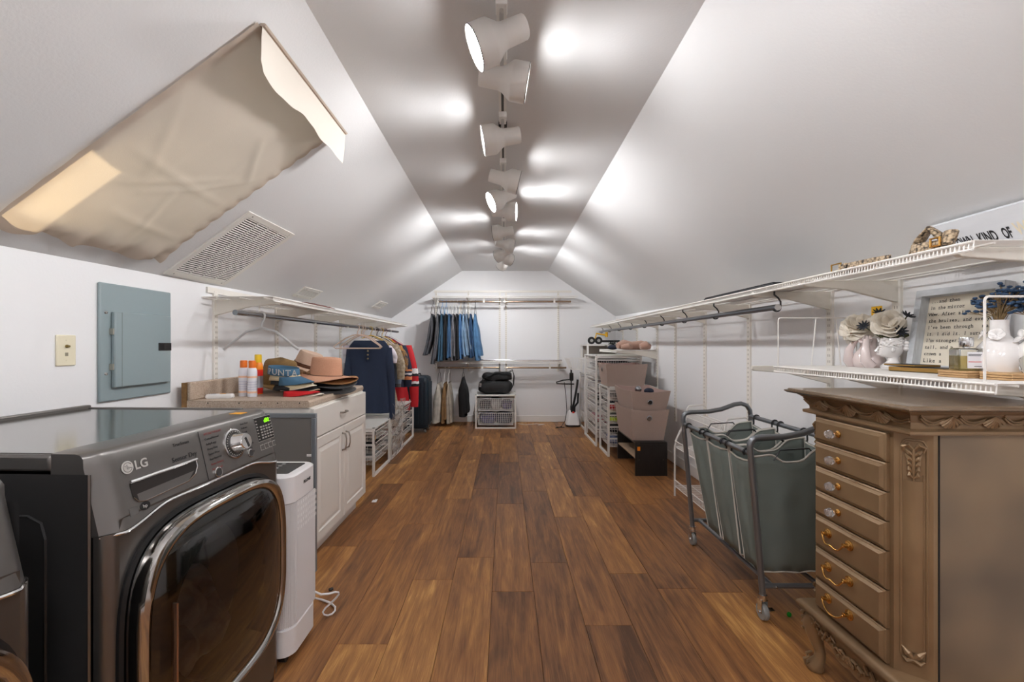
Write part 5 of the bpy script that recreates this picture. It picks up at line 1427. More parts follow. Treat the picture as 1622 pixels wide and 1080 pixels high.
# back wall unit and bag
drawer_frame('low two basket white drawer unit on the floor by back wall', -0.435, 0.162, 6.33, 6.84, 0.485, 2, [[(PURP, .7), (NAVY, .75)], [(BLKC, .6), (GREYC, .85), (PURP, .6)]], face='y', z_first=0.05, basket_h=0.175)
for (x, z, m) in ((-0.37, 0.062, LIME), (0.08, 0.062, LIME), (-0.36, 0.085, LIME)):
    pass
CONT_LBL = {}
def bagmesh():
    t = thing('duffel_bag', 'black canvas duffel bag slumped on the white drawer unit', 'bag', (-0.14, 6.58, 0.489))
    def body(cx, cz, w, d, h, seed, n1=28, n2=16):
        mb = MB(); rings = []
        for i in range(n1 + 1):
            f = i / n1 * 2 - 1
            e = (1 - abs(f) ** 4) ** 0.4 if abs(f) < 1 else 0.02
            e = max(e, 0.05)
            rg = []
            for j in range(n2):
                a = 2 * PI * j / n2; c_, s_ = math.cos(a), math.sin(a)
                y = d / 2 * math.copysign(abs(c_) ** 0.6, c_) * e; z = h / 2 * math.copysign(abs(s_) ** 0.6, s_) * e
                p = Vector((cx + w / 2 * f, 6.58 + y, cz + z)); p += noise.noise_vector(p * 9 + Vector((seed, 0, 0))) * 0.022
                p.z = max(p.z, 0.490); rg.append(p)
            rings.append(rg)
        return mb.loft(rings)
    obj('bag_body', body(-0.145, 0.59, 0.52, 0.36, 0.21, 0), mat('bag_black', '1b1b1c', 0.75, bump=(60, 0.2)), t, smooth=True)
    obj('bag_flap', body(-0.12, 0.74, 0.46, 0.28, 0.12, 5), mat('bag_black', '1b1b1c', 0.75), t, smooth=True)
    for y in (6.44, 6.70):
        obj('bag_strap', MB().tube([(-0.36, y - 0.02, 0.56), (-0.33, y - 0.03, 0.72), (-0.15, y, 0.80), (0.05, y, 0.80), (0.11, y - 0.01, 0.84), (0.135, y - 0.02, 0.76), (0.125, y - 0.03, 0.62)], 0.018, 6, flat=0.35), mat('strap_black', '121213', 0.6), t, smooth=True)
    obj('strap_buckle', MB().box(-0.378, -0.345, 6.395, 6.405, 0.60, 0.66), STEELROD, t)
    obj('bag_emblem', MB().box(-0.12, -0.095, 6.435, 6.440, 0.735, 0.765), mat('emblem_grey', 'a9a8a8', 0.6), t)
bagmesh()
# bench and fabric bins
FAB = mat('bin_linen', 'b6a196', 0.9, bump=(420, 0.5), var=(420, 0.14)); FABIN = mat('bin_lining', 'a98f88', 0.9)
ESP = mat('espresso_laminate', '1f1a18', 0.4, var=(12, 0.4, '120f0e'), stretch=(8, 8, 1))
be = thing('low_bench', 'black low bench shelf under the stacked fabric bins', 'bench', (1.36, 4.38, 0))
BX0, BX1, BY0, BY1, BH = 1.212, 1.508, 4.05, 4.70, 0.315
obj('bench_top', MB().box(BX0, BX1, BY0, BY1, BH - 0.018, BH), ESP, be, bevel=0.001)
obj('end_panel', MB().box(BX0, BX1, BY0, BY0 + 0.018, 0, BH - 0.018), ESP, be)
obj('end_panel', MB().box(BX0, BX1, BY1 - 0.018, BY1, 0, BH - 0.018), ESP, be)
obj('middle_shelf', MB().box(BX0 + 0.006, BX1 - 0.01, BY0 + 0.018, BY1 - 0.018, 0.155, 0.170), mat('shelf_oak', 'b59a80', 0.5), be)
obj('price_sticker', MB().box(BX0 + 0.018, BX0 + 0.045, BY0 - 0.0012, BY0, 0.235, 0.272), mat('sticker_tag', 'e8820f', 0.5), be)
for x, z in ((BX0 + 0.035, 0.15), (BX1 - 0.035, 0.15), (BX0 + 0.035, 0.30)):
    obj('screw_cap', MB().box(x - 0.005, x + 0.005, BY0 - 0.001, BY0, z - 0.005, z + 0.005), mat('cap_brown', '3b332f', 0.5), be)
def bin_(label, x0, x1, y0, y1, z0, z1, ix, iy, grom=(), seed=0):
    t = thing('fabric_bin', label, 'storage bin', ((x0 + x1) / 2, (y0 + y1) / 2, z0), group='linen storage bins on the right')
    def rg(f, g=0.0, lift=0):
        ax, ay = ix * (1 - f) + g, iy * (1 - f) + g; z = z0 + (z1 - z0) * f
        base = [(x0 + ax, y0 + ay), (x1 - ax, y0 + ay), (x1 - ax, y1 - ay), (x0 + ax, y1 - ay)]; r_ = []
        for i in range(4):
            a, b_ = base[i], base[(i + 1) % 4]
            for k in range(6):
                u = k / 6; zz = z - (0.012 * math.sin(PI * u) if f > 0.98 else 0)
                p = Vector((a[0] + (b_[0] - a[0]) * u, a[1] + (b_[1] - a[1]) * u, zz))
                if 0 < f: p += noise.noise_vector(p * 7 + Vector((seed, 0, 0))) * 0.006 * (0 if u == 0 else 1)
                r_.append(p)
        return r_
    obj('bin_shell', MB().loft([rg(0), rg(0.35), rg(0.7), rg(1.0), rg(1.0, 0.008)], True, False), FAB, t)
    obj('bin_lining', MB().loft([rg(1.0, 0.0085), rg(0.6, 0.0085), rg(0.08, 0.0085)], False, True), FABIN, t)
    for (fx, fz, side) in grom:
        if side == 'y':
            z = z0 + (z1 - z0) * fz; y = y0 + iy * (1 - fz) - 0.004; c = Vector((x0 + (x1 - x0) * fx, y, z)); M_ = Matrix.Rotation(PI / 2, 4, 'X')
        else:
            z = z0 + (z1 - z0) * fz; x = x0 + ix * (1 - fz) - 0.004; c = Vector((x, y0 + (y1 - y0) * fx, z)); M_ = Matrix.Rotation(-PI / 2, 4, 'Y')
        g_ = obj('grommet', MB().lathe([(0.018, 0), (0.0255, 0), (0.0255, 0.003), (0.018, 0.005), (0.018, 0)], c, 20, M_), STEELROD, t, smooth=True)
        obj('grommet_hole', MB().lathe([(0.001, 0.0005), (0.018, 0.0005), (0.018, 0.0015), (0.001, 0.0015)], c, 16, M_), DARK if seed == 1 else mat('bin_inside', '77675f', 0.9), g_)
    return t
Yb = 4.06
bin_('linen storage bin with pewter grommet, lower one on the black bench', 1.17, 1.535, 4.07, 4.66, BH + 0.001, BH + 0.30, 0.035, 0.05, ((0.5, 0.72, 'y'),), 0)
bin_('linen storage bin with dark grommet hole, stacked on top', 1.175, 1.545, 4.06, 4.68, BH + 0.255, BH + 0.475, 0.035, 0.05, ((0.5, 0.5, 'y'),), 1)
bin_('linen storage bin on top of the nearest basket tower', 1.10, 1.56, 4.76, 5.16, 0.762, 1.012, 0.03, 0.035, ((0.5, 0.72, 'x'),), 2)
gob = MB().ell((1.33, 4.35, 0.775), (0.035, 0.035, 0.035), 12); tag(obj('jar_lid', gob, STEELROD, None, smooth=True, org=Vector((1.33, 4.35, 0.77))), 'round silver lid poking out of the upper linen bin', 'lid')
gob = MB().ell((1.42, 4.3, 0.765), (0.05, 0.04, 0.03), 12); tag(obj('navy_pouch', gob, NAVY, None, smooth=True, org=Vector((1.42, 4.3, 0.76))), 'dark navy pouch inside the upper linen bin', 'pouch')
# rolled throw on the short shelf
ZSS = H - 0.059
th = thing('rolled_throw', 'rolled dusty pink knitted throw on the short wall shelf', 'throw', (1.45, 5.1, ZSS))
PINKT = mat('pink_knit', 'c09a88', 0.95, bump=(160, 0.8), sheen=0.3)
def roll(pts, r, n=14):
    mb = MB().tube(pts, r, n)
    for i, v in enumerate(mb.v): mb.v[i] = v + noise.noise_vector(v * 22) * 0.010
    for v in mb.v: v.z = max(v.z, ZSS + 0.0005)
    return mb
obj('throw_roll', roll([(1.30, 5.05, ZSS + 0.045), (1.38, 5.08, ZSS + 0.06), (1.48, 5.1, ZSS + 0.05), (1.58, 5.08, ZSS + 0.055), (1.66, 5.08, ZSS + 0.05)], [0.03, 0.055, 0.05, 0.055, 0.04]), PINKT, th, smooth=True)
obj('throw_fold', roll([(1.34, 5.02, ZSS + 0.03), (1.42, 5.0, ZSS + 0.04), (1.47, 5.01, ZSS + 0.03)], [0.025, 0.04, 0.02]), PINKT, th, smooth=True)
obj('throw_fold', roll([(1.55, 5.0, ZSS + 0.035), (1.62, 5.01, ZSS + 0.052), (1.67, 5.03, ZSS + 0.04)], [0.03, 0.052, 0.03]), PINKT, th, smooth=True)
nb = MB().ell((1.285, 5.20, ZSS + 0.03), (0.06, 0.06, 0.03), 10); tag(obj('navy_bundle', nb, NAVY, None, smooth=True, org=Vector((1.285, 5.2, ZSS))), 'dark navy cloth lump beside the pink throw', 'cloth')
# kick scooter and black feather boa on the towers
ks = thing('scooter', 'folded kick scooter with black wheels and yellow trim on tower', 'scooter', (1.25, 6.2, 1.226))
TYRE = mat('tyre_black', '141414', 0.6); YEL = mat('yellow_paint', 'd9a514', 0.4)
for x in (1.21, 1.31):
    wv_ = obj('wheel', MB().lathe([(0.02, -0.014), (0.045, -0.016), (0.052, -0.008), (0.052, 0.008), (0.045, 0.016), (0.02, 0.014)], (x, 6.10, 1.28), 20, Matrix.Rotation(PI / 2, 4, 'X')), TYRE, ks, smooth=True)
    obj('wheel_hub', MB().lathe([(0.001, -0.015), (0.022, -0.015), (0.022, 0.015), (0.001, 0.015)], (x, 6.10, 1.28), 12, Matrix.Rotation(PI / 2, 4, 'X')), GREYC, wv_)
obj('deck', MB().box(1.24, 1.62, 6.14, 6.24, 1.255, 1.285), TYRE, ks, bevel=0.006)
obj('handlebar', MB().tube([(1.28, 6.2, 1.29), (1.30, 6.2, 1.38), (1.42, 6.2, 1.36), (1.46, 6.2, 1.37)], 0.012, 8), YEL, ks, smooth=True)
obj('grip', MB().cyl((1.445, 6.2, 1.33), (1.445, 6.2, 1.40), 0.019, 10), YEL, ks)
fb = MB(); RR = random.Random(3)
for i in range(70):
    c = Vector((1.33 + 0.22 * RR.random(), 5.55 + 0.18 * RR.random(), ZSS + 0.03 + 0.05 * RR.random())); d = Vector((RR.uniform(-1, 1), RR.uniform(-1, 1), RR.uniform(-0.2, 1))) * 0.055
    fb.tube([c, c + d * 0.6, c + d + Vector((0, 0, -0.01))], [0.008, 0.006, 0.001], 4, flat=0.4)
for v in fb.v: v.z = max(v.z, ZSS + 0.001)
tag(obj('feather_boa', fb, TYRE, None, org=Vector((1.44, 5.62, ZSS))), 'black feathery heap behind the pink throw', 'boa')

# ------------------------------------------------------------------ garment steamer
sx, sy = 1.015, 6.55
st_ = thing('garment_steamer', 'white garment steamer with black pole by the back wall', 'steamer', (sx, sy, 0))
obj('base_plate', MB().loft([rr2(sx - 0.105, sx + 0.105, sy - 0.10, sy + 0.10, 0.05, z) for z in (0.0, 0.03)]), BLACK, st_, smooth=True)
def dome(z, e): return rr2(sx - 0.105 + e, sx + 0.105 - e, sy - 0.105 + e, sy + 0.105 - e, 0.05 if e < 0.03 else 0.03, z)
obj('tank', MB().loft([dome(0.03, 0.0), dome(0.06, 0.002), dome(0.14, 0.016), dome(0.20, 0.036), dome(0.235, 0.055)]), WHITEP, st_, smooth=True)
ctl = obj('control_block', MB().box(sx - 0.035, sx + 0.035, sy - 0.07, sy + 0.02, 0.21, 0.31), BLACK, st_, bevel=0.012)
obj('switch', MB().box(sx - 0.014, sx + 0.014, sy - 0.079, sy - 0.068, 0.205, 0.228), RED_, ctl)
obj('pole', MB().tube([(sx - 0.02, sy, 0.28), (sx - 0.02, sy, 0.86)], 0.012, 8), STEELROD, st_, smooth=True)
obj('pole_head', MB().box(sx - 0.045, sx + 0.01, sy - 0.03, sy + 0.03, 0.68, 0.80), BLACK, st_, bevel=0.01)
obj('pole_tip', MB().tube([(sx - 0.02, sy, 0.80), (sx - 0.02, sy, 0.88)], 0.013, 8), BLACK, st_, smooth=True)
obj('hanger_arm', MB().tube([(sx - 0.02, sy, 0.70), (sx - 0.15, sy - 0.03, 0.69), (sx - 0.25, sy - 0.04, 0.66), (sx - 0.245, sy - 0.04, 0.64), (sx - 0.15, sy - 0.03, 0.635), (sx + 0.02, sy, 0.63)], 0.010, 6), BLACK, st_, smooth=True)
obj('hose', MB().tube([(sx + 0.0, sy - 0.05, 0.30), (sx + 0.03, sy - 0.06, 0.45), (sx + 0.06, sy - 0.05, 0.62), (sx + 0.07, sy - 0.04, 0.70)], 0.017, 8), BLACK, st_, smooth=True)
obj('hose', MB().tube([(sx + 0.02, sy - 0.04, 0.29), (sx + 0.07, sy - 0.05, 0.36), (sx + 0.075, sy - 0.05, 0.50)], 0.015, 8), BLACK, st_, smooth=True)
obj('power_lead', MB().tube([(sx - 0.13, sy - 0.05, 0.66), (sx - 0.11, sy - 0.08, 0.45), (sx - 0.10, sy - 0.10, 0.25), (sx - 0.13, sy - 0.13, 0.10), (sx - 0.19, sy - 0.16, 0.02), (sx - 0.28, sy - 0.20, 0.006), (sx - 0.25, sy - 0.12, 0.006), (sx - 0.14, sy - 0.13, 0.006)], 0.005, 5), BLACK, st_, smooth=True)
# pale cable on the floor by the back wall
tag(obj('floor_cable', MB().tube([(0.20, 6.72, 0.004), (0.32, 6.62, 0.004), (0.48, 6.70, 0.004), (0.60, 6.64, 0.004), (0.50, 6.6, 0.004)], 0.004, 5), WHITEP, None, smooth=True, org=Vector((0.4, 6.65, 0))), 'thin white cable lying on the floor by the back baseboard', 'cable')
# ------------------------------------------------------------------ hanging trousers on the back wall
def denim(nm, c, c2=None): return mat(nm, c, 0.85, var=(14, 0.3) if c2 is None else (14, 0.3, c2), bump=(300, 0.2))
def hanger_wire(mb, x, y, z, w=0.40, drop=0.16, axis='y', r_=0.0035):
    """hook on the rod at (x, y, z), shoulders along the axis"""
    def A(a, dz): return Vector((x, y + a, z + dz)) if axis == 'y' else Vector((x + a, y, z + dz))
    s = 0.020
    mb.tube([A(-s * 0.9, 0.004)] + [A(s * math.cos(t_), s * math.sin(t_)) for t_ in (PI * 0.85, PI * 0.6, PI * 0.4, PI * 0.2, 0.0)] + [A(0.012, -0.03), A(0, -0.045), A(0, -0.065)], r_, 5)
    mb.tube([A(0, -0.06), A(-w * 0.25, -0.085), A(-w / 2, -drop), A(0, -drop - 0.004), A(w / 2, -drop), A(w * 0.25, -0.085), A(0, -0.06)], r_, 5)
    return mb
def trousers(label, x, y, z, L, m, mh, wy=0.36, th=0.055, lean=0.0, skew=0.0, seed=0, group='trousers on the upper back rod', hang=0.15, nm='jeans', foldf=1.0):
    t = thing(nm, label, 'trousers', (x, y, z), group=group)
    hg = MB(); hanger_wire(hg, x, y, z, 0.40, hang)
    obj('hanger', hg, mh, t, smooth=True)
    for k, (off, ll) in enumerate(((-0.018, 1.0), (0.018, 0.90 if seed % 2 else 0.97))):
        mb = MB(); rings = []; n_ = 24
        for i in range(13):
            f = i / 12; rg = []
            zc = z - hang + 0.006 - L * ll * f
            tx = (0.010 + (th * 0.5 - 0.010) * min(1, f * 3)) * (1 + 0.25 * nz(f * 3, seed, k)); ty = wy / 2 * (1 - 0.10 * f + 0.05 * nz(f * 2.2, seed * 3.1, k))
            for j in range(n_):
                a = 2 * PI * j / n_; c_, s_ = math.cos(a), math.sin(a)
                yy_ = math.copysign(abs(s_) ** 0.55, s_) * ty; xx_ = math.copysign(abs(c_) ** 0.8, c_) * tx
                fold = foldf * 0.008 * math.sin(yy_ * 38 + seed * 2 + k) * f + 0.006 * nz(yy_ * 9, f * 3 + seed, k * 4)
                rg.append(Vector((x + off * min(1, f * 2) + xx_ + fold + lean * f * f, y + yy_ + skew * f, zc - 0.02 * yy_ * math.sin(seed) * (1 if i == 12 else 0))))
            rings.append(rg)
        mb.loft(rings)
        obj('trouser_leg', mb, m, t, smooth=True)
    return t
HB = mat('hanger_black', '1a1a1b', 0.4); HWh = mat('hanger_white', 'e4e1dc', 0.4); HBl = mat('hanger_blue', '2f8fd0', 0.4); HCl = mat('hanger_cream', 'd9c7a3', 0.4)
YR = 6.62
J = [(686, 'dark grey jeans, leftmost on the upper back rod', '4c4d52', HB, 0.66, -0.10), (695, 'charcoal jeans, second from left on the back rod', '5d5e63', HB, 0.80, -0.06),
     (701, 'teal blue jeans, third from left on the back rod', '34566e', HBl, 0.76, -0.02), (707, 'black jeans on the blue hanger, left part of row', '17181c', HBl, 0.74, 0.0),
     (713, 'mid blue jeans left of the grey pair on back rod', '3d6288', HWh, 0.70, 0.0), (719, 'grey jeans near the middle of the back rod', '6a6a70', HWh, 0.74, 0.01),
     (724.5, 'black jeans beside the light blue pair', '1b1b20', HWh, 0.74, 0.0), (730, 'bright blue jeans in the middle of the row', '4a75a5', HCl, 0.72, 0.02),
     (735, 'light blue faded jeans right of the middle', '7d9cba', HB, 0.68, 0.05), (740, 'grey blue jeans right of the faded pair', '6f8398', HWh, 0.62, 0.04),
     (746, 'dark blue jeans second from right on the back rod', '2c4a6d', HWh, 0.70, 0.02), (753, 'wide mid blue jeans, rightmost on the back rod', '4c779f', HB, 0.74, 0.06)]
for i, (px, lb, c, mh, L, ln_) in enumerate(J):
    trousers(lb, Xp(px, YR), YR, ZR1, L * 0.94, denim('denim_' + 'abcdefghijkl'[i], c), mh, lean=ln_, seed=i, th=0.048 if i != 11 else 0.075, skew=-0.02 + 0.01 * (i % 4), hang=0.20)
T2 = [(696, 'pale stone cargo trousers on the lower back rod', 'c9c2b6', HB, 0.60, -0.03, 0.10), (705.5, 'tan chinos between the two stone pairs', '94714a', HWh, 0.60, 0.0, 0.06), (712, 'greige chinos beside the tan pair, low rod', 'b1a799', HWh, 0.60, 0.01, 0.07), (734, 'black trousers at the right of the lower rod', '171719', HB, 0.58, 0.02, 0.11)]
for i, (px, lb, c, mh, L, ln_, th_) in enumerate(T2):
    trousers(lb, Xp(px, YR), YR, ZR2, L, denim('chino_' + 'abcd'[i], c), mh, lean=ln_, seed=20 + i, th=th_, hang=0.23 if i < 3 else 0.15, nm='trousers', group='trousers on the lower back rod')

# ------------------------------------------------------------------ left drawer units under the rod
drawer_frame('low white drawer frame beside the base cabinet', -1.27, -1.72, 3.36, 3.97, 0.37, 2, [[(BLKC, .7), (REDK, .4)], [(BLKC, .8)]], dense=0.05)
drawer_frame('white drawer frame with flat top under the navy shirt', -1.205, -1.72, 4.02, 4.58, 0.445, 3, [[(GREYC, .3)], [(BLKC, .4)], [(GREYC, .5)]], dense=0.05)
drawer_frame('white drawer frame wrapped in clear plastic', -1.205, -1.72, 4.62, 5.12, 0.46, 3, [[(GREYC, .5)], [(PINKC, .4)], [(GREYC, .5)]])
drawer_frame('white drawer frame beside the suitcase under the red jersey', -1.215, -1.72, 5.17, 5.80, 0.49, 4, [[(BLKC, .4)], [(BLKC, .5)], [(GREYC, .4)], [(BLKC, .5)]], dense=0.05)
obj_ = thing('price_tag', 'small yellow and black label on the drawer frame post', 'tag', (-1.205, 4.03, 0.33))
obj('tag_card', MB().box(-1.204, -1.2015, 4.022, 4.040, 0.30, 0.42), mat('tag_card', '2c2722', 0.5), obj_)
obj('tag_stripe', MB().box(-1.2015, -1.2005, 4.024, 4.038, 0.34, 0.38), YEL, obj_)
def film():
    m = bpy.data.materials.new('clear_film'); m.use_nodes = True
    n = m.node_tree.nodes; L = m.node_tree.links.new
    t = n.new('ShaderNodeBsdfTransparent'); t.inputs[0].default_value = (0.93, 0.92, 0.91, 1)
    g = n.new('ShaderNodeBsdfGlossy'); g.inputs['Roughness'].default_value = 0.12; d = n.new('ShaderNodeBsdfDiffuse'); d.inputs[0].default_value = (0.8, 0.78, 0.76, 1)
    m1 = n.new('ShaderNodeMixShader'); m1.inputs[0].default_value = 0.45; L(g.outputs[0], m1.inputs[1]); L(d.outputs[0], m1.inputs[2])
    m2 = n.new('ShaderNodeMixShader'); m2.inputs[0].default_value = 0.34; L(t.outputs[0], m2.inputs[1]); L(m1.outputs[0], m2.inputs[2])
    L(m2.outputs[0], n['Material Output'].inputs[0]); return m
FILM = film()
fl = MB().grid(lambda u, v: Vector((-1.19 + 0.05 * nz(u * 6, v * 7, 3) + 0.015 * nz(u * 18, v * 16, 5), 4.60 + 0.56 * u + 0.02 * nz(v * 5, u * 3), 0.60 - 0.57 * v)), 40, 44)
tag(obj('plastic_film', fl, FILM, None, smooth=True, org=Vector((-1.19, 4.88, 0.03))), 'crumpled clear plastic film hanging over the drawer frame', 'plastic film')

# ------------------------------------------------------------------ clothes on the left rod
def hanger(mb, y, w=0.43, bar=True, x=ROD_X, r_=0.006, yaw=0.0, drop=0.18):
    """hanger across the rod (shoulders along X) at depth y"""
    z = ROD_Z
    def A(a, dz): return Vector((x + a * math.cos(yaw), y + a * math.sin(yaw), z + dz))
    s = 0.022
    mb.tube([A(-s, -0.006)] + [A(s * math.cos(t_), s * math.sin(t_)) for t_ in (PI * 0.85, PI * 0.65, PI * 0.45, PI * 0.25, 0.05 * PI)] + [A(s * 0.9, -0.02), A(0.004, -0.045), A(0, -0.085)], r_ * 0.7, 6)
    mb.tube([A(0, -0.075), A(-w * 0.10, -0.085), A(-w * 0.25, -0.115), A(-w * 0.45, -drop), A(-w / 2, -drop - 0.022), A(-w * 0.46, -drop - 0.036), A(0, -drop - 0.036), A(w * 0.46, -drop - 0.036), A(w / 2, -drop - 0.022), A(w * 0.45, -drop), A(w * 0.25, -0.115), A(w * 0.10, -0.085), A(0, -0.075)] if bar else
            [A(-w / 2, -drop - 0.03), A(-w * 0.42, -drop), A(-w * 0.2, -0.10), A(0, -0.075), A(w * 0.2, -0.10), A(w * 0.42, -drop), A(w / 2, -drop - 0.03)], r_, 8)
    return mb
CLEAR = mat('frosted_plastic', 'dcdcdc', 0.3, trans=0.55)
hn = MB(); hanger(hn, 2.68, 0.46, False, r_=0.008)
tag(obj('clothes_hanger', hn, CLEAR, None, smooth=True, org=Vector((ROD_X, 2.68, ROD_Z))), 'empty frosted plastic hanger on the left rod near the hats', 'hanger', 'empty hangers on the left rod')
HPK = mat('hanger_pink', 'd8bfae', 0.45)
hn = MB(); hanger(hn, 4.42, 0.46, True, yaw=0.12)
tag(obj('clothes_hanger', hn, HPK, None, smooth=True, org=Vector((ROD_X, 4.42, ROD_Z))), 'empty pale pink hanger just before the navy shirt', 'hanger', 'empty hangers on the left rod')
def garment(label, y, w, L, m, slw=0.0, sl_len=0.0, d=0.07, yaw=0.0, xo=0.0, mh=HWh, zt=-0.11, nm='shirt', seed=0, neck=0.08, flare=0.04, slm=None, grp='clothes hanging on the left rod', cat='shirt', spread=0.10, hang=True, cuffs=(), bands=()):
    x0 = ROD_X + xo
    t = thing(nm, label, cat, (ROD_X, y, ROD_Z), group=grp)
    if hang:
        hb = MB(); hanger(hb, y, min(0.43, w * 1.02), True, yaw=yaw, r_=0.005); obj('hanger', hb, mh, t, smooth=True)
    cyw, syw = math.cos(yaw), math.sin(yaw)
    def A(a, b_, z): return Vector((x0 + a * cyw - b_ * syw, y + a * syw + b_ * cyw, z))
    zt_ = ROD_Z + zt
    rings = []; n_ = 40; nv = 18
    for i in range(nv + 1):
        f = i / nv; rg = []
        z = zt_ - L * f
        if f < 0.10: hw_ = neck + (w / 2 - neck) * math.sin(f / 0.10 * PI / 2); dd = d * (0.35 + 0.65 * f / 0.10)
        else: hw_ = w / 2 - 0.03 * sm(0.1, 0.45, f) + (flare + 0.03) * sm(0.45, 1, f); dd = d
        for j in range(n_):
            a = 2 * PI * j / n_; c_, s_ = math.cos(a), math.sin(a)
            xx_ = math.copysign(abs(c_) ** 0.75, c_) * hw_; yy_ = math.copysign(abs(s_) ** 0.7, s_) * dd / 2
            wv = 0.014 * math.sin(xx_ * 42 + seed + 2.5 * f) * sm(0.15, 0.9, f) + 0.012 * nz(xx_ * 9 + seed, f * 4, s_)
            drop = 0.10 * L * 0 + (abs(xx_) - neck) * 0.32 * (1 - sm(0.0, 0.14, f)) if abs(xx_) > neck else 0
            rg.append(A(xx_, yy_ + wv, z - max(0, drop) + (0.012 * nz(xx_ * 12, seed, 4) if i == nv else 0)))
        rings.append(rg)
    obj('body', MB().loft(rings, True, True), m, t, smooth=True)
    for nm2, f0, f1, bm in bands:
        i0, i1 = int(f0 * nv), max(int(f0 * nv) + 1, int(f1 * nv)); cc = A(0, 0, 0)
        rgs = []
        for i in range(i0, i1 + 1):
            rgs.append([Vector(((p.x - cc.x) * 1.02 + cc.x, (p.y - cc.y) * 1.06 + cc.y, p.z)) for p in rings[i]])
        obj(nm2, MB().loft(rgs, False, False), bm, t, smooth=True)
    if slw:
        for sg in (-1, 1):
            rg = []; pts = []
            zs_ = zt_ - 0.075 - 0.02
            for k in range(25):
                f = k / 24
                ax = sg * (w / 2 - 0.03 + spread * math.sin(min(1, f * 1.4) * PI / 2)); z = zs_ + 0.02 - sl_len * f
                c_ = A(ax + 0.006 * nz(f * 4, seed, sg), 0.012 * nz(f * 3, seed + 5, sg), z); r_ = slw * (1 - 0.42 * f)
                rg.append([c_ + Vector(((r_ * math.cos(2 * PI * j / 16)) * cyw, r_ * 0.55 * math.sin(2 * PI * j / 16) + r_ * math.cos(2 * PI * j / 16) * syw, 0.012 * nz(j, f * 6, seed))) for j in range(16)])
            s_ = obj('sleeve', MB().loft(rg), slm or m, t, smooth=True)
            for (c0, c1, cm) in cuffs:
                k0, k1 = int(c0 * 24), max(int(c0 * 24) + 1, int(c1 * 24))
                rr_ = []
                for k in range(k0, min(24, k1) + 1):
                    cc = sum((p for p in rg[k]), Vector()) / 16; rr_.append([cc + (p - cc) * 1.05 for p in rg[k]])
                obj('sleeve_stripe', MB().loft(rr_, False, False), cm, s_, smooth=True)
    return t, A
NAVS = mat('navy_jersey', '28354f', 0.85, var=(220, 0.25), bump=(400, 0.25))
hen, A = garment('navy blue buttoned long sleeve top, first garment on left rod', 4.62, 0.44, 0.765, NAVS, 0.050, 0.76, d=0.09, mh=HPK, zt=-0.135, nm='henley_shirt', neck=0.16, spread=0.05, flare=0.01, seed=1, xo=0.06)
for k in range(3):
    c = A(0.0, -0.050, ROD_Z - 0.245 - 0.040 * k)
    obj('button', MB().lathe([(0.001, 0), (0.010, 0), (0.008, 0.004), (0.001, 0.004)], c, 10, Matrix.Rotation(PI / 2, 4, 'X')), mat('button_brass', 'cdb68a', 0.35, 0.4), hen)
obj('placket', MB().tube([A(0, -0.045, ROD_Z - 0.20), A(0, -0.049, ROD_Z - 0.36)], 0.012, 4, flat=0.3), NAVS, hen)
hn = MB(); hanger(hn, 4.54, 0.45, True, yaw=-0.10)
tag(obj('clothes_hanger', hn, HPK, None, smooth=True, org=Vector((ROD_X, 4.54, ROD_Z))), 'pale pink hanger touching the front of the navy shirt', 'hanger', 'empty hangers on the left rod')
LIL = mat('lilac_cotton', 'cfc0cf', 0.85, var=(8, 0.25, 'e8e6e8')); SAND = mat('sand_print', 'c3b49d', 0.85, var=(40, 0.3, '8f8068'))
WHTC = mat('white_cotton', 'e2e0e0', 0.85); GREYB = mat('grey_blue_cotton', '8c9bb2', 0.85, var=(10, 0.3)); PLUM = mat('charcoal_sheer', '5b5a5c', 0.6)
FLOR = mat('floral_print', '1f3348', 0.8, var=(26, 0.5, 'c08a3e')); JRED = mat('jersey_red', 'c01822', 0.7); JNAV = mat('jersey_navy', '1b2138', 0.75)
STO = mat('stripe_orange', 'e08a5a', 0.7); STW = mat('stripe_white', 'e6e2e2', 0.7); STK = mat('stripe_black', '15151a', 0.7)
HYE = mat('hanger_yellow', 'd9b02c', 0.4); HMA = mat('hanger_maroon', '6e2436', 0.4)
garment('white and lilac short sleeve top behind the navy shirt', 4.86, 0.44, 0.34, WHTC, 0.07, 0.20, nm='top', seed=2, mh=HYE, xo=-0.04, slm=LIL, cat='top')
garment('sand coloured patterned dress with tie waist', 4.97, 0.42, 0.82, SAND, 0.07, 0.40, nm='dress', seed=3, xo=0.03, cat='dress', zt=-0.10, bands=(('waist_tie', 0.42, 0.47, mat('tie_brown', '6a5b4a', 0.8)),))
garment('blue grey blouse hanging between dress and floral top', 5.09, 0.42, 0.52, GREYB, 0.06, 0.45, nm='blouse', seed=4, mh=HB, xo=-0.03, cat='blouse')
garment('dark floral top with orange flowers near the red jersey', 5.30, 0.44, 0.42, FLOR, 0.075, 0.30, nm='top', seed=6, mh=HYE, xo=-0.02, cat='top')
garment('charcoal garment bag of sheer fabric low behind the dress', 5.195, 0.40, 0.84, PLUM, 0.05, 0.5, nm='garment', seed=5, xo=-0.04, cat='garment')
garment('navy sports jersey with orange and white stripes', 5.46, 0.46, 0.60, JNAV, 0.075, 0.52, nm='jersey', seed=7, mh=HMA, xo=-0.02, cat='jersey', cuffs=((0.60, 0.66, STO), (0.70, 0.74, STW), (0.78, 0.84, STO)))
garment('red hockey style jersey with black and white stripes', 5.66, 0.52, 0.92, JRED, 0.085, 0.80, nm='jersey', seed=8, xo=-0.03, cat='jersey', spread=0.12, cuffs=((0.40, 0.46, STW), (0.46, 0.50, STK), (0.60, 0.66, STW), (0.66, 0.70, STK)), d=0.10)
for i, y in enumerate((4.78, 5.08, 5.24, 5.38, 5.55, 5.78, 5.88)):
    pass

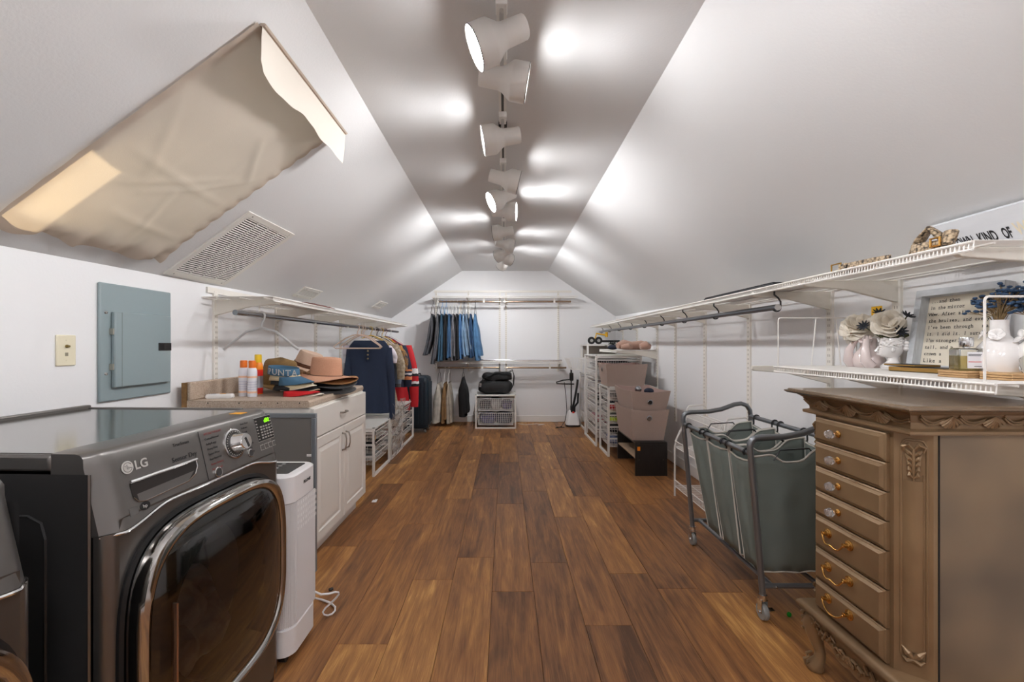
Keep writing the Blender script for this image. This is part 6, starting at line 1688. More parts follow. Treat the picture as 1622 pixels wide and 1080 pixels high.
# ------------------------------------------------------------------ suitcase
SUIT = mat('teal_shell', '1c2a34', 0.32, bump=(25, 0.05))
su = thing('suitcase', 'dark teal hard shell suitcase upright in the left corner', 'suitcase', (-1.24, 6.18, 0))
def srr(x0, x1, y0, y1, r, z): return rr2(x0, x1, y0, y1, r, z)
rgs = []
for z, i in ((0.055, 0.03), (0.07, 0.008), (0.10, 0.0), (0.72, 0.0), (0.76, 0.008), (0.785, 0.04)):
    rgs.append(srr(-1.45 + i, -1.065 - i, 6.02 + i, 6.34 - i, 0.05, z))
obj('shell', MB().loft(rgs), SUIT, su, smooth=True)
rb = MB()
for k in range(6):
    x = -1.42 + 0.06 * k; rb.box(x, x + 0.03, 6.012, 6.021, 0.12, 0.70)
for k in range(4):
    y = 6.06 + 0.07 * k; rb.box(-1.066, -1.058, y, y + 0.035, 0.12, 0.70)
for k in range(6): obj('shell_rib', MB().box(-1.066, -1.058, 6.06 + 0.045 * k, 6.08 + 0.045 * k, 0.12, 0.70), SUIT, su, bevel=0.003)
for k in range(7): obj('shell_rib', MB().box(-1.42 + 0.05 * k, -1.395 + 0.05 * k, 6.013, 6.021, 0.12, 0.70), SUIT, su, bevel=0.003)
obj('zip_band', MB().loft([srr(-1.453, -1.062, 6.17, 6.19, 0.009, z) for z in (0.09, 0.74)]), BLACK, su)
obj('carry_handle', MB().tube([(-1.32, 6.18, 0.775), (-1.31, 6.18, 0.81), (-1.20, 6.18, 0.81), (-1.19, 6.18, 0.775)], 0.010, 8), BLACK, su, smooth=True)
for x in (-1.40, -1.11):
    for y in (6.06, 6.30):
        w_ = obj('wheel', MB().lathe([(0.006, -0.012), (0.026, -0.012), (0.028, 0), (0.026, 0.012), (0.006, 0.012)], (x, y, 0.028), 14, Matrix.Rotation(PI / 2, 4, 'Y')), mat('wheel_grey', '7c7c7c', 0.4), su, smooth=True)
        obj('wheel_housing', MB().box(x - 0.022, x + 0.022, y - 0.02, y + 0.02, 0.035, 0.075), BLACK, w_, bevel=0.004)
tag(obj('folded_cloth', MB().grid(lambda u, v: Vector((-1.62 + 0.22 * u, 3.05 + 0.55 * v, ZS + 0.010 + 0.018 * abs(nz(u * 5, v * 7)) + 0.02 * math.sin(PI * u) * math.sin(PI * v))), 14, 20), mat('maroon_cloth', '7a4a42', 0.9, var=(60, 0.4)), None, smooth=True, solid=0.004, org=Vector((-1.5, 3.3, ZS))), 'maroon printed cloth lying flat on the left wire shelf', 'cloth')

# labels for the folded clothes inside the baskets
cn = {'purple_cloth': 'purple', 'navy_cloth': 'navy', 'pink_cloth': 'pink', 'lime_cloth': 'lime green', 'pale_blue_cloth': 'pale blue', 'black_cloth': 'black', 'light_grey_cloth': 'light grey', 'bright_red_cloth': 'red', 'tan_cloth': 'tan'}
ordn = ['bottom', 'second', 'third', 'fourth', 'fifth', 'sixth', 'seventh']
short = {'low white basket tower in': 'far corner tower', 'tall white basket tower against': 'tall basket tower', 'white basket tower under the': 'tower under the linen bin', 'low two basket white drawer': 'back wall unit',
         'low white drawer frame beside': 'frame by the cabinet', 'white drawer frame with flat': 'flat topped left frame', 'white drawer frame wrapped in': 'plastic wrapped frame', 'white drawer frame beside the': 'frame by the suitcase'}
seen_lbl = {}
for o_, mn, lb, k, j in CONT:
    key = ' '.join(lb.split()[:5])
    nmv = 'top' if (key.startswith('low two') and k == 1) else ordn[k]
    s_ = '%s folded clothes in the %s basket of the %s' % (cn[mn], nmv, short[key])
    if s_ in seen_lbl: s_ = s_.replace(' folded', ' folded right-hand')
    seen_lbl[s_] = 1
    tag(o_, s_, 'clothes', 'clothes in the wire baskets')
# ------------------------------------------------------------------ decor on the right shelves
ZU = H + 0.289 + 0.006      # upper shelf surface
ZL2 = H - 0.108 + 0.006     # lower shelf surface
# sign
SGN = mat('sign_white', 'dcdee2', 0.6, var=(40, 0.06), stretch=(1, 0.1, 1))
sY1, sY0 = 1.66, 0.95
sb, stp = Vector((1.685, 0, ZU)), Vector((1.595, 0, H + 0.440))
up = (stp - sb).normalized(); nn = Vector((0, -1, 0)).cross(up)
sg = thing('wooden_sign', 'long white wooden sign lettered OWN KIND OF on the top shelf', 'sign', (1.66, (sY0 + sY1) / 2, ZU))
hl = (stp - sb).length
b_ = MB(); vs = [sb + up * (hl * v) + nn * w + Vector((0, y, 0)) for w in (-0.018, 0.0) for v in (0, 1) for y in (sY0, sY1)]
b_.add(vs, [(0, 1, 3, 2), (4, 6, 7, 5), (0, 2, 6, 4), (1, 5, 7, 3), (0, 4, 5, 1), (2, 3, 7, 6)])
obj('sign_board', b_, SGN, sg)
INK = mat('sign_ink', '232326', 0.7); CRM = mat('sign_cream', 'e8dcc4', 0.7)
def fit_text(s_, ya, wid, ht, m, vv, parent=sg):
    cu = bpy.data.curves.new('text', 'FONT'); cu.body = s_; cu.size = 1; cu.extrude = 0.0; cu.offset = 0.03; cu.resolution_u = 3
    t_ = bpy.data.objects.new('text', cu); COL.objects.link(t_)
    me = bpy.data.meshes.new_from_object(t_.evaluated_get(bpy.context.evaluated_depsgraph_get())); bpy.data.objects.remove(t_, do_unlink=True)
    xs = [v.co.x for v in me.vertices]; ys_ = [v.co.y for v in me.vertices]
    org = ORG[parent.name]
    M_ = Matrix.Translation(-org) @ frame_M(sb + up * vv + nn * 0.0008 + Vector((0, ya, 0)), (0, -1, 0), up) @ Matrix.Diagonal((wid / (max(xs) - min(xs)), ht / (max(ys_) - min(ys_)), 1, 1)) @ Matrix.Translation((-min(xs), -min(ys_), 0))
    me.transform(M_); me.materials.clear(); me.materials.append(m)
    o_ = bpy.data.objects.new('lettering', me); link(o_, parent); ORG[o_.name] = org
V0 = hl * 0.37
for s_, ya, wid in (('YOUR', 1.640, 0.052), ('OWN', 1.579, 0.054), ('KIND', 1.508, 0.056), ('OF', 1.436, 0.026)): fit_text(s_, ya, wid, 0.042, INK, V0)
fit_text('W', 1.400, 0.036, 0.046, CRM, V0 + 0.004)
# snakeskin coil
def snake():
    m = bpy.data.materials.new('snakeskin'); m.use_nodes = True
    n = m.node_tree.nodes; L = m.node_tree.links.new; bs = n['Principled BSDF']
    tc = n.new('ShaderNodeTexCoord'); v = n.new('ShaderNodeTexVoronoi'); v.inputs['Scale'].default_value = 120; v2 = n.new('ShaderNodeTexNoise'); v2.inputs['Scale'].default_value = 55
    L(tc.outputs['Object'], v.inputs['Vector']); L(tc.outputs['Object'], v2.inputs['Vector'])
    ad = n.new('ShaderNodeMath'); ad.operation = 'MULTIPLY'; L(v.outputs['Distance'], ad.inputs[0]); L(v2.outputs['Fac'], ad.inputs[1])
    rp = n.new('ShaderNodeValToRGB'); cr = rp.color_ramp; cr.elements[0].position = 0.12; cr.elements[0].color = (*lin('c0ab8e'), 1); cr.elements[1].position = 0.42; cr.elements[1].color = (*lin('2c251f'), 1)
    e = cr.elements.new(0.25); e.color = (*lin('9a866c'), 1)
    L(ad.outputs[0], rp.inputs[0]); L(rp.outputs[0], bs.inputs['Base Color']); bs.inputs['Roughness'].default_value = 0.4
    return m
SNK = snake()
sk = thing('snakeskin_belt', 'coiled tan snakeskin belt heaped in front of the sign', 'belt', (1.40, 1.40, ZU), 0)
co = MB()
def ribbon(mb, pts, w, th=0.004):
    """strap standing on edge: pts centre line, w height"""
    ra, rb_ = [], []
    rings = []
    for i, p in enumerate(pts):
        p = Vector(p); d = (Vector(pts[min(i + 1, len(pts) - 1)]) - Vector(pts[max(i - 1, 0)])); d.z = 0
        if d.length < 1e-6: d = Vector((1, 0, 0))
        d.normalize(); s = Vector((-d.y, d.x, 0)) * th
        rings.append([p + s, p + s + Vector((0, 0, w)), p - s + Vector((0, 0, w)), p - s])
    return mb.loft(rings)
for k, (cx_, cy_, r0, z0) in enumerate(((1.405, 1.440, 0.036, 0.0), (1.41, 1.43, 0.026, 0.004), (1.40, 1.395, 0.022, 0.0))):
    pts = [(cx_ + r0 * (1 + 0.15 * math.sin(3 * a + k)) * math.cos(a), cy_ + 1.25 * r0 * math.sin(a), ZU + z0 + 0.004) for a in [2 * PI * i / 26 for i in range(27)]]
    ribbon(co, pts, 0.030 if k else 0.036)
co.tube([(1.39, 1.49, ZU + 0.01), (1.395, 1.465, ZU + 0.055), (1.40, 1.435, ZU + 0.088), (1.405, 1.41, ZU + 0.06), (1.41, 1.395, ZU + 0.03)], [0.014, 0.022, 0.018, 0.02, 0.012], 8, flat=0.5)
co.tube([(1.38, 1.36, ZU + 0.02), (1.40, 1.37, ZU + 0.06), (1.42, 1.385, ZU + 0.066), (1.43, 1.40, ZU + 0.03)], [0.012, 0.018, 0.018, 0.012], 8, flat=0.5)
obj('belt_strap', co, SNK, sk, smooth=True)
obj('belt_buckle', MB().tube([(1.372, 1.375, ZU + 0.02), (1.372, 1.375, ZU + 0.045), (1.372, 1.405, ZU + 0.045), (1.372, 1.405, ZU + 0.02)], 0.004, 6, closed=True), GOLD, sk, smooth=True)
b2 = thing('snakeskin_belt', 'snakeskin belt with square brass buckle lying along shelf edge', 'belt', (1.36, 1.67, ZU))
st2 = MB(); ribbon(st2, [(1.345, 1.755, ZU + 0.002), (1.347, 1.72, ZU + 0.002), (1.352, 1.66, ZU + 0.002), (1.357, 1.60, ZU + 0.002), (1.372, 1.55, ZU + 0.002)], 0.024, 0.003)
ribbon(st2, [(1.365, 1.745, ZU + 0.002), (1.37, 1.66, ZU + 0.002), (1.38, 1.58, ZU + 0.002)], 0.022, 0.003)
obj('belt_strap', st2, SNK, b2)
BRASS = mat('aged_brass', 'a5803c', 0.3, 1.0)
obj('belt_buckle', MB().tube([(1.345, 1.795, ZU + 0.004), (1.345, 1.795, ZU + 0.032), (1.345, 1.745, ZU + 0.032), (1.345, 1.745, ZU + 0.004)], 0.0035, 6, closed=True), BRASS, b2, smooth=True)
obj('belt_loop', MB().box(1.340, 1.354, 1.715, 1.725, ZU + 0.001, ZU + 0.027), SNK, b2)
# black ribbed mat
mt_ = thing('ribbed_mat', 'black ribbed mat lying on the edge of the top right shelf', 'mat', (1.40, 2.55, ZU))
obj('mat_slab', MB().box(1.335, 1.55, 2.17, 2.93, ZU, ZU + 0.013), mat('mat_black', '232326', 0.6), mt_, bevel=0.003)
for k in range(40):
    y = 2.18 + 0.0186 * k
    obj('mat_rib', MB().box(1.338, 1.548, y, y + 0.010, ZU + 0.013, ZU + 0.019), mat('mat_black', '232326', 0.6), mt_)
# wire dividers
def divider(label, y, x0, x1, h, inner):
    t = thing('shelf_divider', label, 'divider', (x0, y, ZL2), group='wire dividers on the lower shelf')
    z = ZL2
    obj('divider_frame', MB().tube([(x0, y, z - 0.004), (x0, y, z + h - 0.012)] + arc_pts((x0 + 0.012, y, z + h - 0.012), 0.012, PI, PI / 2, 4, (1, 0, 0), (0, 0, 1)) + [(x1 - 0.012, y, z + h), (x1, y, z + h - 0.012), (x1, y, z - 0.004)], 0.0033, 6), WIRE, t, smooth=True)
    obj('divider_foot', MB().tube([(x0, y, z - 0.001), (x1, y, z - 0.001)], 0.003, 5), WIRE, t)
    for xa, xb in inner:
        obj('divider_wire', MB().tube([(xa, y, z + h), (xb, y, z)], 0.003, 5), WIRE, t)
divider('white wire divider at the far end of the lower shelf', 2.108, 1.322, 1.70, 0.232, ((1.505, 1.482), (1.60, 1.625)))
divider('white wire divider at the near end, before the white vases', 1.208, 1.330, 1.70, 0.236, ((1.52, 1.50), (1.60, 1.62)))
# framed quote
fb_, ft_ = Vector((1.690, 0, ZL2)), Vector((1.738, 0, ZL2 + 0.320))
fu = (ft_ - fb_).normalized(); fn = Vector((0, -1, 0)).cross(fu); FH = (ft_ - fb_).length
fY0, fY1 = 1.488, 1.808
pf = thing('framed_quote', 'whitewashed wooden frame with a typewritten quote, leaning on wall', 'picture', (1.70, (fY0 + fY1) / 2, ZL2))
def FB(mb, ya, yb, va, vb, w0, w1):
    vs = [fb_ + fu * v + fn * w + Vector((0, y, 0)) for w in (w0, w1) for v in (va, vb) for y in (ya, yb)]
    return mb.add(vs, [(0, 1, 3, 2), (4, 6, 7, 5), (0, 2, 6, 4), (1, 5, 7, 3), (0, 4, 5, 1), (2, 3, 7, 6)])
WWS = mat('whitewash_wood', 'c9cdd1', 0.7, var=(30, 0.22), stretch=(4, 0.5, 0.5), bump=(60, 0.2))
FRW = 0.026
obj('frame_bar', FB(MB(), fY1 - FRW, fY1, 0, FH, -0.008, 0.030), WWS, pf)
obj('frame_bar', FB(MB(), fY0, fY0 + FRW, 0, FH, -0.008, 0.030), WWS, pf)
obj('frame_bar', FB(MB(), fY0 + FRW, fY1 - FRW, FH - FRW, FH, -0.008, 0.030), WWS, pf)
obj('frame_bar', FB(MB(), fY0 + FRW, fY1 - FRW, 0, FRW * 0.7, -0.008, 0.030), WWS, pf)
obj('paper', FB(MB(), fY0 + FRW, fY1 - FRW, FRW * 0.7, FH - FRW, -0.006, -0.004), mat('aged_paper', 'e3dac8', 0.8, var=(9, 0.08)), pf)
TY = mat('typed_ink', '3a3836', 0.8)
lines = ['...and then', 'in the mirror', 'Wow. After all', 'the bruises, and everything', "I've been through   made", 'it. I did it. I survived and', "I'm stronger. S", 'tall, and p', 'crown a', 'Like a']
y_ = fY1 - FRW - 0.010
GL = {}; allv, allf = [], []
def glyph(c, size):
    if (c, size) not in GL:
        cu = bpy.data.curves.new('text', 'FONT'); cu.body = c; cu.size = size; cu.offset = 0.0003; cu.resolution_u = 2; cu.align_x = 'CENTER'
        t_ = bpy.data.objects.new('text', cu); COL.objects.link(t_)
        me = bpy.data.meshes.new_from_object(t_.evaluated_get(bpy.context.evaluated_depsgraph_get())); bpy.data.objects.remove(t_, do_unlink=True)
        vs = [v.co.copy() for v in me.vertices]; fs = [tuple(p.vertices) for p in me.polygons]
        if c in "Iilmnhrtdpfkb'T1":                      # slab serifs on the straight stems
            xs = [v.x for v in vs]; y0_ = min(v.y for v in vs); y1_ = max(v.y for v in vs); w_ = size * 0.05
            for yy, xa, xb in ((0.0, min(xs) - size * 0.07, max(xs) + size * 0.07),):
                if c in "IilmnhrtdkfTb": k0 = len(vs); vs += [Vector((xa, yy, 0.0)), Vector((xb, yy, 0.0)), Vector((xb, yy + w_, 0.0)), Vector((xa, yy + w_, 0.0))]; fs.append((k0, k0 + 1, k0 + 2, k0 + 3))
            if c in "Iildhbknmrp": k0 = len(vs); xm = min(xs); vs += [Vector((xm - size * 0.09, y1_ - w_ if c in 'Ildhbk' else y1_ * 0.98 - w_, 0.0)), Vector((xm + size * 0.06, y1_ - w_ if c in 'Ildhbk' else y1_ * 0.98 - w_, 0.0)), Vector((xm + size * 0.06, y1_, 0.0)), Vector((xm - size * 0.09, y1_, 0.0))]; fs.append((k0, k0 + 1, k0 + 2, k0 + 3))
        GL[(c, size)] = (vs, fs)
    return GL[(c, size)]
for i, s in enumerate(lines):
    v = FH - FRW - 0.024 - 0.0265 * i
    if i == 9: v -= 0.002
    size = 0.0192 if i < 9 else 0.022
    pitch = 0.0102 if i < 9 else 0.0128
    o_ = fb_ + fu * v + fn * (-0.0035)
    for j, c in enumerate(s):
        if c == ' ': continue
        me = glyph(c, size)
        me2 = me[0]
        k0 = len(allv); Mx = frame_M(o_ + Vector((0, y_ - pitch * (j + 0.5), 0)), (0, -1, 0), fu)
        allv += [Mx @ p for p in me2]; allf += [tuple(q + k0 for q in f_) for f_ in me[1]]
tm = MB(); tm.v = allv; tm.f = allf
obj('lettering', tm, TY, pf)
# books
bk = MB()
def book(label, x, y, z, w, l, h, yaw, mc, me):
    t = thing('book', label, 'book', (x, y, z), yaw, group='books on the lower right shelf')
    o = Vector((x, y, z))
    obj('cover', shift(MB().box(-w / 2, w / 2, -l / 2, l / 2, 0, h), o), mc, t, bevel=0.002)
    obj('gilt_edge', shift(MB().box(-w / 2 - 0.0006, w / 2 - 0.004, -l / 2 - 0.0006, l / 2 + 0.0006, 0.0025, h - 0.001), o), me, t)
GILT = mat('gilt_edge', 'b08a4c', 0.35, 0.6); BKC = mat('book_black', '1d1b1a', 0.5)
book('black book with gilt page edges lying under the framed quote', 1.575, 1.62, ZL2, 0.12, 0.19, 0.018, 0.12, BKC, GILT)
book('slim black book half under the gilt edged book', 1.585, 1.70, ZL2 + 0.0185, 0.09, 0.15, 0.008, -0.1, BKC, GILT)
# wooden trays
PINE = mat('ribbed_pine', 'd0a878', 0.55, var=(60, 0.25), stretch=(1, 1, 14))
for i, (x, y, w, l, lb) in enumerate(((1.465, 1.365, 0.13, 0.09, 'pale ribbed wooden board under the perfume bottle'), (1.50, 1.262, 0.16, 0.085, 'pale ribbed wooden board under the white vases'))):
    t = thing('wooden_board', lb, 'board', (x, y, ZL2), group='wooden boards on the lower shelf')
    for k in range(3):
        obj('board_layer', MB().box(x - w / 2 + 0.001 * (k % 2), x + w / 2, y - l / 2, y + l / 2, ZL2 + 0.0075 * k, ZL2 + 0.0075 * k + 0.0062), PINE, t, bevel=0.001)
    obj('board_core', MB().box(x - w / 2 + 0.004, x + w / 2 - 0.004, y - l / 2 + 0.003, y + l / 2 - 0.003, ZL2 + 0.001, ZL2 + 0.0205), mat('board_core', '9a7850', 0.7), t)
ZBD = ZL2 + 0.0217
# perfume
pf_ = thing('perfume_bottle', 'square glass perfume bottle with silver cap and white label', 'perfume', (1.445, 1.365, ZBD), -0.30)
o = Vector((1.445, 1.365, ZBD))
CGL = mat('clear_glass', 'f5f7f5', 0.02, trans=1.0)
obj('bottle_glass', shift(MB().box(-0.032, 0.032, -0.026, 0.026, 0, 0.070), o), CGL, pf_, bevel=0.006)
obj('perfume_liquid', shift(MB().box(-0.027, 0.027, -0.021, 0.021, 0.006, 0.046), o), mat('amber_liquid', 'e6cf7a', 0.05, trans=0.8), pf_)
obj('bottle_label', shift(MB().box(-0.012, 0.030, -0.0274, -0.0264, 0.008, 0.058), o), mat('label_paper', 'e9e9ee', 0.6), pf_)
for k, (z, m, a, e) in enumerate(((0.050, PRINT, -0.018, 0.014), (0.046, PRINT, -0.018, 0.012), (0.027, RED_, -0.018, 0.014), (0.013, PRINT, -0.004, 0.014))):
    obj('label_line', shift(MB().box(a + 0.008, e + 0.008, -0.0278, -0.0273, z, z + 0.0018), o), m, pf_)
obj('spray_cap', shift(MB().lathe([(0.001, 0.070), (0.008, 0.070), (0.008, 0.074), (0.0155, 0.074), (0.0165, 0.076), (0.0165, 0.102), (0.0155, 0.104), (0.001, 0.104)], n=24), o), CHROME, pf_, smooth=True)
# vases and flowers
CER = mat('white_ceramic', 'e9e6e4', 0.12, coat=0.5)
def lathe_vase(label, c, prof, name='vase'):
    t = thing(name, label, 'vase', c)
    obj('vase_body', MB().lathe(prof, c, 36), CER, t, smooth=True)
    return t
def petals(mb, c, n_, r_, tilt, axis, w=0.5, cup=0.4):
    q = Vector(axis).to_track_quat('Z', 'Y').to_matrix()
    for i in range(n_):
        a = 2 * PI * i / n_
        rings = []
        for k in range(5):
            f = k / 4; rad = r_ * f; h = r_ * cup * f * f + tilt * f; ww = r_ * w * math.sin(PI * min(1, f * 0.8 + 0.1))
            row = []
            for s_ in (-1, -0.5, 0, 0.5, 1):
                p = Vector((rad * math.cos(a) - s_ * ww * math.sin(a), rad * math.sin(a) + s_ * ww * math.cos(a), h + 0.25 * ww * s_ * s_))
                row.append(Vector(c) + q @ p)
            rings.append(row)
        mb.loft(rings, closed=False)
    return mb
c1 = Vector((1.505, 1.365 - 0.02, ZL2))
c1 = Vector((1.475, 1.315, ZBD)); c1 = Vector((1.50, 1.325, ZL2 + 0.0217))
c1 = Vector((1.515, 1.335, ZL2))
v1 = lathe_vase('tall white bottle vase with a ceramic flower on its neck', c1, [(0.001, 0), (0.040, 0), (0.046, 0.006), (0.056, 0.035), (0.059, 0.06), (0.052, 0.090), (0.034, 0.115), (0.023, 0.130), (0.0205, 0.15), (0.021, 0.178), (0.0185, 0.178), (0.017, 0.15), (0.001, 0.14)])
fm = MB(); petals(fm, c1 + Vector((-0.028, -0.018, 0.132)), 5, 0.019, 0.002, (-0.8, -0.5, 0.35), 0.6, 0.2); petals(fm, c1 + Vector((-0.024, 0.022, 0.134)), 5, 0.017, 0.002, (-0.7, 0.6, 0.35), 0.6, 0.2)
obj('neck_flower', fm, CER, v1, smooth=True, solid=0.0025)
c2 = Vector((1.56, 1.262, ZL2 + 0.0217))
v2 = lathe_vase('short round white vase with a ceramic leaf at the right edge', c2, [(0.001, 0), (0.034, 0), (0.048, 0.02), (0.054, 0.05), (0.050, 0.078), (0.034, 0.098), (0.026, 0.106), (0.024, 0.118), (0.036, 0.136), (0.034, 0.137), (0.021, 0.118), (0.001, 0.1)])
fm = MB(); petals(fm, c2 + Vector((-0.036, 0.02, 0.104)), 3, 0.024, 0.0, (-0.8, 0.3, 0.4), 0.5, 0.3)
obj('neck_leaf', fm, CER, v2, smooth=True, solid=0.0025)
STEM = mat('dry_stem', '8a7350', 0.8); BLUE = mat('dyed_blue', '36506f', 0.9, var=(90, 0.4))
def yarrow(label, c, zn, n_, spread, h, seed, lean=(0, 0)):
    RR = random.Random(seed)
    t = thing('dried_flowers', label, 'dried flowers', Vector(c) + Vector((0, 0, zn)), group='blue dried flowers')
    sm_, bl = MB(), MB()
    base = Vector(c) + Vector((0, 0, zn - 0.03))
    for i in range(n_):
        a = RR.uniform(0, 2 * PI); r_ = spread * math.sqrt(RR.random())
        tip = base + Vector((lean[0] + r_ * math.cos(a), lean[1] + r_ * math.sin(a), h * (0.52 + 0.48 * RR.random()) * (1 - 0.25 * (r_ / spread) ** 2)))
        mid = base.lerp(tip, 0.55) + Vector((0, 0, 0.01)); mid.x = base.x + (tip.x - base.x) * 0.35; mid.y = base.y + (tip.y - base.y) * 0.35
        sm_.tube([base + Vector((RR.uniform(-0.008, 0.008), RR.uniform(-0.008, 0.008), 0)), mid, tip], 0.0013, 4)
        for q in range(3):
            d = Vector((RR.uniform(-1, 1), RR.uniform(-1, 1), RR.uniform(-0.4, 0.5))) * 0.012
            sm_.tube([mid.lerp(tip, 0.5), tip + d], 0.0009, 3)
            bl.ell(tip + d, (0.0068, 0.0068, 0.0042), 6)
    obj('stem', sm_, STEM, t, kind='stuff'); obj('flower_head', bl, BLUE, t, smooth=True, kind='stuff')
yarrow('blue dyed dried flowers in the tall bottle vase', c1, 0.178, 62, 0.062, 0.140, 1)
yarrow('blue dyed dried flowers in the short round vase', c2, 0.137, 52, 0.075, 0.165, 2, (0.0, -0.01))
# glass block bottle at the edge
gb = thing('glass_bottle', 'faceted clear glass bottle in front of the short vase', 'bottle', (1.50, 1.205 + 0.02, ZL2 + 0.0217))
obj('bottle_glass', MB().lathe([(0.001, 0), (0.022, 0), (0.028, 0.008), (0.028, 0.040), (0.012, 0.058), (0.009, 0.062), (0.009, 0.07), (0.001, 0.07)], (1.50, 1.235, ZL2 + 0.0217), 8), CGL, gb)
# hands vase (pink white) and bust vase
hv = Vector((1.655, 1.985, ZL2))
ht = thing('hand_vase', 'pinkish ceramic vase shaped as raised arms holding flowers', 'vase', hv)
PCE = mat('blush_ceramic', 'e3d5d2', 0.15, coat=0.5)
bb = MB().lathe([(0.001, 0), (0.052, 0), (0.058, 0.01), (0.062, 0.035), (0.050, 0.065), (0.034, 0.085), (0.030, 0.10), (0.034, 0.118), (0.036, 0.132), (0.001, 0.128)], hv, 30)
for i, v in enumerate(bb.v):
    d = v - hv; bb.v[i] = hv + Vector((d.x * (0.9), d.y * (1.1 if d.z < 0.07 else 0.95), d.z))
obj('torso', bb, PCE, ht, smooth=True)
for sg_ in (-1, 1):
    ar = MB().tube([hv + Vector((-0.030, 0.052 * sg_, 0.006)), hv + Vector((-0.052, 0.050 * sg_, 0.03)), hv + Vector((-0.052, 0.046 * sg_, 0.075)), hv + Vector((-0.040, 0.036 * sg_, 0.108)), hv + Vector((-0.034, 0.030 * sg_, 0.122))], [0.022, 0.021, 0.017, 0.012, 0.013], 12)
    a_ = obj('arm', ar, PCE, ht, smooth=True)
    for k in range(4):
        an = sg_ * (0.25 + 0.28 * k)
        p0 = hv + Vector((-0.036 * math.cos(an) - 0.002, 0.036 * math.sin(an), 0.118))
        fg = MB().tube([p0, p0 + Vector((-0.010 * math.cos(an), 0.010 * math.sin(an), 0.012)), p0 + Vector((-0.004 * math.cos(an), 0.004 * math.sin(an), 0.022)), p0 + Vector((0.006 * math.cos(an), -0.006 * math.sin(an), 0.024 - 0.002 * k))], [0.006, 0.006, 0.0055, 0.0045], 8)
        obj('finger', fg, PCE, a_, smooth=True)
    obj('thumb', MB().tube([hv + Vector((-0.040, 0.028 * sg_, 0.110)), hv + Vector((-0.050, 0.014 * sg_, 0.116)), hv + Vector((-0.048, 0.006 * sg_, 0.126))], [0.0065, 0.006, 0.0045], 8), PCE, a_, smooth=True)
bv = Vector((1.64, 1.862, ZL2))
bt = thing('bust_vase', 'white ceramic classical head vase with roses', 'vase', bv)
# head faces (-X, slightly +Y)
fd = Vector((-0.80, 0.60, 0)).normalized(); sd_ = Vector((-fd.y, fd.x, 0))
def HP(f, s, z): return bv + fd * (f * 0.92) + sd_ * (s * 0.92) + Vector((0, 0, z))
# profile lofted in slices: (z, front, back, halfwidth)
SL = [(0.0, 0.030, -0.050, 0.052), (0.010, 0.032, -0.052, 0.055), (0.020, 0.022, -0.046, 0.046), (0.034, 0.006, -0.036, 0.030), (0.046, 0.006, -0.034, 0.026), (0.052, 0.030, -0.038, 0.029),
      (0.058, 0.037, -0.042, 0.034), (0.066, 0.036, -0.048, 0.038), (0.074, 0.037, -0.051, 0.041), (0.082, 0.035, -0.053, 0.043), (0.090, 0.033, -0.055, 0.045), (0.100, 0.036, -0.056, 0.047), (0.112, 0.035, -0.056, 0.047), (0.124, 0.032, -0.052, 0.044), (0.130, 0.030, -0.050, 0.042)]
rings = []
for z, fr, bk_, hw_ in SL:
    c = (fr + bk_) / 2; L_ = (fr - bk_) / 2
    rings.append([HP(c + L_ * math.cos(2 * PI * j / 28), hw_ * math.sin(2 * PI * j / 28), z) for j in range(28)])
rings.append([HP(-0.009 + 0.034 * math.cos(2 * PI * j / 28), 0.036 * math.sin(2 * PI * j / 28), 0.128) for j in range(28)])
rings.append([HP(-0.009 + 0.030 * math.cos(2 * PI * j / 28), 0.032 * math.sin(2 * PI * j / 28), 0.105) for j in range(28)])
hd = obj('head', MB().loft(rings), CER, bt, smooth=True)
nb = MB().tube([HP(0.033, 0, 0.094), HP(0.040, 0, 0.084), HP(0.046, 0, 0.075), HP(0.036, 0, 0.071)], [0.004, 0.005, 0.0065, 0.004], 8)
obj('nose', nb, CER, hd, smooth=True)
lp = MB().ell(HP(0.036, 0, 0.0655), (0.006, 0.011, 0.003), 8); lp.ell(HP(0.035, 0, 0.0605), (0.006, 0.010, 0.003), 8)
obj('lips', lp, CER, hd, smooth=True)
for s_ in (-1, 1):
    obj('brow', MB().tube([HP(0.034, 0.006 * s_, 0.093), HP(0.031, 0.018 * s_, 0.095), HP(0.022, 0.030 * s_, 0.091)], [0.003, 0.004, 0.002], 6), CER, hd, smooth=True)
    obj('eyelid', MB().ell(HP(0.028, 0.016 * s_, 0.085), (0.006, 0.006, 0.0035), 8), CER, hd, smooth=True)
    obj('ear', MB().ell(HP(-0.012, 0.044 * s_, 0.080), (0.007, 0.005, 0.011), 8), CER, hd, smooth=True)
hr_ = MB(); RR = random.Random(11)
for k in range(46):
    a = RR.uniform(0.5, 2 * PI - 0.5); z = 0.097 + 0.028 * RR.random()
    c = lambda a_, z_, g: HP(-0.010 + (0.045 + g) * math.cos(a_), (0.043 + g) * math.sin(a_), z_)
    hr_.tube([c(a, z, 0.0), c(a + 0.2, z + 0.006 * RR.uniform(-1, 1), 0.004), c(a + 0.42, z + 0.010 * RR.uniform(-1, 1), 0.003), c(a + 0.6, z + 0.008 * RR.uniform(-1, 1), 0.0)], [0.003, 0.0042, 0.0042, 0.002], 6)
for k in range(9):
    hr_.ell(HP(-0.050 - 0.004 * (k % 3), 0.02 * (k % 3 - 1), 0.085 + 0.012 * (k // 3)), (0.012, 0.012, 0.010), 8)
obj('hair', hr_, CER, hd, smooth=True)
IV_ = mat('ivory_petal', 'eae3d8', 0.8, var=(30, 0.12, 'd9cfbd')); GRN = mat('olive_leaf', '4c4d2c', 0.8); NVP = mat('navy_petal', '24272f', 0.85)
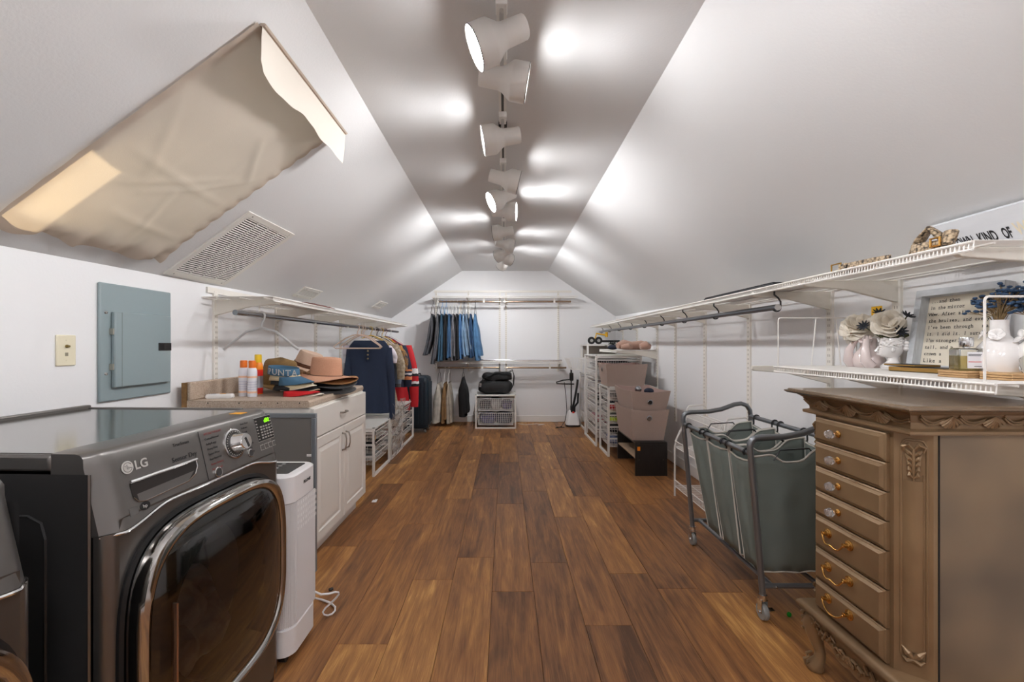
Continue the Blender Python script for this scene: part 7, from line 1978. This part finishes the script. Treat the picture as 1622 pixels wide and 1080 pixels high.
def rose(label, c, R_, axis, layers=((5, 1.0, 0.05), (5, 0.86, 0.5), (4, 0.62, 1.1), (3, 0.42, 1.7)), name='rose', stem_to=None):
    t = thing(name, label, 'flower', c, group='fabric flowers in the vases')
    for n_, f, cup in layers:
        obj('petal_ring', petals(MB(), c, n_, R_ * f, 0.0, axis, 0.62, cup), IV_, t, smooth=True, solid=0.001)
    if stem_to is not None: obj('stem', MB().tube([c, Vector(c).lerp(Vector(stem_to), 0.5) + Vector((0, 0, 0.006)), stem_to], 0.003, 6), GRN, t)
    return t
rose('large ivory fabric rose above the bust vase', bv + Vector((-0.018, -0.014, 0.190)), 0.062, (-0.55, -0.72, 0.30), stem_to=bv + Vector((0, 0, 0.11)))
rose('ivory ruffled peony above the hands vase', hv + Vector((-0.03, 0.02, 0.185)), 0.075, (-0.5, -0.5, 0.7), ((7, 1.0, -0.25), (6, 0.85, 0.3), (6, 0.6, 0.9), (5, 0.4, 1.4)), 'peony', hv + Vector((0, 0, 0.115)))
rose('ivory drooping bloom low on the hands vase', hv + Vector((-0.04, 0.05, 0.155)), 0.055, (-0.7, 0.3, -0.2), ((6, 1.0, 0.3), (5, 0.6, 0.8)), 'peony', hv + Vector((0, 0, 0.115)))
def daisy(label, c, ax, stem_to):
    t = thing('navy_daisy', label, 'flower', c, group='fabric flowers in the vases')
    mb = MB(); petals(mb, c, 10, 0.026, 0.0, ax, 0.16, 0.3); obj('petals', mb, NVP, t, solid=0.001)
    obj('flower_centre', MB().ell(c, (0.006, 0.006, 0.006), 8), NVP, t, smooth=True)
    obj('stem', MB().tube([c, Vector(c).lerp(Vector(stem_to), 0.5), stem_to], 0.0025, 5), GRN, t)
s0 = bv + Vector((0, 0, 0.11))
daisy('navy fabric daisy above the ivory rose', bv + Vector((-0.01, 0.035, 0.240)), (-0.3, -0.6, 0.6), s0)
daisy('navy fabric daisy right of the ivory rose, high', bv + Vector((0.02, -0.065, 0.222)), (0.1, -0.6, 0.7), s0)
daisy('navy fabric daisy between the peony and the rose', bv + Vector((-0.045, 0.075, 0.185)), (-0.7, -0.3, 0.4), s0)
daisy('navy fabric daisy right of the rose, low', bv + Vector((0.0, -0.055, 0.158)), (-0.2, -0.9, 0.2), s0)
lv = MB(); petals(lv, bv + Vector((0, -0.02, 0.14)), 4, 0.05, 0.0, (-0.3, -0.7, 0.3), 0.3, 0.2)
tag(obj('leaf_spray', lv, GRN, None, solid=0.001, smooth=True, org=bv + Vector((0, 0, 0.12))), 'olive green fabric leaves under the ivory rose', 'leaves')
yt = obj('price_tag', MB().box(XR - 0.060, XR - 0.057, 1.955, 2.01, H + 0.135, H + 0.175), mat('tag_yellow', 'e9b414', 0.5), None, org=Vector((XR - 0.06, 1.98, H + 0.15)))
tag(yt, 'bright yellow tag stuck on the wall upright behind the flowers', 'tag')
